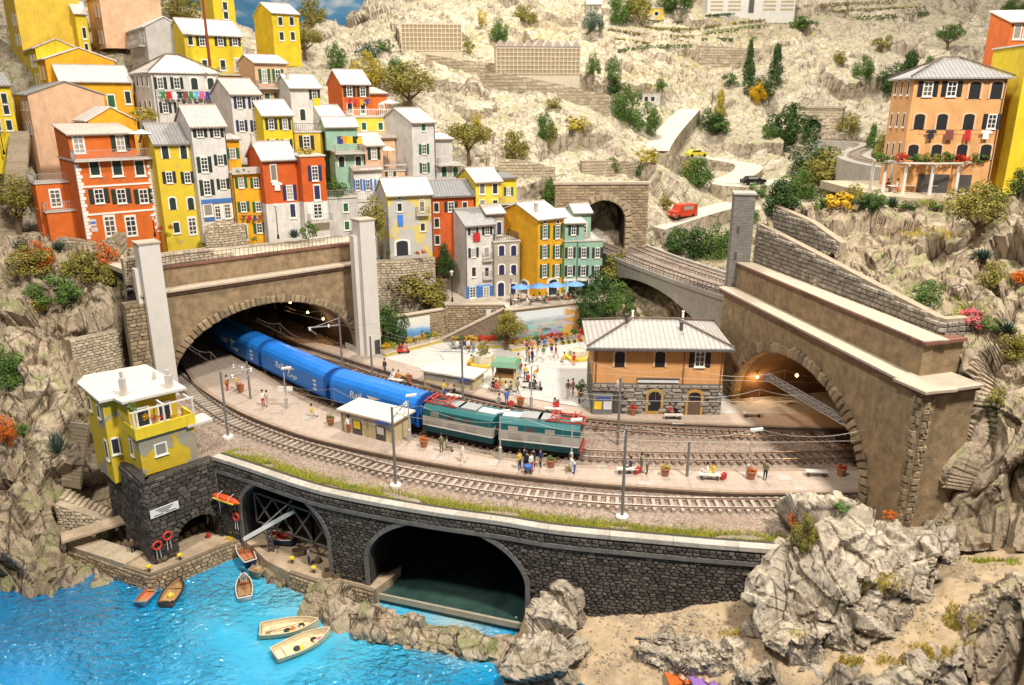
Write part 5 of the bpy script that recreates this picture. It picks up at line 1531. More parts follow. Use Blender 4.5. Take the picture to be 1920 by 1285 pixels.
# ------------------------------------------------------------------ station, signal house, hotel, square
def lb(o, name, mat, *boxes):
    mb = MB()
    for b in boxes: mb.box(*b)
    return mb.build(name, mat, o)
STW = paint('wall_station', (.60,.30,.115), .85, .12, .5, .25, .02, stain=.45)
ROOFST = ribbed('roof_station', (.40,.37,.335), .35)
S = h('station', 'orange two-storey station building with hipped grey roof and stone ground floor', 72.6, -2, 1112, 1354, 652, 779, 8.2, STW, ROOFST, 'hip', 602, foot=.4, over=.75, name='station_building', cat='station')
sw_, sh_ = S.w, S.h
def world_of(H, x, y): c, n = math.cos(H.phi), math.sin(H.phi); return (H.o.x + x*c - y*n, H.o.y + x*n + y*c)
SWL = VWall([world_of(S, -.1, -.08), world_of(S, sw_+.1, -.08)])
zs = S.o.z + S.zpx(.5, 719)
lb(S.root, 'stone_base', paint('base_mortar', (.16,.14,.12), .9), (-.08, sw_+.08, -.07, 8.1, -.3, zs-S.o.z))
def nodoor(t, z):
    f = t/SWL.len
    return not (((.425 < f < .545) or (.73 < f < .86)) and z < S.o.z+3.0) and not (f < .25 and z < S.o.z+2.6)
place_stones(stone_items(SWL, 0, SWL.len, S.o.z, zs, .85, .36, (), .12, keep=nodoor), stonemat('station_stone', (.27,.235,.195), .3), S.root, V((0,0,0)), 300, pinv=(Matrix.Translation(S.o) @ Matrix.Rotation(S.phi, 4, 'Z')).inverted())
for f in (.2, .51): S._win((f*sw_, -.001, S.zpx(f, 672)), 0, 'arp', 1.05, 1.65, 'k')
S.win([.815], [674], 'sh', 1.0, 1.6, 'k')
WOODD = paint('door_wood', (.12,.075,.05), .6); WOODY = paint('door_yellow_wood', (.42,.24,.07), .6)
ME['archd'] = um('door_surround', f_arch, WOODY)
for f, m in ((.485,'archd'), (.795,'archd')):
    o_ = put('door', ME[m], S.root, (f*sw_, -.1, 1.42), None, (1.75,1.4,3.0)); put('door_leaf', APM['k'], o_)
    lb(o_, 'panel', WOODY, (-.34,.34,-.06,-.02,-.5,-.3)) if f < .6 else lb(o_, 'panel', WOODD, (-.36,.36,-.06,-.02,-.5,.1))
lb(S.root, 'name_board', paint('board_grey', (.62,.62,.60), .4), (.345*sw_, .665*sw_, -.16, -.02, S.zpx(.5,717), S.zpx(.5,711)))
lb(S.root, 'name_board_frame', GR, (.34*sw_, .67*sw_, -.2, -.01, S.zpx(.5,711)+.005, S.zpx(.5,709)))
lb(S.root, 'ticket_cabinet', paint('cabinet', (.16,.155,.15), .6), (0.0, .155*sw_, -.42, -.09, 0.02, 2.3))
lb(S.root, 'timetable', paint('yellow_sheet', (.75,.52,.04), .5), (.012*sw_, .07*sw_, -.45, -.425, .75, 1.6))
lb(S.root, 'timetable', paint('white_sheet', (.66,.63,.60), .5), (.085*sw_, .148*sw_, -.45, -.425, .75, 1.6))
lb(S.root, 'blue_sign', paint('sign_blue', (.05,.08,.28), .5), (.03*sw_, .135*sw_, -.46, -.43, 1.78, 2.1))
lb(S.root, 'dark_doorway', GR, (.165*sw_, .245*sw_, -.14, -.05, 0.02, 2.5))
lb(S.root, 'gutter', paint('gutter_dark', (.10,.09,.085), .6), (-.85, sw_+.85, -.92, -.77, sh_-.12, sh_+.10))
for f in (.02, .695, .985): S.pipe(f, paint('pipe_brown', (.24,.10,.04), .6))
for i in range(26):
    mb = MB(); x = .3 + i*(sw_-.6)/25; mb.box(x-.07, x+.07, -.72, .02, sh_-.26, sh_-.06); mb.build('rafter_end', paint('rafter', (.13,.07,.04), .7), S.root)
for f, g in ((.27,.42), (.69,.28)): S.chimney(f, g, 1.0, .32, GR)
for f, g in ((.36,.95), (.78,.95)): S.chimney(f, g, 1.4, .2, WHT)

# signal house on the quay wall
ph = math.degrees(math.atan2(RW.p[2].y-RW.p[1].y, RW.p[2].x-RW.p[1].x))
SH = h('signal', 'yellow and grey peeling signal house on the dark quay wall with a roofed balcony', 61.9, ph-4, 261, 369, 808, 873, 6.2, PATCHY2, None, 'flat', foot=.3, name='signal_house')
YEL = wallm('yellow'); ROOFC = paint('roof_cream', (.58,.52,.455), .7, .08, .8, .15)
zc = SH.h + .18
lb(SH.root, 'balcony_parapet', YEL, (-.25, SH.w+.1, -.3, -.12, zc-.15, zc+.85), (-.25, -.08, -.12, 2.2, zc-.15, zc+.85), (SH.w-.1, SH.w+.1, -.12, 2.2, zc-.15, zc+.85))
lb(SH.root, 'canopy', ROOFC, (SH.w*.86, SH.w+1.6, -.35, 1.6, zc-.32, zc-.10))
POSTW = paint('post_white', (.62,.57,.51), .6)
for f in (0, .5, 1): lb(SH.root, 'balcony_post', POSTW, (-.25+f*(SH.w+.2), -.09+f*(SH.w+.2), -.29, -.13, zc+.85, zc+2.3))
lb(SH.root, 'balcony_beam', POSTW, (-.4, SH.w+.2, -.28, -.14, zc+2.3, zc+2.42)); 
for f in (.02, .5, .97): lb(SH.root, 'balcony_beam', POSTW, (f*SH.w-.07, f*SH.w+.07, -.12, 2.6, zc+2.305, zc+2.42))
SH.win([.36], [842], 'pl', 1.1, 1.15); SH.side([.3], [838], 'pl', .7, 1.7)
ZR = SH.o.z + zc + 2.75
poly = [PZ(a, b, ZR) for a, b in ((157,726),(190,752),(213,746),(236,752),(328,729),(268,694),(168,712))]
mb = MB(); mb.prism([V((p.x,p.y,-1.6)) for p in poly], (0,0,ZR+1.55)); up_ = mb.build('upper_block', PATCHY2, SH.root, None); up_.matrix_parent_inverse = (Matrix.Translation(SH.o) @ Matrix.Rotation(SH.phi, 4, 'Z')).inverted()
rpoly = [PZ(a, b, ZR) for a, b in ((145,722),(186,757),(212,751),(229,759),(350,731),(274,687),(158,708))]
mb = MB(); mb.prism([V((p.x,p.y,ZR)) for p in rpoly], (0,0,.22)); rf_ = mb.build('roof', ROOFC, SH.root, None); rf_.matrix_parent_inverse = up_.matrix_parent_inverse
mb = MB(); mb.prism([V((p.x,p.y,ZR-.1)) for p in [PZ(a, b, ZR) for a, b in ((147,723),(187,755.5),(212,750),(229,757.5),(348,730.5),(274,689),(160,709))]], (0,0,.095)); e_ = mb.build('roof_edge', paint('edge_green', (.20,.27,.22), .6), SH.root); e_.matrix_parent_inverse = up_.matrix_parent_inverse
UW = VWall([tuple(p[:2]) for p in (poly[0], poly[1], poly[2], poly[3], poly[4])])
for t, z, w, hh in ((UW.c[1]*.25, 5.0, .7, 1.3), (UW.c[1]*.75, 5.0, .7, 1.3), (UW.c[1]*.85, 1.5, .7, 1.9), ((UW.c[1]+UW.c[2])/2, 1.9, .7, 1.6), (UW.c[3]+.28*(UW.c[4]-UW.c[3]), zc+1.1, 1.2, 1.9), (UW.c[3]+.72*(UW.c[4]-UW.c[3]), zc+1.1, 1.2, 1.9)):
    p = UW.P(t, z, .02); d_ = UW.tan(t); o_ = SH._win(SH.l(p), math.atan2(d_.y, d_.x)-SH.phi, 'cl', w, hh, 'k')
for a, b, r, hh in ((233,742,.22,1.6),(318,727,.26,1.2),(290,712,.12,.6)):
    p = PZ(a, b, ZR+.2); mb = MB(); mb.box(p.x-r, p.x+r, p.y-r, p.y+r, p.z, p.z+hh); mb.box(p.x-r*.5, p.x+r*.5, p.y-r*.5, p.y+r*.5, p.z+hh, p.z+hh*1.4); c_ = mb.build('chimney', SLABM, rf_, None); c_.matrix_parent_inverse = Matrix.Identity(4)

# hotel on the cliff
HT = h('hotel', 'salmon hotel with grey hipped roof and dark shutters on the cliff terrace', 86, -12, 1699, 1870, 149, 366, 9, 'salmon', 'grey', 'hip', 113, name='hotel', cat='hotel', over=.5)
HT.win([.16,.42], [167], 'sh', .95, 1.55, 'k').win([.67,.9], [168], 'arp', 1.15, 1.7, 'k').win([.12,.37,.66], [227], 'arp', 1.1, 1.6, 'k').win([.91], [228], 'sh', .85, 1.5, 'k').win([.1,.36,.64,.9], [284], 'arp', 1.1, 1.6, 'k').pipe(.98)
HT.side([.2,.5,.8], [165,225,280], 'cl', .9, 1.6, 'k')
lb(HT.root, 'entrance', GR, (.2*HT.w, .55*HT.w, -.06, -.002, -.5, 2.2), (.62*HT.w, .8*HT.w, -.06, -.002, -.5, 2.2))
laundry(HT, 'on the salmon hotel wall', .14, .98, 244, ['black','brown','red','white'], -.4, 1.25)
h('hotelyellow', 'tall yellow building cut by the right edge beside the hotel', 84, -10, 1908, 2000, 84, 330, 9, 'yellow', 'white', 'flat')
RO = h('rightorange', 'orange house with white lower wing above the hotel roof', 104, -14, 1886, 1960, 42, 170, 9, 'orange', 'white', 'shed', 22)
RO.win([.18,.42], [60], 'pl', .9, 1.8)
TERR = paint('terrace_tan', (.44,.36,.25), .95, .2, .8, .4)
tz = HT.o.z + .2
tp = [PZ(a, b, tz) for a, b in ((1645,367),(1720,372),(1840,371),(1925,364))]
sheet('terrace', [(p.x,p.y) for p in tp] + [(tp[3].x+4, tp[3].y+14), (tp[0].x, tp[0].y+16)], tz, TERR, .9, 'tan terrace in front of the salmon hotel')
pg = thing('pergola', 'white pergola overgrown with vines in front of the hotel', 'pergola', PZ(1735,372,tz))
og = pg.location.copy()
pa = [PZ(a, b, tz) for a, b in ((1654,362),(1692,365),(1742,366),(1790,365),(1828,362))]
for p in pa:
    mb = MB(); mb.lathe([(.22,0),(.2,.3),(.17,2.8),(.24,3.0)], 8, p); mb.build('column', POSTW, pg, og)
    q = p + V((0,3.0,0)); mb = MB(); mb.lathe([(.2,0),(.17,3.0)], 8, q); mb.build('column', POSTW, pg, og)
    mb = MB(); mb.bar(p+V((0,-.7,3.12)), q+V((0,.4,3.12)), .18, .2); mb.build('beam', paint('beam_tan', (.48,.36,.24), .7), pg, og)
for dy in (0, 3.0):
    mb = MB()
    for a, b in zip(pa, pa[1:]): mb.bar(a+V((0,dy,3.32)), b+V((0,dy,3.32)), .16, .16)
    mb.build('rail', POSTW, pg, og)

# ---------------- behind the square
stone_wall('tan stone wall of the raised garden left of the diagonal stair', [PZ(836,634,.5), PZ(946,634,.5)], .3, lambda u: 5.0, .75, .30, TANST, TANJ, .8, 300, .1, CORNICE)
stone_wall('stone wall below the patchy yellow house', [PY(708,560,100.6), PY(760,560,101), PY(818,560,103)], 2, lambda u: 10.6, .7, .34, PALEST, PALEJ, .8, 300, .12)
stone_wall('tan stone wall carrying the cafe terrace and the long mural', [PZ(948,643,.5), PZ(1088,624,.5)], .3, lambda u: 4.75, .8, .32, TANST, TANJ, .8, 200, .06, CORNICE)
stone_wall('stone wall with the small blue mural beside the white tower', [PZ(722,655,.5), PZ(836,634,.5)], .3, lambda u: 4.4, .8, .32, TANST, TANJ, .8, 200, .06, CORNICE)
sheet('terrace', [PZ(836,634,5)[:2], PZ(946,633,5)[:2], (0,104), (14,107), (14,113), (-10,113), (-12,104)], 4.95, TERR, .6, 'cafe terrace in front of the white and amber street houses') if False else None
ta = [PZ(838,632,.5), PZ(946,632,.5), PZ(950,640,.5), PZ(1088,622,.5)]
sheet('terrace', [(p.x, p.y+.25) for p in ta] + [(17,104),(17,114),(-12,114),(-11,104)], 4.82, paint('terrace_pale', (.52,.45,.35), .9, .15, .8, .3), .4, 'pale cafe terrace in front of the street houses')
# stair wall running down in front
sp0 = PZ(822,640,.5); sp1 = PZ(946,636,.5)
mb = MB(); mb.prism([V((sp0.x, sp0.y-.6, .5)), V((sp1.x, sp1.y-.6, .5)), V((sp1.x, sp1.y-.6, 4.7))], (0,.45,0)); st_o = mb.build('stair_wall', TANJ)
tag(st_o, 'sloping stair wall climbing from the square to the cafe terrace', 'wall')
mb = MB(); mb.bar((sp0.x-.3, sp0.y-.45, .6), (sp1.x, sp1.y-.45, 4.85), .6, .2); mb.build('coping', CORNICE, st_o)
def mural_mat(name, blues=False):
    m, nt, b = nt_of(name)
    tc = N(nt, 'ShaderNodeTexCoord'); o_ = tc.outputs['Generated']
    sx = N(nt, 'ShaderNodeSeparateXYZ'); L(nt, o_, sx.inputs[0])
    z = sx.outputs[2]
    nz = N(nt, 'ShaderNodeTexNoise'); nz.inputs['Scale'].default_value = 3.5; nz.inputs['Detail'].default_value = 5; L(nt, o_, nz.inputs['Vector'])
    wz = N(nt, 'ShaderNodeMath'); wz.operation = 'MULTIPLY_ADD'; L(nt, nz.outputs[0], wz.inputs[0]); wz.inputs[1].default_value = .35; L(nt, z, wz.inputs[2])
    if blues:
        cc = ramp(nt, wz.outputs[0], [(.25,(.55,.55,.5)),(.38,(.10,.25,.55)),(.58,(.25,.45,.72)),(.72,(.62,.66,.66)),(.95,(.7,.68,.6))])
    else:
        cc = ramp(nt, wz.outputs[0], [(.2,(.12,.16,.10)),(.36,(.48,.38,.30)),(.55,(.52,.46,.42)),(.70,(.45,.52,.56)),(.9,(.62,.66,.68))])
        vo = N(nt, 'ShaderNodeTexVoronoi'); vo.inputs['Scale'].default_value = 9; L(nt, o_, vo.inputs['Vector'])
        f = N(nt, 'ShaderNodeMath'); f.operation = 'MULTIPLY'; L(nt, ramp(nt, z, [(.45,.9),(.75,0.0)]), f.inputs[0]); L(nt, ramp(nt, nz.outputs[0], [(.36,0.0),(.5,1.0)]), f.inputs[1])
        hs_ = N(nt, 'ShaderNodeHueSaturation'); hs_.inputs['Saturation'].default_value = .75; hs_.inputs['Value'].default_value = .5; L(nt, vo.outputs['Color'], hs_.inputs['Color'])
        cc = mixc(nt, f.outputs[0], cc, hs_.outputs[0])
        f2 = N(nt, 'ShaderNodeMath'); f2.operation = 'MULTIPLY'; L(nt, ramp(nt, sx.outputs[0], [(.72,0.0),(.8,1.0)]), f2.inputs[0]); L(nt, ramp(nt, nz.outputs[0], [(.45,0.0),(.5,1.0)]), f2.inputs[1])
        cc = mixc(nt, f2.outputs[0], cc, (.58,.30,.07))
        dd_ = N(nt, 'ShaderNodeVectorMath'); dd_.operation = 'DISTANCE'; L(nt, o_, dd_.inputs[0]); dd_.inputs[1].default_value = (.58,.5,.84)
        cc = mixc(nt, ramp(nt, dd_.outputs['Value'], [(.07,1.0),(.11,0.0)]), cc, (.78,.66,.42))
        d3 = N(nt, 'ShaderNodeVectorMath'); d3.operation = 'DISTANCE'; L(nt, o_, d3.inputs[0]); d3.inputs[1].default_value = (.87,.5,.3)
        cc = mixc(nt, ramp(nt, d3.outputs['Value'], [(.10,1.0),(.14,0.0)]), cc, (.10,.30,.60))
    L(nt, cc, b.inputs['Base Color']); b.inputs['Roughness'].default_value = .85
    return m
def panel(label, a, b, z0, z1, mat, off=.14, name='mural', cat='mural', th=.06):
    W = VWall([tuple(a[:2]), tuple(b[:2])]); n = W.nrm(W.len/2); d_ = W.tan(W.len/2)
    o_ = MB().box(0, W.len, -th, 0, 0, z1-z0).build(name, mat)
    o_.location = W.P(0, z0, off); o_.rotation_euler = (0,0,math.atan2(d_.y, d_.x))
    return tag(o_, label, cat)
panel('long painted mural of a bay with sun and figures on the terrace wall', PZ(966,640.5,.5), PZ(1084,624.5,.5), .9, 4.45, mural_mat('mural_long'))
panel('small blue painted seascape mural beside the white tower', PZ(742,651.3,.5), PZ(806,639.6,.5), 1.3, 4.1, mural_mat('mural_blue', True))
panel('small white notice board on the garden wall', PZ(912,634,.5), PZ(921,634,.5), 3.6, 4.5, paint('notice_white', (.66,.64,.62)), .16, 'notice_board', 'notice')
PLANTER = paint('planter_wall', (.46,.39,.29), .9, .15, 1); PLY = paint('planter_yellow', (.56,.42,.06), .8, .15, 1)
def planter(label, a, b):
    W = VWall([tuple(a[:2]), tuple(b[:2])]); o_ = thing('planter', label, 'planter', W.P(0, .55)); og = o_.location.copy()
    wall_mesh(W, 0, W.len, .3, 1.25, .7, (), 5).build('wall', PLANTER, o_, og)
    wall_mesh(W, 0, W.len, .3, .85, .45, (), 5, off=.5).build('bench', PLY, o_, og)
    wall_mesh(W, 0, W.len, .85, .95, .5, (), 5, off=.54).build('bench_top', PLANTER, o_, og)
    return W
PW = [planter('long low planter with yellow bench base below the blue mural', PZ(719,668,.55), PZ(826,640,.55)),
      planter('low planter with yellow bench base below the stair wall', PZ(846,652,.55), PZ(942,650,.55)),
      planter('low planter with yellow bench base below the long mural', PZ(956,658,.55), PZ(1100,636,.55))]
# waiting shelters
SHELT = paint('shelter_beige', (.54,.45,.26), .7, .1, 1); SHROOF = paint('shelter_roof', (.60,.54,.43), .7, .06, 1)
def shelter(key, label, Y, phi, x0, x1, yt, yb, dep, boards):
    s_ = h(key, label, Y, phi, x0, x1, yt, yb, dep, SHELT, SHROOF, 'flat', foot=.05, over=.9, name='waiting_shelter', cat='shelter')
    for f in (0.0, .5, 1.0): lb(s_.root, 'post', paint('shelter_post', (.40,.30,.17), .7), (f*s_.w-.09, f*s_.w+.09, -.1, .05, 0, s_.h-.01))
    lb(s_.root, 'frieze', paint('shelter_grey', (.42,.39,.34), .7), (.1, s_.w-.1, -.05, 0, s_.h*.62, s_.h-.02))
    lb(s_.root, 'sign', MATS['sign_blue'], (s_.w*.72, s_.w*.97, -.42, -.36, s_.h-.28, s_.h+.04))
    for f, m in boards:
        lb(s_.root, 'board', GR, ((f-.09)*s_.w, (f+.09)*s_.w, -.07, 0, .05, s_.h*.72)); lb(s_.root, 'poster', m, ((f-.065)*s_.w, (f+.065)*s_.w, -.09, -.07, s_.h*.34, s_.h*.68))
    return s_
shelter('shel1', 'cream-roofed waiting shelter with two posters on the island platform', 66.9, -29, 643, 737, 781, 822, 2.7, ((.3, MATS['yellow_sheet']), (.76, MATS['white_sheet'])))
shelter('shel2', 'cream-roofed waiting shelter on the platform beside the square', 80.5, -25, 797, 886, 703, 738, 2.7, ())
# newspaper kiosk
kc = PZ(948,722,.55); KS = thing('kiosk', 'green-roofed newspaper kiosk standing on the square', 'kiosk', kc, R(-12))
lb(KS, 'counter', SHELT, (-1.3,1.3,-1,1,0,1.0)); 
for x in (-1.22, 1.22):
    for y in (-.92, .92): lb(KS, 'post', SHELT, (x-.08,x+.08,y-.08,y+.08,1.0,2.45))
lb(KS, 'shelf', paint('magazines', (.45,.25,.12), .6, .6, 9), (-1.1,1.1,-.5,.6,1.0,1.5), (-1.1,1.1,.2,.7,1.5,2.1))
mb = MB(); mb.add([(-1.6,-1.3,2.45),(1.6,-1.3,2.45),(1.6,1.3,2.45),(-1.6,1.3,2.45),(-1.2,-.9,3.0),(1.2,-.9,3.0),(1.2,.9,3.0),(-1.2,.9,3.0)], [(0,3,2,1),(4,5,6,7),(0,1,5,4),(1,2,6,5),(2,3,7,6),(3,0,4,7)]); mb.build('roof', paint('roof_green', (.13,.26,.16), .5), KS)
# fountain basins
FST = paint('fountain_stone', (.52,.47,.36), .8, .15, 2)
def basin(label, px, py, r, hh, name, cat):
    c = PZ(px, py, .55); o_ = thing(name, label, cat, c)
    mb = MB(); mb.lathe([(r,0),(r,.35),(r*.9,.4),(r*.86,.4)], 8); mb.build('step', PLY, o_)
    mb = MB(); mb.lathe([(r*.7,.41),(r*.66,hh),(r*.5,hh),(r*.5,hh-.15)], 10); mb.build('basin', FST, o_)
    mb = MB(); mb.lathe([(r*.49,hh-.2),(r*.49,hh-.17)], 10); mb.build('filling', EARTH, o_)
    return c
FC = basin('octagonal stone planter on the square holding a palm', 906, 683, 1.9, 1.3, 'stone_planter', 'planter')
basin('round stone fountain on the square near the station', 1084, 671, 1.7, 1.1, 'fountain', 'fountain')

# ---------------- cemetery walls on the hill
NICHE = paint('niche_cream', (.68,.60,.46), .9, .08, 1); NICHED = paint('niche_dark', (.44,.34,.20), .9, .15, 2)
def columbarium(key, label, Y, phi, x0, x1, yt, yb, dep, nx, nz, zig=0):
    c_ = h(key, label, Y, phi, x0, x1, yt, yb, dep, NICHE, None, 'flat', foot=3, name='cemetery_wall', cat='cemetery', over=.2)
    lb(c_.root, 'niche_back', NICHED, (.1, c_.w-.1, -.04, -.002, .1, c_.h-.1))
    mb = MB()
    for i in range(nx+1): x = .1+(c_.w-.2)*i/nx; mb.box(x-.09, x+.09, -.3, -.03, .05, c_.h-.05)
    for j in range(nz+1): z = .1+(c_.h-.2)*j/nz; mb.box(.1, c_.w-.1, -.29, -.04, z-.09, z+.09)
    g_ = mb.build('niche_grid', NICHE, c_.root); g_['kind'] = 'stuff'
    for i in range(zig):
        w_ = c_.w/zig; mb = MB(); mb.prism([(i*w_+.01,-.3,c_.h+.2),((i+1)*w_-.01,-.3,c_.h+.2),((i+.5)*w_,-.3,c_.h+1.5)], (0,dep+.3,0)); mb.build('gable', ROOFS['pink'], c_.root)
    return c_
columbarium('cem1', 'pale cemetery wall with stepped rows of niches under a railing', T(810,97).y-2, 4, 752, 866, 45, 96, 3, 15, 6)
columbarium('cem2', 'long cemetery wall with rows of niches and a zigzag roof', T(1010,141).y-2.5, 6, 930, 1088, 90, 140, 4, 20, 6, 9)
TOPG = paint('wall_pale_grey', (.60,.57,.52), .8, .08, 1)
tb = h('tophouse', 'long pale grey building with slatted bays on the ridge', T(1410,27).y-1, -2, 1327, 1492, -16, 25, 8, TOPG, None, 'flat', name='hall')
for i in range(5):
    f0 = i/5+.02
    if i == 2: lb(tb.root, 'door', GR, (tb.w*.47, tb.w*.53, -.1, 0, .1, 3.4)); continue
    for j in range(5): lb(tb.root, 'louvre', NICHED, (tb.w*f0+.3, tb.w*(f0+.16)-.1, -.12, 0, .8+j*1.0, 1.15+j*1.0))
hut = h('hut', 'small yellow hut with open front above the vine terraces', T(1231,35).y-1, 0, 1218, 1244, 16, 33, 4, 'gold', 'pale', 'flat', name='hut'); hut.win([.5], [26], 'cl', 1.4, 1.2, 'k')
h('hut2', 'small cream house with pale roof behind the top bushes', T(1114,24).y-1, 0, 1100, 1128, 8, 22, 5, 'cream', 'pink', 'gx', -2, name='hut')
h('hut3', 'small white shed beside the mountain road', T(1220,196).y-1, -8, 1203, 1238, 178, 194, 4, 'white', 'white', 'flat', name='shed', cat='shed').win([.25,.6], [186], 'pl', 1.0, 1.1)

# ---------------- painted sky backdrop behind the hills
def sky_mat():
    m, nt, b = nt_of('backdrop_sky')
    n1 = noise_n(nt, .03, 6, .6, pos(nt, (1,1,2.2)), .4)
    cc = ramp(nt, n1, [(.42,(.06,.25,.48)),(.54,(.14,.36,.58)),(.64,(.78,.80,.80))])
    L(nt, cc, b.inputs['Base Color']); b.inputs['Roughness'].default_value = 1
    return m
mb = MB(); mb.add([(-260,300,-20),(260,300,-20),(260,300,150),(-260,300,150)], [(0,1,2,3)])
tag(mb.build('sky', sky_mat()), 'painted blue backdrop with white clouds behind the hills', None, None, 'structure')

# ---------------- mountain road
ROADM = paint('road_pale', (.50,.44,.355), .9, .1, .5, .3)
def road(label, key, w):
    ln = RLINES[key]
    zs_ = [p.z for p in ln]
    for _ in range(30): zs_ = [zs_[0]] + [(zs_[i-1]+zs_[i]+zs_[i+1])/3 for i in range(1, len(zs_)-1)] + [zs_[-1]]
    mb = MB(); rr_ = []
    for i, p in enumerate(ln):
        t = (ln[min(i+1,len(ln)-1)]-ln[max(i-1,0)]); t.z = 0; t.normalize(); n_ = V((-t.y,t.x,0)); q = V((p.x,p.y,zs_[i]+.15))
        rr_.append((q+n_*w/2, q-n_*w/2))
    for (a,b),(c,e) in zip(rr_, rr_[1:]):
        z = V((0,0,-6)); mb.add([a,c,e,b], [(0,1,2,3)]); mb.add([a,c,e,b,a+z,c+z,e+z,b+z], [(0,4,5,1),(3,2,6,7)], 1)
    for (a,b) in (rr_[0], rr_[-1]): mb.add([a,b,b+V((0,0,-6)),a+V((0,0,-6))], [(0,1,2,3)], 1)
    return tag(mb.build('road', [ROADM, RK_PALE]), label, None, None, 'structure'), [V((p.x,p.y,z+.15)) for p, z in zip(ln, zs_)]
_, RD2 = road('pale hairpin of the mountain road', 'hairpin', 5)
_, RD3 = road('pale lower stretch of the mountain road by the red van', 'lower', 5)

# ---------------- stone stairs on the left cliff
STEP = stonemat('step_stone', (.46,.37,.26), .15)
def stairs(label, a, b, w, n, side):
    """steps from a (top) to b (bottom)"""
    o_ = thing('stone_stairs', label, 'stairs', b); og = V(b)
    d_ = (b-a); hz = V((d_.x, d_.y, 0)).normalized(); sd = V((-hz.y, hz.x, 0))
    for i in range(n):
        p = a.lerp(b, (i+.5)/n); rz = abs(d_.z)/n
        mb = MB(); mb.obox(p - V((0,0,.3)), sd*w/2, hz*(math.hypot(d_.x,d_.y)/n*.55), V((0,0,.3+rz*.3)))
        mb.build('step', STEP, o_, og)
def near_(px, py, k): p = T(px, py, 65); return p + (CAMP-p).normalized()*k
stairs('upper stone steps beside the yellow signal house', near_(150,792,.9), near_(132,905,.9), 2.2, 17, 0)
stairs('lower stone steps dropping towards the quay', near_(118,925,.9), near_(205,968,1.0), 1.8, 10, 0)
stairs('bottom stone steps curving onto the quay', near_(135,1010,.8), V((PZ(252,1052,QZ).x, PZ(252,1052,QZ).y, QZ+.3)), 2.0, 12, 0)
mb = MB(); a_, b_ = near_(115,1010,.9), near_(258,966,1.2); mb.bar(a_, b_, 1.7, .22); tag(mb.build('ramp', QUAY), 'sandy ramp crossing the rock below the stone steps', 'ramp')
stone_wall('small stone retaining wall between the steps and the ramp', [near_(108,975,.9), near_(200,985,1.1)], a_.z-2.5, lambda u: a_.z+1.6-1.4*u, .5, .3, PALEST, PALEJ, .8, 120, .1)
stone_wall('stone retaining wall on the cliff behind the yellow signal house', [PY(140,690,75.5), PY(236,690,79.5)], -1, lambda u: 7.4, .6, .3, PALEST, PALEJ, .8, 200, .1)
stone_wall('pale stone wall along the terrace below the big orange house', [LW.P(-1, 0, -2.6), LW.P(5, 0, -3.2), LW.P(11, 0, -3.0)], CZ+1, lambda u: CZ+3.9 if u < .8 else CZ+3.0, .6, .3, PALEST, PALEJ, .6, 200, .1)
tp_ = [LW.P(-.5, 0, -1.7), LW.P(LW.len+2, 0, -1.7), LW.P(LW.len+3, 0, -9), LW.P(-1.5, 0, -12)]
sheet('terrace', [tuple(p[:2]) for p in tp_], CZ+2.45, paint('terrace_village', (.50,.42,.31), .95, .2, .8, .4), .5, 'village street terrace above the left tunnel front')
# garden walls higher on the slope
def hill_wall(label, pts, hh, sw, sh, mat=PALEST, n=250, fwd=1.2):
    q = [T(*p) for p in pts]; q = [p + V((0,-fwd,0)) for p in q]
    z0 = min(p.z for p in q)-1.5
    zl = [p.z for p in q]
    def zt__(u):
        k = u*(len(zl)-1); i = min(int(k), len(zl)-2); return zl[i]+(zl[i+1]-zl[i])*(k-i)+hh*.5
    stone_wall(label, q, z0-hh*.5, zt__, sw, sh, mat, PALEJ, .8, n, .1)
hill_wall('pale stone retaining wall below the upper cemetery', [(800,118),(860,128),(930,135)], 3.2, 1.2, .55)
hill_wall('long stone retaining wall below the zigzag cemetery', [(900,150),(980,162),(1060,180),(1140,196)], 3.6, 1.2, .55)
hill_wall('tan retaining wall with rough courses behind the yellow houses', [(935,318),(985,322),(1040,334)], 3.5, 1.0, .45)
hill_wall('pale retaining wall above the back tunnel mouth', [(1090,318),(1140,318),(1190,320)], 3.0, 1.0, .45)
hill_wall('retaining wall of the vine terraces under the grey hall', [(1310,100),(1370,104),(1420,106)], 3.5, 1.4, .6, n=150)
hill_wall('stone wall beside the ramp to the far railway line', [(1590,290),(1640,302)], 3.0, 1.2, .55, n=100)

stairs('long pale village steps climbing beside the big orange house', PY(38,245,106), PY(18,425,97), 2.4, 34, 0)
stone_wall('rough stone wall below the blue shop sign', [PY(384,440,95.2), PY(420,440,96), PY(462,444,98)], 12.5, lambda u: 16.6-1.6*abs(u-.5), .6, .3, PALEST, PALEJ, 1.2, 150, .12)

stone_wall('pale stone wall in front of the big orange house above the cliff', [PY(60,466,95), PY(150,466,92.5), PY(246,466,89.5)], 9.5, lambda u: 15.3-1.1*u, .6, .3, PALEST, PALEJ, .7, 200, .12)
s0_ = near_(135,1010,.8); s1_ = V((PZ(252,1052,QZ).x, PZ(252,1052,QZ).y, QZ)); dq = (s1_-s0_); dq.z = 0; dq.normalize(); sdq = V((dq.y,-dq.x,0))
stone_wall('tan stone wall carrying the bottom steps over the water', [s0_+sdq*.98, s1_+sdq*.98+dq*.8], SEAZ-1, lambda u: s0_.z-.35+(QZ-.05-s0_.z+.35)*u, .5, .3, TANST, TANJ, 1.8, 150, .1)
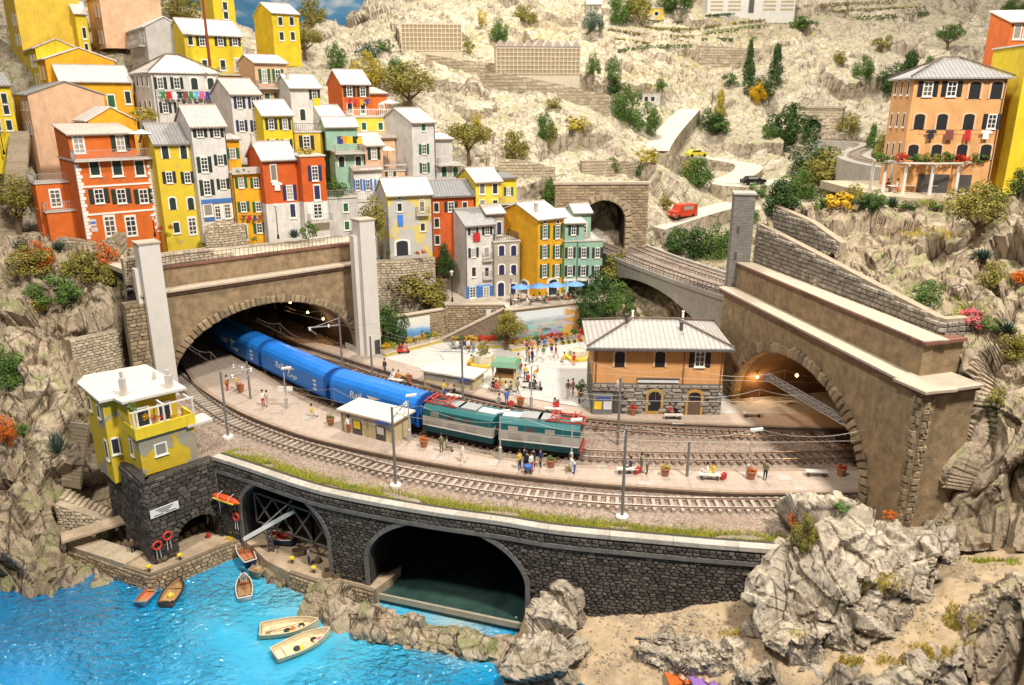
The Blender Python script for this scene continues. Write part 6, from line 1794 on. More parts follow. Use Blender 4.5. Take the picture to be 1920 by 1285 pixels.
# ------------------------------------------------------------------ train on the middle track
TR = dense_line(tr2, 400)
def px_of(p): return 960 + FPX*p.x/(p.y*CT + (CAMZ-p.z)*ST)
def s_at(px): return min(range(400), key=lambda i: abs(px_of(TR[i])-px))
def frame_between(i, j):
    a, b = TR[i], TR[j]; d_ = b-a
    return (a+b)/2, math.atan2(d_.y, d_.x), math.hypot(d_.x, d_.y)
TEAL = paint('loco_teal', (.008,.085,.095), .4, .08, 1, 0); LGREY = paint('loco_grey', (.37,.335,.295), .5, .06, 1, 0); DTEAL = paint('loco_dark', (.012,.05,.055), .5, .1, 1, 0)
TEALR = paint('loco_roof', (.025,.125,.13), .5, .1, 1, 0); REDP = paint('pantograph_red', (.42,.05,.03), .5, .1, 3, 0); BLK = paint('underframe_black', (.012,.012,.012), .7, .2, 3, 0); RGREY = paint('roof_gear', (.28,.28,.27), .6, .1, 3, 0)
WST = paint('white_stripe', (.66,.64,.60), .5, .03, 2, 0)
def section(o, name, mat, L_, prof, x0=None, x1=None):
    x0 = -L_/2 if x0 is None else x0; x1 = L_/2 if x1 is None else x1
    mb = MB(); n = len(prof)
    mb.add([(x0,y,z) for y,z in prof] + [(x1,y,z) for y,z in prof], [(i,(i+1)%n,n+(i+1)%n,n+i) for i in range(n)] + [tuple(range(n)), tuple(range(n,2*n))[::-1]])
    return mb.build(name, mat, o)
def wheelset(o, xs, r=.5):
    for x in xs:
        for y in (-.78, .78):
            mb = MB(); mb.lathe([(r,-.07),(r,.07)], 12); w_ = mb.build('wheel', BLK, o); w_.location = (x, y, .38+r-.1); w_.rotation_euler = (R(90),0,0)
i0, i1 = s_at(806), s_at(1094); im = (i0+i1)//2
loco = None
c0, rz0, L0 = frame_between(i0, i1)
loco = thing('electric_locomotive', 'teal and grey electric locomotive with red pantographs at the platform', 'locomotive', (c0.x, c0.y, 0), rz0)
loco.scale = (1,1,.88)
LI = (Matrix.Translation((c0.x, c0.y, 0)) @ Matrix.Rotation(rz0, 4, 'Z')).inverted()
for k, (a, b) in enumerate(((i0, im), (im, i1))):
    c, rz, l_ = frame_between(a, b); l_ -= .35
    sub = bpy.data.objects.new('body_half', None); col.objects.link(sub); sub.parent = loco
    sub.matrix_local = LI @ Matrix.Translation((c.x, c.y, 0)) @ Matrix.Rotation(rz, 4, 'Z')
    w = 1.48; e = -1 if k == 0 else 1   # e: cab end
    section(sub, 'skirt', DTEAL, l_, [(-w,.95),(w,.95),(w,1.62),(-w,1.62)])
    section(sub, 'stripe', WST, l_, [(-w-.015,1.62),(w+.015,1.62),(w+.015,1.74),(-w-.015,1.74)])
    section(sub, 'side_panel', LGREY, l_, [(-w,1.74),(w,1.74),(w,2.72),(-w,2.72)])
    section(sub, 'upper_band', TEAL, l_, [(-w,2.72),(w,2.72),(w-.06,3.45),(-w+.06,3.45)])
    section(sub, 'roof', TEALR, l_, [(-w+.06,3.45),(w-.06,3.45),(w-.4,3.80),(-w+.4,3.80)])
    section(sub, 'underframe', BLK, l_*.94, [(-1.25,.45),(1.25,.45),(1.25,.95),(-1.25,.95)])
    wheelset(sub, (-l_*.36, -l_*.2, l_*.2, l_*.36), .55)
    for x in (-.32, -.1, .14): lb(sub, 'side_window', GLASS, (l_*x-.45, l_*x+.45, -w-.02, -w+.05, 2.8, 3.25))
    for x in (-.3, -.05, .2): lb(sub, 'grille', paint('loco_grille', (.30,.28,.25), .7), (l_*x-.6, l_*x+.6, -w-.02, -w+.05, 1.9, 2.55))
    lb(sub, 'cab_window', GLASS, (e*l_/2-.03, e*l_/2+.03, -1.15, 1.15, 2.75, 3.35))
    lb(sub, 'bumper_beam', REDP, (e*l_/2-.02 if e > 0 else -l_/2-.2, e*l_/2+.2 if e > 0 else -l_/2+.02, -1.3, 1.3, .95, 1.2))
    for x in (-.12, .1): lb(sub, 'roof_equipment', RGREY, (l_*x-1.0, l_*x+.9, -.75, .75, 3.80, 4.05))
    lb(sub, 'white_roof_panel', WST, (-e*l_*.36-.9, -e*l_*.36+.9, -.5, .5, 3.80, 3.92))
    pgx = e*l_*.3; pm = MB()
    for y in (-.75, .75):
        pm.bar((pgx-1.6,y,4.05),(pgx+1.2,y*.6,4.42),.09); pm.bar((pgx+1.6,y,4.05),(pgx-1.2,y*.6,4.42),.09); pm.bar((pgx-1.7,y,3.95),(pgx+1.7,y,3.95),.12)
    for x in (-1.2, -.7, .7, 1.2): pm.bar((pgx+x,-.95,4.45),(pgx+x,.95,4.45),.1)
    for x in (-1.7, 1.7): pm.bar((pgx+x,-.8,3.95),(pgx+x,.8,3.95),.12)
    pm.build('pantograph', REDP, sub)
def sub_things_fix(): pass
WBL = paint('wagon_tarp', (.016,.17,.58), .38, .10, .9, .25, .05, stain=.15); WBD = paint('wagon_end', (.012,.085,.34), .5, .1, 1, 0)
TXC = {}
def text(parent, s, size, loc, rot, mat, name='lettering', shear=0.0):
    k = (s, size, mat.name, shear)
    if k not in TXC:
        cu = bpy.data.curves.new(name, 'FONT'); cu.body = s; cu.size = size; cu.extrude = .008; cu.shear = shear; cu.resolution_u = 2
        tmp = bpy.data.objects.new(name, cu); col.objects.link(tmp); bpy.context.view_layer.update()
        TXC[k] = bpy.data.meshes.new_from_object(tmp.evaluated_get(bpy.context.evaluated_depsgraph_get()))
        TXC[k].materials.clear(); TXC[k].materials.append(mat)
        bpy.data.objects.remove(tmp); bpy.data.curves.remove(cu)
    return put(name, TXC[k], parent, loc, rot)
def wagon(label, pa, pb, gap=.5):
    a, b = s_at(pa), s_at(pb); c, rz, l_ = frame_between(a, b); l_ -= gap
    o_ = thing('goods_wagon', label, 'wagon', (c.x, c.y, 0), rz); o_.scale = (1,1,.94)
    w = 1.5; top = []
    for k in range(9):
        an = math.pi*k/8; top.append((w*math.cos(an), 3.1+1.15*math.sin(an)))
    section(o_, 'tarpaulin_cover', WBL, l_-.3, [(-w,1.25),(w,1.25)] + top)
    for x in (-l_/2+.02, l_/2-.22):
        section(o_, 'end_wall', WBD, l_, [(-w-.03,1.2),(w+.03,1.2)] + [(y*1.03, z+.05) for y, z in top], x, x+.2)
    section(o_, 'sill', WBD, l_, [(-1.45,1.0),(1.45,1.0),(1.45,1.24),(-1.45,1.24)])
    section(o_, 'underframe', BLK, l_*.9, [(-1.2,.55),(1.2,.55),(1.2,1.0),(-1.2,1.0)])
    wheelset(o_, (-l_*.38, -l_*.27, l_*.27, l_*.38), .46)
    y = -w-.012
    text(o_, 'Rail', 1.15, (-l_*.26, y, 2.15), (R(90),0,0), WST, shear=.2)
    text(o_, 'Cargo', .8, (-l_*.26+2.6, y, 1.65), (R(90),0,0), WST, shear=.2)
    mb = MB(); x0 = -l_*.26+2.5; mb.prism([(x0,y,2.95),(x0+1.9,y,2.95),(x0+.9,y,2.62),(x0+.45,y,2.1),(x0+.35,y,2.62)], (0,-.01,0)); mb.build('wing_emblem', WST, o_)
    for j in range(3): lb(o_, 'data_panel', WST, (l_*.33, l_*.33+.6, y-.01, y, 1.5+j*.5, 1.75+j*.5))
    return o_
wagon('blue tarpaulin goods wagon coupled behind the locomotive', 638, 808)
wagon('blue tarpaulin goods wagon in the middle of the train', 512, 638)
wagon('dark blue goods wagon still inside the left tunnel', 418, 512)

# ------------------------------------------------------------------ overhead line
MAST = paint('mast_grey', (.22,.21,.20), .5, .1, 3, 0, metal=.4); LMAST = paint('lamp_grey', (.42,.41,.40), .5, .05, 3, 0, metal=.3); CONC = paint('concrete_pale', (.62,.58,.52), .8)
WIRE = paint('wire_pale', (.36,.32,.27), .5, .05, 3, 0, metal=.3); PORC = paint('insulator_white', (.72,.70,.66), .3, .05, 3, 0)
def mast(label, px, py, hgt, arm, adir, z=.0, plinth=True):
    p = PZ(px, py, z); o_ = thing('catenary_mast', label, 'mast', p)
    mb = MB(); mb.lathe([(.13,0),(.10,hgt)], 8); mb.build('pole', MAST, o_)
    if plinth: mb = MB(); mb.lathe([(.5,-.05),(.5,.22),(.42,.3)], 12); mb.build('foot', CONC, o_)
    d_ = V((math.cos(R(adir)), math.sin(R(adir)), 0))
    if arm:
        mb = MB(); mb.bar((0,0,hgt-1.0), d_*arm+V((0,0,hgt-.7)), .11); mb.bar((0,0,hgt-.15), d_*arm*.8+V((0,0,hgt-.75)), .06); mb.bar(d_*arm+V((0,0,hgt-.7)), d_*(arm*.75)+V((0,0,hgt-1.7)), .06); mb.build('bracket_arm', LMAST, o_)
        for q in (.35, .95): mb = MB(); mb.lathe([(.06,-.25),(.14,-.15),(.06,-.05),(.14,.05),(.06,.15)], 8, d_*arm*q+V((0,0,hgt-.85))); mb.build('insulator', PORC, o_)
    return o_
mast('grey catenary mast on a round foot by the signal house', 428, 822, 6.8, 3.6, 58)
mast('grey catenary mast on a round foot facing the posters shelter', 742, 913, 7.2, 3.0, 75)
mast('tall dark catenary mast on a round foot near the beach end', 1166, 972, 7.6, 1.0, 85)
mast('catenary mast with long arms between the white tower and the wagons', 642, 688, 6.2, 3.8, 215, .5, False)
mast('slim mast beside the white tower door', 698, 702, 4.6, 0, 0, .5, False)
mast('black catenary mast beside the shelter of the square', 868, 752, 6.5, 2.6, 200, .5, False)
mast('grey mast with curved bracket in front of the station notice boards', 1158, 832, 6.6, 1.0, 95, .1, False)
mast('short dark signal post between the station tracks', 1288, 893, 3.2, 0, 0, .55, False)
mast('dark mast with white sign board on the island platform', 470, 748, 4.2, 2.2, 150, .55, False)
def plat_lamp(label, px, py, hgt):
    p = PZ(px, py, .55); o_ = thing('platform_lamp', label, 'lamp', p)
    mb = MB(); mb.lathe([(.16,0),(.16,1.2),(.07,1.3),(.06,hgt)], 8); mb.build('pole', LMAST, o_)
    mb = MB(); mb.obox((.35,-.1,hgt+.05), (.48,-.06,.08), (.02,.15,0), (0,0,.09)); mb.build('lamp_head', PORC, o_)
    return o_
plat_lamp('platform lamp with platform number plates near the tunnel', 538, 766, 4.4)
plat_lamp('platform lamp at the corner of the island shelter', 768, 828, 4.6)
plat_lamp('platform lamp with flat base plate beside the locomotive', 938, 862, 4.6)
plat_lamp('platform lamp next to the bending man', 1071, 873, 4.3)
plat_lamp('platform lamp with round sign near the right tunnel', 1401, 896, 4.4)
plat_lamp('platform lamp on the square behind the locomotive', 996, 764, 4.6)
for (px, py) in ((538,766),):
    p = PZ(px, py, .55)
    for k, dx in enumerate((-.45, .45)):
        mb = MB(); mb.box(p.x+dx-.3, p.x+dx+.3, p.y-.05, p.y+.05, p.z+1.9, p.z+2.4)
        tag(mb.build('platform_number', PORC), 'white platform number plate %s its lamp pole' % ('left of' if k == 0 else 'right of'), 'sign')
def wires(label, line, z, rr=.013, step=9.0):
    d_, ln = line_of(line, 1.0)
    o_ = thing('overhead_wire', label, 'wire', d_[0]); og = V(d_[0])
    mb = MB(); mb.tube([p+V((0,0,z-p.z)) for p in d_], rr, 4); mb.build('contact_wire', WIRE, o_, og)
    mb = MB(); acc = 0; pts = []
    for i, p in enumerate(d_):
        u = (i % int(step))/step; pts.append(p+V((0,0,z-p.z+1.15-.75*4*u*(1-u))))
    mb.tube(pts, rr, 4); mb.build('carrier_wire', WIRE, o_, og)
    for i in range(0, len(d_), 3):
        mb = MB(); mb.bar(d_[i]+V((0,0,z-d_[i].z)), pts[i], .016); mb.build('dropper', WIRE, o_, og)
wires('overhead wire above the curved track by the sea wall', tr1, 5.6)
wires('overhead wire above the train', tr2, 5.6)
wires('overhead wire above the track at the station platform', tr3, 5.6)
# lattice girder in the right tunnel mouth
def lattice(label, a, b, w, name='lattice_girder'):
    o_ = thing(name, label, 'girder', a); og = V(a); d_ = (b-a); L_ = d_.length; u = d_.normalized(); up = V((0,0,1)); sd = u.cross(up).normalized(); up = sd.cross(u)
    for sx, sz in ((-1,-1),(1,-1),(1,1),(-1,1)):
        mb = MB(); mb.bar(a+sd*sx*w/2+up*sz*w/2, b+sd*sx*w/2+up*sz*w/2, .08); mb.build('chord', LMAST, o_, og)
    n = int(L_/w)
    mb = MB()
    for i in range(n):
        s0, s1 = a+u*(L_*i/n), a+u*(L_*(i+1)/n); sg = 1 if i % 2 else -1
        for q in (-1, 1):
            mb.bar(s0+sd*q*w/2+up*sg*w/2, s1+sd*q*w/2-up*sg*w/2, .05); mb.bar(s0+up*q*w/2+sd*sg*w/2, s1+up*q*w/2-sd*sg*w/2, .05)
    mb.build('bracing', LMAST, o_, og)
g0 = TWL.hit(1424,704); g1 = TWL.hit(1598,806)
lattice('long grey lattice girder slanting across the right tunnel mouth', TWL.P(g0[0], g0[1], -.6), TWL.P(g1[0], g1[1], -.6), .5)
for (px, y0, y1, lab) in ((408,610,652,'short hanging lattice post in the left tunnel mouth'), (540,570,618,'hanging lattice post below the tunnel crown')):
    q = LW.hit(px, y0); q2 = LW.hit(px, y1); lattice(lab, LW.P(q[0], q[1], -2.0), LW.P(q[0], q2[1], -2.0), .45, 'hanging_post')
# tunnel lamps
BULB = glow('bulb_glow', (1.0,.55,.16), 14)
def bulb(label, p, power):
    o_ = thing('tunnel_lamp', label, 'lamp', p, 0, 'lamps glowing in the tunnels')
    mb = MB(); mb.lathe([(.02,-.16),(.12,-.1),(.16,0),(.12,.1),(.02,.16)], 10); mb.build('bulb', BULB, o_, None, True)
    mb = MB(); mb.bar((0,0,.16), (0,0,.5), .05); mb.build('bracket', GR, o_)
    d_ = bpy.data.lights.new('tunnel_bulb', 'POINT'); d_.energy = power; d_.color = (1.0,.60,.26); d_.shadow_soft_size = .3
    l_ = bpy.data.objects.new('tunnel_bulb', d_); l_.location = (0,-.05,-.45); l_.parent = o_; col.objects.link(l_)
for (px, py, Y) in ((544,567,93.5),(577,586,96),(606,598,98.5),(640,612,100)): bulb('small warm bulb in the row along the left tunnel wall', PY(px, py, Y), 120)
bulb('glowing lamp by the left foot of the right tunnel arch', PY(1420,707,76), 240)
bulb('glowing lamp deep in the right tunnel', PY(1494,704,70.5), 300)
# ------------------------------------------------------------------ vegetation
def crown_mesh(seed, n, clumps, leaf, shape='round', mat=None):
    r = random.Random(seed); mb = MB()
    cs = []
    for _ in range(clumps):
        while True:
            p = V((r.uniform(-1,1), r.uniform(-1,1), r.uniform(-1,1)))
            if .25 < p.length < 1: break
        if shape == 'flat': p.z *= .55
        if shape == 'cone':
            z = r.random(); a = r.random()*6.28; rr = (1-z)*.95*math.sqrt(r.random()); p = V((math.cos(a)*rr, math.sin(a)*rr, z*2-1))
        cs.append((p*.82, r.uniform(.22,.42)*(1 if shape != 'cone' else .8)))
    for i in range(n):
        c, rad = cs[i % clumps]
        d_ = V((r.gauss(0,1), r.gauss(0,1), r.gauss(0,1)+.25)).normalized()
        p = c + d_*rad*(.55+.45*r.random()**.5)
        nn_ = (d_ + V((r.uniform(-.7,.7), r.uniform(-.7,.7), r.uniform(-.2,.8)))).normalized()
        t = nn_.cross(V((r.uniform(-1,1), r.uniform(-1,1), r.uniform(-1,1)))).normalized(); b = nn_.cross(t)
        l = leaf*r.uniform(.6,1.3)
        mb.add([p-t*l*.55, p-b*l*.35+nn_*l*.1, p+t*l*.6, p+b*l*.35+nn_*l*.1], [(0,1,2,3)])
    return mb
LEAF = {'D': leafmat('leaf_dark', (.035,.080,.024)), 'G': leafmat('leaf_green', (.075,.145,.035)), 'O': leafmat('leaf_olive', (.20,.19,.045)), 'Y': leafmat('leaf_yellow', (.36,.31,.05)),
        'R': leafmat('leaf_rust', (.42,.115,.02)), 'B': leafmat('leaf_bluish', (.07,.115,.095)), 'W': leafmat('leaf_white', (.60,.60,.52)), 'P': leafmat('leaf_pink', (.45,.10,.12)), 'A': leafmat('leaf_amber', (.52,.33,.02)), 'S': leafmat('leaf_red', (.42,.04,.02))}
CN = {'D': 'dark green', 'G': 'green', 'O': 'olive green', 'Y': 'yellow-green', 'R': 'rust orange', 'B': 'bluish green', 'W': 'white-flowered', 'P': 'pink-flowered', 'A': 'golden yellow', 'S': 'red-flowered'}
CRM = {}
def crown(kind, colr, v):
    k = (kind, colr, v)
    if k not in CRM:
        n, cl, lf, shp = {'bush': (3200, 30, .095, 'round'), 'tree': (4600, 40, .08, 'round'), 'umb': (4200, 34, .085, 'flat'), 'cone': (3600, 50, .09, 'cone'), 'small': (700, 12, .17, 'round')}[kind]
        key = (kind, v)
        if key not in CRM: CRM[key] = crown_mesh(hash(kind) % 97 + v*13 if False else len(kind)*7+v*13, n, cl, lf, shp)
        CRM[k] = CRM[key].mesh('foliage', LEAF[colr])
    return CRM[k]
BARK = paint('bark', (.12,.075,.045), .9, .3, 4, .6)
def agave_mesh():
    mb = MB(); r = random.Random(4)
    for i in range(46):
        a = i*2.4; el = R(12+68*(i/46)); l = 1.0*(1-.35*i/46); d_ = V((math.cos(a)*math.cos(el), math.sin(a)*math.cos(el), math.sin(el))); s_ = V((-math.sin(a), math.cos(a), 0))
        w = .085; up = d_.cross(s_)*-.03
        mb.add([s_*w*.6, -s_*w*.6, d_*l*.5-s_*w+up, d_*l*.5+s_*w+up, d_*l], [(0,1,2,3),(3,2,4)])
    return mb
AGM = agave_mesh().mesh('agave', LEAF['B'])
NP = [0]
def veg(where, px, py, wpx, hpx, c='O', kind='bush', p=None, dy=0.0):
    NP[0] += 1
    b = p if p is not None else T(px, py)
    b = b + V((0, dy, 0))
    sc = scale_at(b); w = wpx/sc; hh = hpx/sc; v = NP[0] % 3; rz = rnd.random()*6.28
    if kind == 'agave':
        o_ = put('agave', AGM, None, b-V((0,0,.05)), (0,0,rz), (w*.5, w*.5, hh*.9)); return tag(o_, 'spiky %s agave %s' % (CN['B'], where), 'plant', 'agaves on the rocks')
    if kind in ('tree', 'umb'):
        o_ = thing('tree', '%s %s %s' % (CN[c], 'umbrella-shaped tree' if kind == 'umb' else 'round-crowned tree', where), 'tree', b, rz, 'trees on the hillside')
        th = hh*(.42 if kind == 'tree' else .55); mb = MB(); lean = V((rnd.uniform(-.1,.1), rnd.uniform(-.1,.1), 0))*hh
        mb.tube([(0,0,-.4), lean*.4+V((0,0,th*.6)), lean+V((0,0,th*1.2))], [w*.05+.05, w*.035+.04, .03], 6)
        for k in range(4):
            a = k*1.6+rnd.random(); mb.tube([lean*.4+V((0,0,th*.6)), V((math.cos(a)*w*.28, math.sin(a)*w*.28, th*1.25))], [w*.025+.03, .02], 5)
        mb.build('trunk', BARK, o_)
        ch = hh-th*.75
        put('crown', crown(kind, c, v), o_, (lean.x, lean.y, th*.75+ch*.5), None, (w*.5, w*.5, ch*(.5 if kind == 'tree' else .75)))
        return o_
    nm = {'bush': 'bush', 'cone': 'conifer', 'small': 'shrub'}[kind]
    o_ = put(nm, crown(kind, c, v), None, b+V((0,0,hh*.42)), (0,0,rz), (w*.52, w*.48, hh*.55))
    return tag(o_, '%s %s %s' % (CN[c], {'bush': 'foam-leaved bush', 'cone': 'slim conifer', 'small': 'small shrub'}[kind], where), 'bush' if kind != 'cone' else 'conifer', 'bushes on the slopes')
for a in (
 ('above the tall white house at the village edge',770,212,115,92,'O','tree'),('right of the tall white house',880,312,82,82,'O','umb'),('on the bare rock face beside the umbrella tree',968,300,58,60,'O'),
 ('on the fissured rock below the zigzag cemetery',1022,262,36,58,'G'),('at the foot of the fissured rock',1030,270,40,40,'O','small'),('on the ledge left of the mountain road',1082,250,62,38,'Y','small'),('on the rock ledge above the mountain road shed',1150,155,36,50,'G'),('beside the zigzag cemetery',1112,145,34,44,'G'),('below the cemetery corner',1150,178,40,36,'D'),
 ('beside the pale retaining wall under the cemeteries',895,240,26,30,'Y','small'),('between the peach balcony house and the hilltop',572,112,84,62,'O','tree'),('on the ridge near the patch of sky',588,50,56,55,'O'),('behind the orange-red upper house',632,132,42,54,'G'),('right of the orange-red upper house',690,165,64,66,'Y'),('above the orange-red upper house',690,112,50,38,'B','small'),
 ('along the mountain road left bank',1172,228,64,72,'G'),('hanging over the upper road ramp',1212,250,58,58,'G'),('below the upper road ramp',1216,305,48,36,'Y','small'),('by the lower bend of the road ramp',1200,330,26,24,'G','small'),
 ('tall and narrow on the rock shelf',1402,156,36,80,'D','cone'),('leaning beside the narrow conifer',1452,158,50,72,'D','cone'),('below the narrow conifers',1420,186,66,44,'D'),('at the foot of the narrow conifers',1420,192,36,38,'A'),
 ('in the loop of the mountain road',1348,232,40,62,'Y','cone'),('beside the loop of the mountain road',1330,245,62,42,'D'),('on the bank inside the road loop',1352,248,56,30,'G','small'),('on the slope under the hairpin',1308,352,64,62,'G'),('under the yellow car on the hairpin',1298,330,50,34,'O','small'),
 ('left of the high tunnel mouth',1478,282,98,86,'D'),('tall among the bushes by the high tunnel',1482,262,40,66,'D','cone'),('below the high tunnel mouth',1522,330,92,66,'D'),('above the slender grey tower',1545,362,112,82,'O'),('behind the slender grey tower',1462,402,92,72,'D'),('beside the grey tower top',1500,372,80,60,'G'),
 ('on the far cliff under the vine terraces',1618,150,46,44,'G'),('behind the hotel roof ridge',1700,172,70,74,'D','cone'),('left of the hotel roof',1672,178,60,60,'D'),('right among the conifers behind the hotel',1735,168,54,60,'G','cone'),('high above the hotel roof',1776,96,54,50,'G','tree'),('on the slope above the hotel conifers',1656,92,42,28,'O','small'),('on the upper right terrace ledge',1895,40,50,40,'G','tree'),
 ('under the red van beside the viaduct',1290,482,92,62,'D'),('along the viaduct wall under the red van',1345,486,70,70,'G'),('between the viaduct and the mountain road',1262,470,50,44,'G','small'),
 ('beside the mint green street house',1150,538,72,74,'O'),('in front of the viaduct arch by the mint house',1118,588,104,86,'D'),('between the mint house and the viaduct arch',1160,592,66,66,'G'),
 ('in front of the back tunnel mouth',1034,388,58,58,'G'),('at the patch of hilltop behind the yellow row',345,36,80,52,'O'),('in the trees by the ridge hut',1262,28,80,70,'G'),('on the ridge left of the hut',1192,42,66,76,'O'),('at the ridge end beside the cream hut',1160,44,46,60,'G'),('below the cream hut',1112,62,48,46,'B'),
 ('on the ridge above the zigzag cemetery',985,46,50,38,'O'),('left of the ridge bush over the cemetery',905,52,24,34,'Y','small'),('just above the zigzag cemetery wall',936,82,40,46,'G'),('on the ridge right of the grey hall',1505,55,60,28,'G','small'),
 ('big on the cliff below the hotel pergola',1832,462,116,122,'O','tree'),('at the yellow building beside the hotel',1905,290,66,130,'O','bush'),('left of the hotel pergola',1652,312,52,66,'O'),('flowering on the rock edge under the pergola',1574,392,62,34,'A','small'),('dark at the rock edge under the pergola',1622,396,44,30,'D','small'),('on the rock edge near the grey tower',1540,392,50,30,'G','small'),
 ('on the grass ledge above the right tunnel wall',1738,572,62,52,'G'),('on the grass ledge beside the green bush',1724,588,50,24,'W','small'),('hanging from the cliff under the big tree',1862,548,62,66,'O'),('low on the cliff beside the tunnel parapet',1893,668,66,58,'O'),('at the end of the grass ledge',1826,612,64,36,'P','small'),('on the cliff right of the grass ledge',1905,528,44,26,'R','small'),('beside the pink flowers',1855,620,40,30,'G','small'),
 ('on top of the big rock outcrop',1506,1035,50,80,'O'),('glowing on top of the big rock outcrop',1492,985,34,36,'R','small'),('at the tunnel pier beside the outcrop',1644,968,36,28,'G','small'),('beside the tunnel pier',1668,974,30,18,'R','small'),('at the edge of the outcrop crest',1570,952,50,16,'G','small'),
 ('on the left cliff top near the rust bush',58,512,90,56,'O'),('on the left cliff top',78,512,54,62,'R'),('beside the left tunnel pier',160,528,92,66,'O'),('by the tunnel pier on the cliff top',202,500,40,56,'R','small'),('hanging over the left cliff',108,572,100,58,'G'),('at the corner of the left tunnel front',214,540,58,48,'O'),('low under the hanging bushes',72,585,40,28,'Y','small'),
 ('large at the left edge beside the big orange house',36,440,96,110,'O','tree'),('at the left edge above the stairs',12,330,40,60,'O','small'),('on the cliff at the left edge',18,722,64,84,'G'),('low on the cliff at the left edge',14,830,48,56,'R'),('small on the cliff beside the rust bush',42,812,32,26,'G','small'),
 ('at the left foot of the hotel pergola',1640,388,46,34,'G'),('beside the pergola steps',1600,380,44,36,'O'),('dense under the pergola rim',1700,396,40,24,'D','small'),('low under the pergola rim',1760,394,34,20,'G','small'),('hanging from the hotel terrace corner',1850,398,60,50,'G'),('at the cliff edge under the yellow building',1912,372,50,60,'D'),('tall beside the far railway bed',1632,292,40,60,'G','cone'),('on the slope behind the far railway bed',1590,250,50,40,'O'),('thick on the slope left of the grey tower',1400,420,50,44,'G'),
 ('by the hairpin retaining edge',1420,372,44,32,'G','small'),('scrubby on the rock over the back tunnel',1150,320,40,26,'G','small'),('scrubby beside the lower mountain road',1250,392,40,30,'O','small'),('dotted on the bare slope over the hairpin',1440,262,34,28,'G','small'),('dotted beside the upper cemetery',880,100,30,26,'O','small'),('dotted below the upper cemetery',720,100,40,30,'G','small'),('on the slope over the orange-red upper house',745,140,36,34,'G'),('low on the rock by the umbrella tree',915,262,30,22,'Y','small'),('on the pale slope above the shed',1240,170,34,26,'G','small'),('under the retaining wall of the zigzag cemetery',1040,205,36,24,'O','small'),('beside the narrow conifers on the shelf',1370,160,40,24,'G','small'),('on the far cliff face',1570,120,34,28,'O','small'),('in the cliff cleft beside the right tunnel',1870,760,36,40,'O','small'),('in the lower cliff cleft at the right edge',1905,880,40,46,'G','small')
 ):
    veg(*a)
for a in (('beside the yellow signal house stairs',110,848,54,74),('on the cliff under the big olive tree',40,472,56,40),('below the big orange house',112,470,50,34),('under the hotel pergola corner',1672,386,46,32),('on the cliff under the hotel',1842,486,70,36),('at the cliff foot by the pink flowers',1888,622,60,36)):
    veg(a[0], a[1], a[2], a[3], a[4], 'B', 'agave')
def atz(px, py, z): return PZ(px, py, z)
veg('with bare trunk in front of the stair wall',948,655,74,78,'O','tree',atz(948,656,.55))
veg('beside the white tower at the square',735,640,62,90,'D','bush',atz(735,656,.8)+V((0,1.5,0))); veg('low at the foot of the white tower',730,640,50,60,'G','bush',atz(722,655,.8)+V((0,1,1.5)))
veg('spilling over the garden wall below the patchy house',790,560,104,58,'O','bush',PY(788,560,102)); veg('beside the garden wall above the mural',760,600,60,36,'O','small',PY(812,575,101.5)); veg('behind the upper edge of the white tower',702,445,60,74,'O','bush',PY(702,440,100)); veg('between the patchy house and the white street house',838,520,48,62,'D','bush',PY(836,512,104))
veg('at the right end of the long mural',1100,620,56,70,'D','bush',PY(1104,612,99.5)); veg('climbing by the small mural',820,600,44,60,'O','bush',PY(822,600,101))
veg('in the garden beside the laundry house',272,228,52,30,'Y','small',PY(275,226,106)); veg('on the terrace of the grey flat-roofed house',626,372,54,42,'G','bush',PY(628,372,104.5))
veg('at the foot of the whitewashed corner house',584,446,42,30,'G','small',PY(584,446,97)); veg('spiky',552,446,42,30,'B','agave',PY(552,446,97))
for f in (.15,.35,.55,.75,.92):
    p = D.wp(f, 326, -.3); veg('in the planter row of the amber house terrace',0,0,12,12,'G' if f*100 % 2 else 'S','small',p)
veg('on the roof of the corner turret',0,0,40,18,'Y','small',E.wp(1.35, 292, 1)); veg('in the balcony corner of the signal house',0,0,20,24,'G','small',SH.wp(.02, 775, .3))
for i, (f, c) in enumerate(((.2,'A'),(.35,'R'),(.5,'S'),(.68,'A'),(.85,'R'))): veg('in pots on the signal house balcony',0,0,16,14,c,'small',SH.wp(f, 800, .4)+V((0,0,.6)))
for i, (px, c) in enumerate(((1655,'G'),(1685,'S'),(1715,'G'),(1745,'O'),(1775,'G'),(1805,'S'),(1832,'G'))):
    p = PZ(px, 365, tz)+V((0,1.0,3.3)); veg('on the hotel pergola above its %s bay' % ('first','second','third','fourth','fifth','sixth','seventh')[i], 0, 0, 40, 20, c, 'small', p)
for wi, (W, cs, lab) in enumerate(zip(PW, ('AYGAOAGY','YGAASSSG','AAYGSSSAGS'), ('in the planter under the blue mural','in the planter under the stair wall','in the planter under the long mural'))):
    for i, c in enumerate(cs): veg(lab, 0, 0, 20, 14, c, 'small', W.P(W.len*(i+.5)/len(cs), 1.2, -.35))
veg('growing from the octagonal stone planter',0,0,26,32,'O','small',FC+V((0,0,1.2))); veg('beside the station corner on the square',1090,735,26,34,'G','small',atz(1088,742,.55))
for (a, b, lab) in ((190,452,'at the door of the big orange house'),(300,432,'on the wall of the yellow house'),(320,430,'beside the yellow house door'),(130,452,'at the corner of the big orange house'),(478,452,'under the amber house window'),(727,478,'left of the arched door'),(782,478,'right of the arched door'),(795,476,'at the corner of the patchy house')):
    veg(lab, a, b, 13, 9, 'SGR'[a % 3], 'small', PY(a, b, 95 if a < 500 else 101))
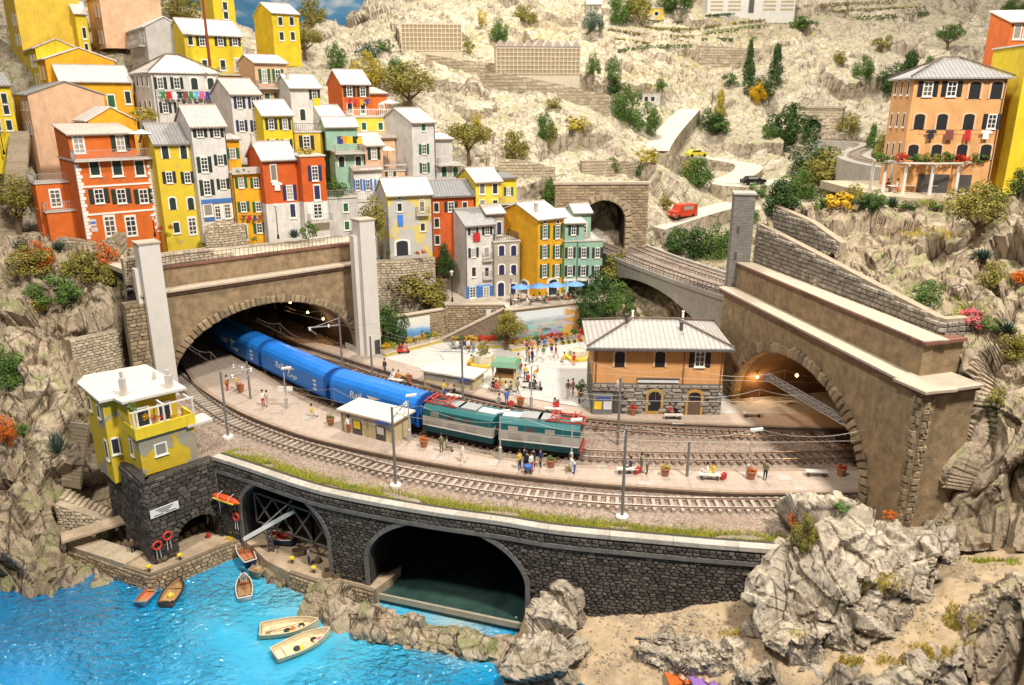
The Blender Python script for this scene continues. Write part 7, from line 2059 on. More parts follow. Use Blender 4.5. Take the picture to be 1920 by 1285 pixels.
# vine rows on the terraces
for i, (l, lab) in enumerate((
   ([(1215,42),(1265,44),(1312,44)],'first vine row under the hut'),([(1200,52),(1250,56),(1310,56)],'second vine row under the hut'),([(1325,32),(1375,28),(1412,26)],'vine row at the foot of the grey hall'),([(1320,54),(1380,46),(1430,40)],'long vine row below the grey hall'),([(1318,66),(1380,58),(1436,50)],'third vine row below the grey hall'),
   ([(1140,58),(1200,66),(1300,72)],'vine row left of the wall terrace'),([(1315,76),(1370,76),(1415,74)],'lowest vine row above the terrace wall'),([(1155,76),(1215,84)],'short vine row at the left'),([(1158,98),(1220,90),(1295,88)],'curved vine row under the slope'),
   ([(1560,24),(1640,20),(1720,16)],'upper right vine row'),([(1600,38),(1660,34),(1740,28)],'second upper right vine row'),([(1510,14),(1580,10),(1680,5)],'topmost vine row by the hall'))):
    q = dense_line([T(*p) for p in l], 40); mb = MB(); src = crown_mesh(50+i, 40, 3, .5)
    for p in q:
        s_ = rnd.uniform(.5,.8); a = rnd.random()*6; ca, sa = math.cos(a), math.sin(a)
        mb.add([(p.x+(x*ca-y*sa)*s_, p.y+(x*sa+y*ca)*s_, p.z+.3+z*s_*.8) for x, y, z in src.v], src.f)
    tag(mb.mesh and put('vine_row', mb.mesh('vine_row', LEAF['O' if i % 2 else 'G'])), 'row of green vines, %s' % lab, 'vines', 'vine rows on the terraces')
# grass strip along the sea wall and tufts on the ledges
GRS = leafmat('grass_blade', (.28,.33,.05)); GRY = leafmat('grass_straw', (.44,.37,.10))
def grass(name, label, pts, n, hgt, wid, mat):
    mb = MB(); r = random.Random(len(label))
    for _ in range(n):
        p = pts(r)
        if p is None: continue
        a = r.random()*6.28; w = V((math.cos(a), math.sin(a), 0))*wid*r.uniform(.6,1.3); t = V((r.uniform(-.5,.5), r.uniform(-.5,.5), 1))*hgt*r.uniform(.5,1.3)
        mb.add([p-w, p+w, p+t], [(0,1,2)])
    return tag(put(name, mb.mesh(name, mat)), label, None, None, 'stuff')
def strip(r):
    t = r.random()*SW.len; off = -.75-1.5*abs(r.gauss(0,.5))
    if noise.noise(V((t*.35, off, 0))) < -.25: return None
    return SW.P(t, .0, max(-3.0, off))
grass('grass', 'green grass verge between the sea wall coping and the ballast', strip, 26000, .30, .035, GRS)
grass('grass', 'dry straw-coloured grass mixed into the sea wall verge', strip, 12000, .26, .035, GRY)
def ledge(cx, cy, rx, ry):
    def f(r):
        p = T(cx+r.gauss(0,.55)*rx, cy+r.gauss(0,.55)*ry)
        return p if noise.noise(p*.9) > .02 else None
    return f
for i, (cx, cy, rx, ry, n, lab, m) in enumerate(((1700,582,100,26,5000,'green grass on the ledge above the right tunnel',GRS),(1745,440,60,10,1200,'dry grass on the cliff step under the hotel',GRY),(1790,1170,40,34,1600,'straw grass on the split rock pillars',GRY),(1740,1225,40,14,900,'straw grass beside the footpath bend',GRY),(1600,1240,90,8,900,'grass tufts along the lower path edge',GRY),(1420,1190,80,6,700,'thin grass along the outcrop foot',GRY),(1740,382,90,6,900,'grass strip under the hotel pergola',GRS),(1860,1055,50,6,700,'grass at the top of the rock pillars',GRS),(1650,1100,40,20,500,'mossy grass on the big outcrop',GRY),(1400,60,180,40,2600,'thin grass on the vine terraces',GRY),(1250,150,150,60,2600,'sparse grass on the pale slope',GRY),(1000,60,120,30,1500,'grass above the cemetery',GRY),(420,850,40,14,1500,'grass beside the signal house',GRS))):
    grass('grass', lab, ledge(cx, cy, rx, ry), n, .34 if cy > 300 else .6, .045 if cy > 300 else .09, m)
# ------------------------------------------------------------------ people
SKIN = paint('skin', (.55,.33,.23), .6, .05, 4, 0); SHOE = paint('shoe', (.03,.025,.02), .6, .1, 4, 0)
CLO = {k: paint('clothes_'+k, c, .85, .08, 4, 0) for k, c in dict(black=(.02,.02,.022), white=(.70,.68,.64), red=(.45,.04,.03), blue=(.05,.14,.42), navy=(.025,.04,.12), olive=(.14,.14,.06), yellow=(.62,.45,.06), orange=(.60,.20,.03), grey=(.25,.24,.23), beige=(.48,.38,.26), brown=(.16,.09,.05), pink=(.55,.25,.24), green=(.06,.20,.08)).items()}
HAIRC = {'dark': paint('hair_dark', (.03,.02,.015), .7, .1, 5, 0), 'brown': paint('hair_brown', (.10,.05,.025), .7, .1, 5, 0), 'fair': paint('hair_fair', (.40,.27,.12), .7, .1, 5, 0), 'grey': paint('hair_grey', (.30,.29,.28), .7, .1, 5, 0)}
def body(pose):
    # joints: (pos, radius)
    J = {}
    if pose == 'sit':
        pel = V((0,0,.50)); kn = [V((s*.11,-.42,.50)) for s in (-1,1)]; an = [V((s*.11,-.44,.08)) for s in (-1,1)]
    else:
        pel = V((0,0,.92)); st_ = .0 if pose != 'walk' else .24
        kn = [V((-.10,-st_*.6-.01,.50)), V((.10,st_*.4,.50))]; an = [V((-.10,-st_,.08)), V((.10,st_*1.1,.10))]
    b0 = pel.z
    lean = V((0,-.42,0)) if pose == 'bend' else V((0,0,0))
    ch = pel+V((0,0,.40))+lean*.6+(V((0,0,-.06)) if pose == 'bend' else V((0,0,0))); nk = ch+V((0,0,.18))+lean*.35; hd = nk+V((0,-.01,.10))+lean*.1; hd2 = hd+V((0,-.015,.13))
    vs = [(pel,.15),(pel+(ch-pel)*.5,.135),(ch,.165),(nk,.055),(hd,.085),(hd2,.085)]
    es = [(0,1),(1,2),(2,3),(3,4),(4,5)]
    for i, s in enumerate((-1,1)):
        sh = ch+V((s*.185,0,.05))
        if pose == 'talk' and s > 0: el = sh+V((.10,-.10,-.25)); ha = el+V((-.04,-.22,.08))
        elif pose == 'sit': el = sh+V((s*.06,-.08,-.26)); ha = el+V((-s*.04,-.24,-.02))
        elif pose == 'bend': el = sh+V((0,-.12,-.25)); ha = el+V((0,-.10,-.22))
        else: el = sh+V((s*.06,.03*(-s if pose == 'walk' else 1),-.28)); ha = el+V((s*.01,-.10 if pose != 'walk' else -.12*s,-.24))
        n = len(vs); vs += [(sh,.062),(el,.05),(ha,.036),(ha+(ha-el).normalized()*.10,.03)]; es += [(2,n),(n,n+1),(n+1,n+2),(n+2,n+3)]
        # fingers and thumb
        d_ = (ha-el).normalized(); t_ = V((s,0,0)); tip = ha+d_*.10
        for k, q in enumerate((-.022,0,.022)): vs.append((tip+t_*q+d_*.075+V((0,-.01,0)),.010)); es.append((n+3, len(vs)-1))
        vs.append((ha+d_*.07+V((0,-.05,0)),.012)); es.append((n+2, len(vs)-1))
        hp = pel+V((s*.10,0,-.04)); n = len(vs)
        vs += [(hp,.105),(kn[i],.068),(an[i],.045),(an[i]+V((0,-.17,-.045)),.04)]; es += [(0,n),(n,n+1),(n+1,n+2),(n+2,n+3)]
    me = bpy.data.meshes.new('person'); me.from_pydata([tuple(p) for p, r in vs], es, [])
    ob = bpy.data.objects.new('person', me); col.objects.link(ob)
    ob.modifiers.new('s', 'SKIN'); sub = ob.modifiers.new('u', 'SUBSURF'); sub.levels = 1
    for i, (p, r) in enumerate(vs): me.skin_vertices[0].data[i].radius = (r, r)
    me.skin_vertices[0].data[0].use_root = True
    bpy.context.view_layer.update()
    m2 = bpy.data.meshes.new_from_object(ob.evaluated_get(bpy.context.evaluated_depsgraph_get()))
    bpy.data.objects.remove(ob)
    m2.materials.clear()
    for _ in range(4): m2.materials.append(SKIN)
    for p in m2.polygons:
        c = p.center; k = 1
        if c.z < .10: k = 3
        elif c.z < b0+.02 and (pose != 'sit' or c.z < .62) and abs(c.x) < .24 and not (pose == 'bend' and c.y < -.2): k = 2
        elif (c-hd).length < .24 and c.z > nk.z-.02: k = 0
        elif abs(c.x) > .20 and any((c-V(vs[j][0])).length < .14 for j in range(len(vs)) if vs[j][1] < .04 and abs(vs[j][0].x) > .12 and vs[j][0].z > .3): k = 0
        p.material_index = k; p.use_smooth = True
    hm = MB(); hm.lathe([(.108,-.02),(.118,.05),(.105,.12),(.06,.165),(.01,.18)], 10, hd2+V((0,.025,-.03)))
    fc = MB(); fc.box(-.015,.015,-.115,-.07,-.02,.03)
    return m2, hm.mesh('hair', HAIRC['dark'], None, True), hd2
POSES = {k: body(k) for k in ('stand','walk','sit','talk','bend')}
def person(where, p, rz, top, bot, pose='stand', hair='dark', sc=1.0, extra=''):
    me, hm, hd = POSES[pose]
    o_ = put('person', me, None, p, (0,0,rz), (sc,)*3)
    for i, m in enumerate((SKIN, CLO[top], CLO[bot], SHOE)):
        o_.material_slots[i].link = 'OBJECT'; o_.material_slots[i].material = m
    hr = put('hair', hm, o_); hr.material_slots[0].link = 'OBJECT'; hr.material_slots[0].material = HAIRC[hair]
    verb = {'stand':'standing','walk':'walking','sit':'sitting','talk':'gesturing','bend':'bending over'}[pose]
    return tag(o_, 'person in %s top and %s trousers %s%s %s' % (top, bot, verb, extra, where), 'person', 'tiny figures on the layout')
PZ0 = .552
def pp(where, px, py, top, bot, pose='stand', rz=None, hair='dark', z=PZ0, sc=1.0):
    return person(where, PZ(px, py, z), rnd.uniform(-2.5,2.5) if rz is None else R(rz), top, bot, pose, hair, sc)
for a in (('on the island platform near the tunnel',427,733,'orange','red'),('by the flower tub near the tunnel',445,732,'yellow','beige'),('beside the tunnel lamp',494,762,'white','red'),('by the worn cover near the tunnel lamp',502,763,'beige','beige'),
   ('at the yellow poster of the shelter',654,812,'white','red'),('in front of the blue wagons',585,782,'yellow','white','sit'),('on the platform by the shelter corner',828,848,'olive','olive'),('with luggage by the shelter corner',838,846,'grey','olive','sit'),('alone on the bare platform',868,866,'white','white','walk'),
   ('in the family group at the locomotive',974,880,'yellow','navy'),('in the family group with dark coats',983,874,'black','navy'),('pushing the blue pram',988,882,'black','black','talk'),('at the back of the family group',1000,876,'black','black'),('in the family group with a red bag',996,884,'white','red'),('at the edge of the family group',1013,876,'navy','black','talk'),
   ('at the platform lamp',1077,888,'white','blue','bend'),('on the grey bench left seat',1170,884,'black','black','sit'),('on the grey bench right seat',1182,884,'navy','black','sit'),('beside the bench group',1202,886,'olive','grey'),('talking beside the bench group',1213,889,'grey','olive','talk'),('on the pale bench with luggage',1325,895,'white','navy','sit'),('on the far end of the pale bench',1336,894,'yellow','brown','sit'),
   ('carrying a bag near the right tunnel',1434,900,'olive','black'),('on the station bench',1255,781,'red','navy','sit'),('at the station wall',1265,782,'black','black','sit')):
    pp(*a)
SQP = [('in front of the second shelter',722,700,'black','black'),('on the scooter by the tower',752,661,'red','red','sit'),('on the scooter seat behind',760,660,'pink','white','sit'),('against the planter of the blue mural',792,646,'black','navy'),('on the bench by the flower tub',738,714,'white','brown','sit'),('on the platform bench by the tower',748,716,'orange','white','sit'),('at the shelter of the square',833,743,'yellow','blue'),('on the bench by the square shelter',852,745,'black','brown','sit'),
   ('by the octagonal planter left side',880,660,'white','red'),('beside the octagonal planter',888,663,'grey','blue'),('with flowers at the octagonal planter',884,686,'yellow','orange','sit'),('next to the kiosk',985,712,'yellow','navy'),('behind the kiosk',972,690,'yellow','yellow'),('at the kiosk counter',976,702,'red','blue'),('in front of the kiosk',938,730,'orange','red','sit'),('in the cafe group by the kiosk',925,732,'black','red','sit'),('in the cafe group near the kiosk',930,736,'red','orange','sit'),('with shopping by the kiosk',948,738,'white','blue','sit'),('beside the cafe group',958,738,'olive','grey','sit'),('leaving the kiosk',971,738,'grey','olive','walk'),
   ('on the dark motor scooter',1002,728,'black','white','sit'),('beside the motor scooter',990,726,'red','brown'),('waiting behind the locomotive',936,762,'grey','brown','sit'),('with a blue bag behind the locomotive',950,760,'blue','blue'),('on the platform bench by the red bin',1040,770,'red','red','sit'),('near the station corner',1065,742,'brown','beige'),('near the station corner in light clothes',1074,740,'pink','pink'),('at the station corner',1086,756,'orange','brown'),
   ('in the tour group',988,674,'grey','grey'),('at the front of the tour group',992,680,'orange','navy'),('leading the tour group',998,680,'navy','black'),('among the tour group',1008,672,'pink','white','walk'),('in the middle of the tour group',1019,674,'green','white','talk'),('at the end of the tour group',1034,671,'navy','white','walk'),('last of the tour group',1042,672,'red','pink','walk'),('by the fountain with yellow jacket',1058,681,'yellow','beige','sit'),('at the fountain rim',1076,682,'red','orange','sit'),('watching the fountain',1090,664,'white','yellow'),('sitting alone on the square',1008,705,'orange','yellow','sit')]
for a in SQP: pp(*a)
W = PW[2]
for i, (t, b) in enumerate((('red','navy'),('orange','white'),('navy','white'),('blue','grey'),('orange','navy'),('black','white'),('black','black'),('olive','black'),('grey','black'),('red','red'))):
    person('on the planter bench of the long mural', W.P(W.len*(.2+i*.075), .42, .35), math.atan2(W.nrm(1).y, W.nrm(1).x)+math.pi/2, t, b, 'sit')
W = PW[1]
for i, (t, b) in enumerate((('grey','black'),('white','grey'),('black','navy'),('navy','white'),('white','black'),('brown','beige'))):
    person('on the planter bench of the stair wall', W.P(W.len*(.05+i*.07), .42, .35), math.atan2(W.nrm(1).y, W.nrm(1).x)+math.pi/2, t, b, 'sit')
CZt = 4.83
for i, (px, py, t, b) in enumerate(((962,558,'orange','navy'),(972,560,'black','white'),(988,562,'white','beige'),(1000,560,'grey','black'),(1012,556,'white','brown'),(1025,556,'green','black'),(1030,558,'red','grey'),(1046,552,'beige','brown'),(1058,552,'orange','beige'),(1066,550,'brown','red'))):
    person('at the cafe tables under the blue parasols', PZ(px, py+12, CZt), rnd.uniform(-3,3), t, b, 'sit')
for i, (px, t, b) in enumerate(((1672,'red','beige'),(1690,'white','red'),(1705,'orange','navy'),(1722,'green','white'),(1750,'pink','beige'),(1765,'white','orange'),(1780,'red','brown'),(1800,'green','red'))):
    person('dining under the hotel pergola', PZ(px, 362, tz)+V((0,1.2,.02)), rnd.uniform(-3,3), t, b, 'sit')
for a in (('on the quay beside the crates',580,1060,'grey','navy'),('on the quay by the boathouse arch',392,993,'grey','black'),('under the small quay arch in yellow hat',314,1015,'yellow','white'),('at the arch with nets',327,1012,'black','black','bend'),('by the quay corner leaning',251,1040,'brown','black')):
    pp(*a, z=QZ+.02)
person('rowing the white boat', PZ(458,1096,SEAZ+.35), R(20), 'grey', 'red', 'sit')

# ------------------------------------------------------------------ boats
def hull(o_, L_, B, H, out, inn, gun, trans=True, pointed_stern=False):
    n = 12; rows = []
    for i in range(n+1):
        u = i/n
        w = B/2*(1-max(0, (u-.45)/.55)**2.2) * (1 if not pointed_stern else (1-max(0,(.4-u)/.4)**2.2))
        w *= (.82+.18*min(1, u/.3)) if not pointed_stern else 1
        sh = H*(1+.28*((u-.4)/.6)**2 if u > .4 else 1+.05*((.4-u)/.4)**2)
        x = -L_/2+L_*u; w = max(w, .02); kx = .0 if u < .9 else -.15*(u-.9)/.1*L_*.1
        rows.append([(x, -w, sh), (x+kx*.3, -w*.92, H*.55), (x+kx, -w*.62, H*.08), (x+kx, 0, 0), (x+kx, w*.62, H*.08), (x+kx*.3, w*.92, H*.55), (x, w, sh)])
    mb = MB(); k = 7
    mb.add([p for r_ in rows for p in r_], [(i*k+j, (i+1)*k+j, (i+1)*k+j+1, i*k+j+1) for i in range(n) for j in range(k-1)] + [tuple(range(k))])
    mb.build('hull', out, o_, None, True)
    mb = MB(); q = lambda p, u: (p[0]*.96, p[1]*.88, max(p[2]-.02, H*.46))
    mb.add([q(p, 0) for r_ in rows for p in r_], [(i*k+j, i*k+j+1, (i+1)*k+j+1, (i+1)*k+j) for i in range(n) for j in range(k-1)] + [tuple(range(k))])
    mb.build('lining', inn, o_)
    mb = MB(); mb.tube([V(r_[0]) for r_ in rows] + [V(r_[-1]) for r_ in rows[::-1]], .05, 5); mb.tube([V(rows[0][0]), V(rows[0][-1])], .05, 5); mb.build('gunwale', gun, o_)
BM = {k: paint('boat_'+k, c, .5, .12, 3, .1, stain=.2) for k, c in dict(blue=(.12,.20,.28), brown=(.22,.10,.05), red=(.40,.06,.04), orange=(.50,.16,.07), white=(.70,.66,.60), cream=(.66,.54,.34), tan=(.38,.30,.19), navy=(.03,.05,.14), dark=(.03,.03,.035), green=(.035,.12,.075), wood=(.36,.22,.10)).items()}
def boat(label, stern, bow, z, B, H, out, inn, gun, name='rowing_boat', seats=2, pst=False, oars=True, extra=None):
    a = PZ(*stern, z+H); b = PZ(*bow, z+H); c = (a+b)/2; d_ = b-a
    o_ = thing(name, label, 'boat', (c.x, c.y, z), math.atan2(d_.y, d_.x)); L_ = math.hypot(d_.x, d_.y)
    hull(o_, L_, B, H, BM[out], BM[inn], BM[gun], pointed_stern=pst)
    for i in range(seats):
        x = -L_*.3+i*L_*.5/max(1, seats-1) if seats > 1 else 0
        lb(o_, 'thwart', BM['wood' if inn != 'cream' else 'cream'], (x-.12, x+.12, -B*.4, B*.4, H*.62, H*.68))
    if oars:
        mb = MB(); mb.tube([(-L_*.3,-.15,H*.75),(L_*.3,.12,H*1.02)], .03, 5); mb.bar((-L_*.42,-.18,H*.7),(-L_*.3,-.15,H*.75),.16,.03); mb.build('oar', BM['wood'], o_)
    for (x, y, m, r) in extra or ():
        mb = MB(); mb.lathe([(r,0),(r*1.05,r*.8),(r*.6,r*1.2)], 8, (x*L_, y*B, H*.35)); mb.build('float' if m == 'dark' else 'net_bundle', BM[m] if m in BM else GARM[m], o_)
    return o_
boat('narrow blue-grey rowing boat moored at the left quay edge', (262,1130), (294,1092), SEAZ-.12, 1.2, .62, 'blue', 'orange', 'blue', oars=False)
boat('broad brown rowing boat with a yellow bundle at the left quay edge', (310,1130), (338,1084), SEAZ-.12, 1.6, .66, 'brown', 'wood', 'dark', extra=((-.1,.05,'yellow',.28),))
boat('red-lined boat with pale gunwale hauled against the slipway', (470,1052), (447,1012), SEAZ+.55, 1.3, .7, 'navy', 'orange', 'white', oars=True)
boat('tan wooden dinghy leaning by the slipway crag', (476,1072), (518,1036), SEAZ+.1, 1.5, .7, 'tan', 'tan', 'tan')
boat('white rowing boat with a rower in mid harbour', (459,1120), (456,1076), SEAZ-.15, 1.35, .62, 'white', 'wood', 'white')
boat('cream boat tied to the rock, the one farther from the open sea', (488,1180), (597,1164), SEAZ-.18, 1.9, .75, 'cream', 'cream', 'cream', 'fishing_boat', 2, False, True, ((-.05,-.1,'dark',.24),(.2,.1,'dark',.24),(.05,0,'orange',.2),(.0,-.15,'yellow',.15)))
boat('cream boat tied to the rock, the one on the open sea side', (514,1226), (619,1180), SEAZ-.18, 1.9, .75, 'cream', 'cream', 'cream', 'fishing_boat', 2, False, False, ((-.12,-.05,'dark',.26),(.2,.05,'dark',.24),(-.05,-.12,'yellow',.2),(.3,0,'pink',.16)))
boat('blue and red boat stored in front of the boathouse arch', (550,1008), (498,1000), QZ+.1, 1.4, .7, 'navy', 'red', 'white', oars=False)
gb = boat('red boat under a green tarpaulin on the quay by the cave', (690,1058), (616,1042), QZ+.05, 1.5, .8, 'red', 'dark', 'white', oars=False, seats=0)
mb = MB(); mb.add([(x, y*(1-abs(x/1.9)**3)*.82, .82+.28*(1-abs(y/.8))*(1-abs(x)/2.6)) for x in (-1.7,-1.2,-.6,0,.6,1.2,1.7) for y in (-.85,-.4,0,.4,.85)], [(i*5+j,(i+1)*5+j,(i+1)*5+j+1,i*5+j+1) for i in range(6) for j in range(4)]); mb.build('tarpaulin', BM['green'], gb)
# kayak hung on the wall
ka = SW.hit(398,940); 
def kayak():
    o_ = thing('kayak', 'orange kayak with yellow stripe hung on the dark wall', 'kayak', SW.P(1.6, -3.3, .6), math.atan2(SW.tan(1.6).y, SW.tan(1.6).x))
    mb = MB(); mb.tube([(-1.8,0,0),(-1.2,0,0),(0,0,0),(1.2,0,0),(1.8,0,0)], [.04,.28,.38,.28,.04], 10); mb.build('shell', paint('kayak_orange', (.62,.09,.02), .4), o_)
    mb = MB(); mb.bar((-1.3,-.33,-.06),(1.3,-.33,-.06),.16,.09); mb.build('stripe', GARM['yellow'], o_)
    for x in (-.7,.7): mb = MB(); mb.tube([(x,-.3,-.3),(x,-.4,0),(x,-.2,.36),(x,.35,.5)], .03, 5); mb.build('strap', POSTW, o_)
kayak()
# lifebuoys, crane, crates, bollards, sign
LBR = paint('buoy_red', (.55,.05,.03), .5); 
def buoy(label, p, rz):
    o_ = thing('lifebuoy', label, 'lifebuoy', p, rz); mb = MB(); n = 16
    mb.tube([(math.cos(6.283*i/n)*.36, 0, math.sin(6.283*i/n)*.36) for i in range(n+1)], .09, 8); mb.build('ring', LBR, o_)
    for x in (-.12,.14): mb = MB(); mb.tube([(x,-.02,-.3),(x*1.3,-.05,-1.3)], .03, 4); mb.build('rope', POSTW, o_)
for i, f in enumerate((.06, .2)): buoy(('lifebuoy with hanging ropes at the quay wall corner','lifebuoy with hanging ropes beside the small arch')[i], RW.P(RW.c[1]+(RW.c[2]-RW.c[1])*f, -5.8+i*.5, .35), math.atan2(RW.tan(RW.c[1]+2).y, RW.tan(RW.c[1]+2).x))
buoy('red lifebuoy on the boathouse arch jamb', SW.P(boatA.l-.5, -5.0, .35), math.atan2(SW.tan(3).y, SW.tan(3).x))
W = RW; t0 = RW.c[1]+.25; d_ = RW.tan(RW.c[1]+2)
sg = thing('wall_sign', 'long white notice with dark lines of print on the quay wall', 'sign', RW.P(t0, -3.2, .25), math.atan2(d_.y, d_.x))
lb(sg, 'board', PORC, (0,2.5,-.05,0,0,.75)); [lb(sg, 'print_line', GR, (x0,x1,-.065,-.05,z,z+.07)) for x0,x1,z in ((.5,2.0,.58),(.7,1.8,.42),(.9,1.6,.27),(.3,1.1,.1),(1.3,2.2,.1))]
cr = thing('boat_crane', 'white timber jib of the boat crane reaching out of the boathouse', 'crane', PZ(500,1040,QZ)); og = cr.location.copy()
ca = PY(458,1011,60.5); cb = PY(552,958,60.3)
mb = MB(); mb.bar(ca, cb, .34, .3); mb.build('jib', PORC, cr, og)
mb = MB(); mb.bar(ca.lerp(cb,.35)+V((0,0,.2)), PY(548,938,61)+V((0,0,0)), .1); mb.build('stay', LMAST, cr, og)
mb = MB(); q = ca.lerp(cb,.45); mb.bar(V((q.x,q.y,QZ)), q, .16); mb.bar(V((q.x+.4,q.y,QZ)), q+V((.3,0,0)), .16); mb.build('post', GR, cr, og)
# timber trusses of the boathouse
for k in range(4):
    a = boatA.l+.4+(boatA.r-boatA.l-.8)*k/4; b = boatA.l+.4+(boatA.r-boatA.l-.8)*(k+1)/4
    o_ = thing('truss_bay', ('first','second','third','fourth')[k] + ' dark timber truss bay of the boathouse counted from the orange kayak', 'truss', SW.P(a, -5.5, -1.2)); og = o_.location.copy()
    for p0, p1 in (((a,-6),(b,-6)),((a,-3.0),(b,-3.0)),((a,-6),(a,-3.0)),((b,-6),(b,-3.0)),((a,-6),(b,-3.0)),((b,-6),(a,-3.0))):
        mb = MB(); mb.bar(SW.P(p0[0],p0[1],-1.2), SW.P(p1[0],p1[1],-1.2), .14); mb.build('timber', paint('old_timber', (.13,.115,.10), .9), o_, og)
CRATE = paint('crate_wood', (.16,.12,.075), .9, .25, 3)
for (px, py, s_, lab) in ((620,1078,.55,'open wooden crate on the quay edge'),(636,1080,.5,'tilted wooden crate beside the open one'),(527,990,.6,'red chest at the back of the boathouse'),(597,1055,.3,'small dark barrel behind the standing man'),(300,1055,.22,'small barrel on the quay by the steps'),(309,1052,.26,'tall barrel on the quay by the steps'),(391,1008,.22,'red can on the quay'),(300,1020,.3,'round basket under the first lifebuoy'),(338,1014,.28,'small keg beside the arch figure'),(352,1006,.32,'wide tub in the small arch'),(364,998,.34,'dark cask in the small arch'),(380,990,.3,'brown cask at the arch foot'),(416,995,.55,'low fish crate under the orange kayak'),(560,1040,.5,'fish crate beside the slipway crag'),(520,1012,.28,'small keg below the crane post')):
    p = PZ(px, py, QZ); o_ = thing('crate' if s_ > .4 else 'barrel', lab, 'crate' if s_ > .4 else 'barrel', p, rnd.random())
    if s_ > .4:
        lb(o_, 'base', CRATE, (-s_,s_,-s_*.7,s_*.7,0,.08))
        for b_ in ((-s_,s_,-s_*.7-.04,-s_*.7,0,.5),(-s_,s_,s_*.7,s_*.7+.04,0,.5),(-s_-.04,-s_,-s_*.7,s_*.7,0,.5),(s_,s_+.04,-s_*.7,s_*.7,0,.5)): lb(o_, 'side_board', CRATE, b_)
    else:
        mb = MB(); mb.lathe([(s_*.8,0),(s_,s_*.9),(s_*.8,s_*1.9)], 10); mb.build('staves', GARM['red'] if 'red' in lab else CRATE, o_)
        mb = MB(); mb.lathe([(s_*1.02,s_*.85),(s_*1.02,s_*.98)], 10); mb.build('hoop', GR, o_)
for (px, py, lab) in ((280,1072,'by the blue-grey rowing boat'),(338,1050,'by the broad brown rowing boat'),(456,1008,'at the crane jib'),(548,1056,'at the slipway crag'),(589,1074,'near the open crate'),(436,1006,'by the yellow net')):
    p = PZ(px, py, QZ); o_ = thing('bollard', 'dark mooring bollard with yellow top ' + lab, 'bollard', p, 0, 'yellow-topped bollards')
    mb = MB(); mb.lathe([(.14,0),(.12,.4)], 8); mb.build('post', GR, o_); mb = MB(); mb.lathe([(.12,.4),(.24,.45),(.22,.6),(.05,.66)], 8); mb.build('cap', GARM['yellow'], o_)
tag(put('fishing_net', crown_mesh(3, 300, 6, .2).mesh('fishing_net', GARM['yellow']), None, PZ(428,1012,QZ)+V((0,0,.1)), None, (.6,.5,.14)), 'crumpled yellow fishing net at the quay corner', 'net')
# ------------------------------------------------------------------ street furniture
POT = paint('terracotta', (.34,.14,.07), .8, .1, 3)
for (px, py, lab, c) in ((452,735,'near the tunnel figures','R'),(620,796,'in front of the blue wagons','G'),(795,838,'right of the island shelter','R'),(1033,876,'beside the family group','G'),(1247,892,'between bench and signal post','Y'),(1408,898,'beside the man with the bag','R'),(1576,892,'inside the right tunnel mouth','S'),(767,717,'by the platform benches at the tower','R'),(976,760,'behind the locomotive','R'),(1186,778,'at the station wall','S')):
    p = PZ(px, py, PZ0); o_ = thing('flower_tub', 'terracotta flower tub ' + lab, 'flower tub', p, 0, 'flower tubs on the platforms')
    mb = MB(); mb.lathe([(.27,0),(.38,.6),(.42,.62),(.42,.72),(.34,.72)], 12); mb.build('pot', POT, o_); put('flowers', crown('small', c, 1), o_, (0,0,.85), None, (.42,.42,.3))
def bench(label, px, py, rz, mat=SLABM):
    p = PZ(px, py, PZ0); o_ = thing('bench', label, 'bench', p, R(rz)); lb(o_, 'seat', mat, (-.9,.9,-.28,.28,.42,.5))
    for x in (-.65,.65): lb(o_, 'leg', GR, (x-.08,x+.08,-.22,.22,0,.42))
for a in (('grey bench carrying two dark figures',1176,888,0),('pale bench with luggage on the island platform',1330,899,-5),('empty bench inside the right tunnel',1530,893,-5),('bench on the square side of the second shelter',852,749,-25),('bench on the platform by the white tower',742,719,-25),('bench facing the red bin behind the locomotive',1038,774,-10),('bench at the station wall',1262,786,-3),('bench in the sunless end of the station platform',1410,782,0)): bench(*a)
lb_ = thing('litter_bin', 'red litter bin on the platform behind the locomotive', 'bin', PZ(1043,768,PZ0)); lb(lb_, 'body', GARM['red'], (-.28,.28,-.28,.28,0,.95)); lb(lb_, 'lid', GR, (-.3,.3,-.3,.3,.95,1.0))
for (px, py, c, lab) in ((1195,888,'red','red suitcase by the bench group'),(1356,899,'red','red ball-shaped bag by the pale bench'),(958,762,'red','red suitcase behind the locomotive'),(1066,883,'beige','pale suitcase by the bending man')):
    o_ = thing('suitcase', lab, 'luggage', PZ(px, py, PZ0), rnd.random()); m_ = CLO[c]; lb(o_, 'case', m_, (-.3,.3,-.13,.13,.04,.55)); lb(o_, 'handle', GR, (-.1,.1,-.02,.02,.55,.66))
pr = thing('pram', 'blue pram in the family group', 'pram', PZ(990,888,PZ0)); 
mb = MB(); mb.lathe([(.1,.35),(.32,.45),(.36,.75),(.3,.8)], 10); mb.build('basket', CLO['blue'], pr)
for x in (-.22,.22):
    for y in (-.2,.2): mb = MB(); mb.tube([(x,y-.02,.12),(x,y+.02,.12)], .12, 10); mb.build('wheel', GR, pr)
mb = MB(); mb.bar((0,.3,.7),(0,.62,1.0),.04); mb.build('handle', GR, pr)
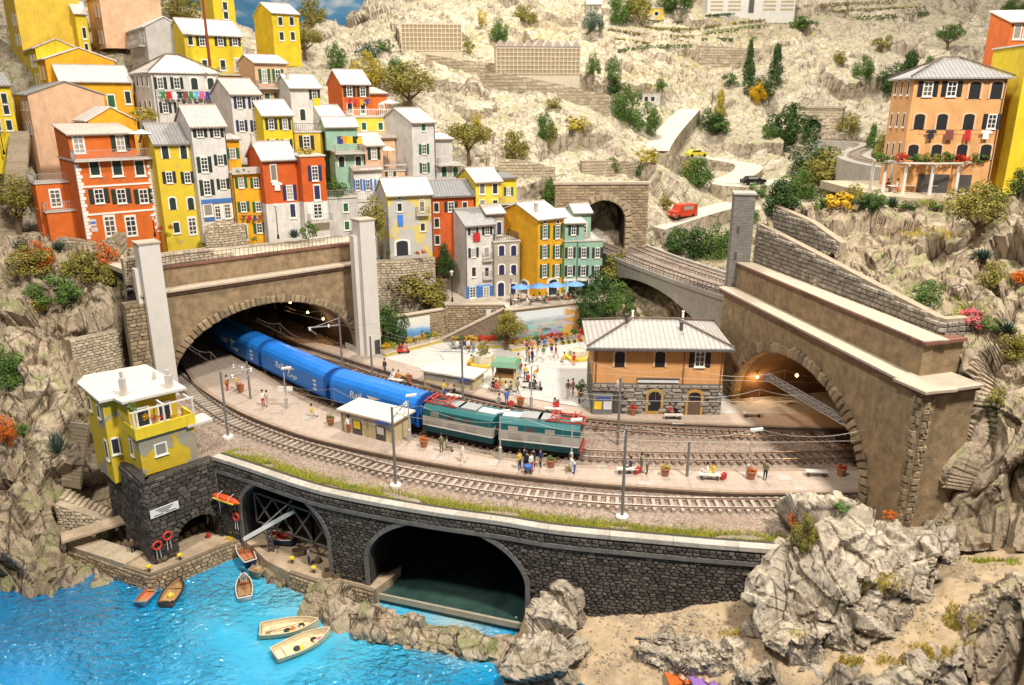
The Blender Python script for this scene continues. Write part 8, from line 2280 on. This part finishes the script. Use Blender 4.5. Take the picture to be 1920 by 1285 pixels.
# parasols
PBL = paint('parasol_blue', (.12,.28,.62), .6, .08, 2)
def parasol(label, p, r, m, hgt=2.4):
    o_ = thing('parasol', label, 'parasol', p); mb = MB(); mb.lathe([(.04,0),(.035,hgt)], 6); mb.build('pole', GR, o_)
    mb = MB(); n = 8; mb.add([(0,0,hgt+.35)] + [(math.cos(6.283*k/n)*r, math.sin(6.283*k/n)*r, hgt-.15) for k in range(n)] + [(math.cos(6.283*(k+.5)/n)*r*.62, math.sin(6.283*(k+.5)/n)*r*.62, hgt+.06) for k in range(n)], [(0,1+k,9+k) for k in range(n)] + [(0,9+k,1+(k+1)%n) for k in range(n)] + [(1+k,1+(k+1)%n,9+k) for k in range(n)]); mb.build('canopy', m, o_)
for i, (px, lab) in enumerate(((977,'at the stone house door'),(1010,'at the amber house arch'),(1041,'before the amber house corner'),(1077,'before the mint house shop'))): parasol('blue cafe parasol ' + lab, PZ(px, 570-i*2, CZt), 1.35, PBL)
parasol('white parasol on the roof balcony of the big orange house', A.wp(.93, 283, .1), 1.6, PORC, 2.2)
parasol('white parasol beside the orange-red upper house', U2.wp(1.05, 221, 1.5), 1.5, PORC, 2.2); parasol('white parasol on the peach terrace', Z.wp(.6, 308, .6), 1.3, PORC, 2.1)
for i, (px, lab) in enumerate(((968,'nearest the stone house'),(998,'under the amber house'),(1022,'by the arch'),(1050,'before the mint house'))):
    o_ = thing('cafe_table', 'round cafe table ' + lab, 'table', PZ(px, 572-i*3, CZt)); mb = MB(); mb.lathe([(.3,0),(.05,.05),(.05,.7),(.5,.72),(.5,.76)], 10); mb.build('table_top', PORC, o_)
for i, px in enumerate((1680,1713,1757,1790)):
    o_ = thing('dining_table', ('first','second','third','fourth')[i] + ' dining table from the vine-free corner of the pergola', 'table', PZ(px, 363, tz)+V((0,1.0,0))); mb = MB(); mb.lathe([(.3,0),(.05,.05),(.05,.7),(.6,.72),(.6,.76)], 10); mb.build('table_top', POSTW, o_)
def street_lamp(label, p, hgt=3.6):
    o_ = thing('street_lamp', label, 'street lamp', p); mb = MB(); mb.lathe([(.16,0),(.12,.5),(.06,.6),(.05,hgt)], 8); mb.build('post', BLK, o_)
    mb = MB(); mb.lathe([(.1,hgt),(.22,hgt+.45),(.3,hgt+.5),(.05,hgt+.75)], 8); mb.build('lantern', paint('lantern_glass', (.55,.55,.45), .3), o_)
street_lamp('old black street lamp before the whitewashed corner house', PY(522,448,95.5)); street_lamp('black street lamp at the garden wall corner', PZ(848,566,CZt)); street_lamp('black street lamp at the top of the stair wall', PZ(958,572,CZt)); street_lamp('street lamp beside the yellow house door', PY(291,444,92.5), 2.0); street_lamp('street lamp at the corner of the big orange house', PY(84,448,95), 3.2); street_lamp('street lamp on the village steps', PY(8,290,105), 3.2)
hp = thing('hall_lamp_post', 'tall rust red lamp post standing between the hilltop houses', 'lamp post', PY(394,125,112)); mb = MB(); mb.lathe([(.22,0),(.16,9.2)], 8); mb.build('post', paint('rust_red', (.22,.05,.02), .6), hp); mb = MB(); mb.lathe([(.3,9.2),(.9,9.7),(.9,9.9)], 12); mb.build('bowl', MATS['rust_red'], hp)
# laundry
laundry(LH, 'of the white hip-roofed house', .06, .98, 172, ['green','red','white','black','brown','green','cyan','pink','navy','green','red'], -.9, 1.1)
laundry(D, 'of the narrow amber house', .1, .85, 404, ['brown','red','navy','brown'], -.5, .8); laundry(U, 'of the orange-red upper house', .1, .98, 186, ['red','red','orange','navy'], -.5, .9); laundry(K, 'on the mint house balcony', .1, .95, 256, ['navy','orange','yellow','black','yellow'], -.6, 1.2, ('towel','shirt'))
for (H_, f, py, c, k, w_) in ((HS['whiteyellowcloth'],.84,188,'yellow','towel','under the window of the white house'),(E,.36,346,'white','shirt','on the red corner house wall'),(W1,.36,441,'red','towel','on the white street house')):
    g = garment_mesh(k, 1).build('garment', GARM[c]); g.location = H_.wp(f, py-4, -.2); g.rotation_euler = (0,0,H_.phi); g.scale = (1.5,1,1.4); tag(g, '%s cloth hanging %s' % (c, w_), 'laundry', 'washing on the clothes lines')
# ------------------------------------------------------------------ vehicles
def car(label, p, rz, m, L_=4.2, Wd=1.75, van=False, name='parked_car'):
    o_ = thing(name, label, 'van' if van else 'car', p, rz); hw = Wd/2
    if van: pr_ = [(-L_/2,.35),(-L_/2,2.0),(-L_/2+.1,2.15),(L_*.22,2.15),(L_*.3,1.3),(L_/2-.05,1.15),(L_/2,.35)]
    else: pr_ = [(-L_/2,.35),(-L_/2,.85),(-L_*.38,.95),(-L_*.25,1.4),(L_*.1,1.42),(L_*.25,.98),(L_/2-.1,.85),(L_/2,.35)]
    mb = MB(); mb.prism([(x,-hw,z) for x, z in pr_], (0,Wd,0)); mb.build('body', m, o_)
    wz = (1.35,1.95) if van else (1.0,1.33)
    for s_ in (-1,1): lb(o_, 'side_window', GLASS, (-L_*.3, L_*.12, s_*hw-.02, s_*hw+.02, wz[0], wz[1]))
    for x in (-L_*.31, L_*.31):
        for y in (-hw+.05, hw-.05): mb = MB(); mb.tube([(x,y-.1,.33),(x,y+.1,.33)], .33, 12); mb.build('wheel', BLK, o_)
    for y in (-hw*.65, hw*.65): lb(o_, 'headlight', PORC, (L_/2-.06, L_/2+.02, y-.15, y+.15, .6, .78))
def on_road(rd, px): return min(rd, key=lambda p: abs(px_of(p)-px))
def hdg(rd, p): i = rd.index(p); q = rd[min(i+1,len(rd)-1)]-rd[max(i-1,0)]; return math.atan2(q.y, q.x)
p = on_road(RD3, 1280); car('red delivery van on the lower mountain road', p+V((0,0,.05)), hdg(RD3, p)+math.pi, paint('van_red', (.50,.05,.02), .4), 4.6, 1.9, True, 'delivery_van')
p = [q for q in RD2 if q.z <= RD2[-1].z+2][-6]; car('black car on the hairpin of the mountain road', p+V((0,0,.05)), hdg(RD2, p), paint('car_black', (.015,.015,.018), .3))
p = on_road(RD2[20:34], 1306); car('small yellow car on the upper hairpin', p+V((0,0,.05)), hdg(RD2, p), paint('car_yellow', (.60,.50,.05), .4))
def scooter(label, px, py, rz, m):
    o_ = thing('motor_scooter', label, 'scooter', PZ(px, py, PZ0), R(rz))
    for x in (-.55,.6): mb = MB(); mb.tube([(x,-.05,.22),(x,.05,.22)], .22, 12); mb.build('wheel', BLK, o_)
    mb = MB(); mb.prism([(-.75,-.15,.3),(-.7,-.15,.75),(-.05,-.15,.75),(0,-.15,.32),(.4,-.15,.3),(.5,-.15,.9),(.56,-.15,.9),(.62,-.15,.25)], (0,.3,0)); mb.build('body', m, o_); lb(o_, 'saddle', BLK, (-.7,-.05,-.14,.14,.75,.83)); mb = MB(); mb.bar((.52,-.32,1.0),(.52,.32,1.0),.05); mb.bar((.54,0,.85),(.52,0,1.0),.05); mb.build('handlebar', GR, o_)
scooter('red motor scooter by the white tower', 756, 663, 10, GARM['red']); scooter('dark motor scooter near the kiosk', 1004, 731, -20, GR); scooter('white motor scooter near the kiosk', 992, 729, -10, PORC)
# ------------------------------------------------------------------ beach towels
for (px, py, c, c2, lab) in ((1276,1274,'orange','white','orange beach towel on the sand'),(1322,1279,'pink','navy','violet beach towel on the sand')):
    p = T(px, py, 44); o_ = thing('beach_towel', lab, 'towel', p+V((0,0,.08)), R(8)); lb(o_, 'cloth', paint('towel_'+c, (.55,.12,.02) if c == 'orange' else (.25,.13,.40), .95, .05, 3), (-.95,.95,-.6,.75,0,.04))
    pe = person('sunbathing on the %s towel' % ('orange' if c == 'orange' else 'violet'), p+V((.1,.8,.28)), 0, 'pink', 'pink', 'stand', 'brown', .78); pe.rotation_euler = (R(90), 0, 0); pe['label'] = 'sunbathing person lying on the %s beach towel' % ('orange' if c == 'orange' else 'violet')
    for i in (1,2): pe.material_slots[i].material = SKIN

# ------------------------------------------------------------------ pebbles on the beach
mb = MB(); r_ = random.Random(8)
for _ in range(1700):
    cx, cy = r_.choice(((1180,1150),(1300,1160),(1450,1195),(1600,1215),(1720,1150),(1150,1240),(1350,1240),(1800,1060),(1240,1200)))
    p = T(cx+r_.gauss(0,70), cy+r_.gauss(0,18), 48); q = r_.uniform(.04,.16)*(2 if r_.random() < .04 else 1); a = r_.random()*6
    v_ = [V((math.cos(a+k*1.571)*q*r_.uniform(.7,1.2), math.sin(a+k*1.571)*q*r_.uniform(.7,1.2), r_.uniform(-.02,.03))) for k in range(4)]
    mb.add([p+x for x in v_] + [p+V((0,0,q*.7)), p-V((0,0,.1))], [(0,1,4),(1,2,4),(2,3,4),(3,0,4)])
tag(put('pebbles', mb.mesh('pebbles', stonemat('pebble', (.36,.29,.21), .4))), 'loose pebbles scattered over the sandy path and beach', None, None, 'stuff')
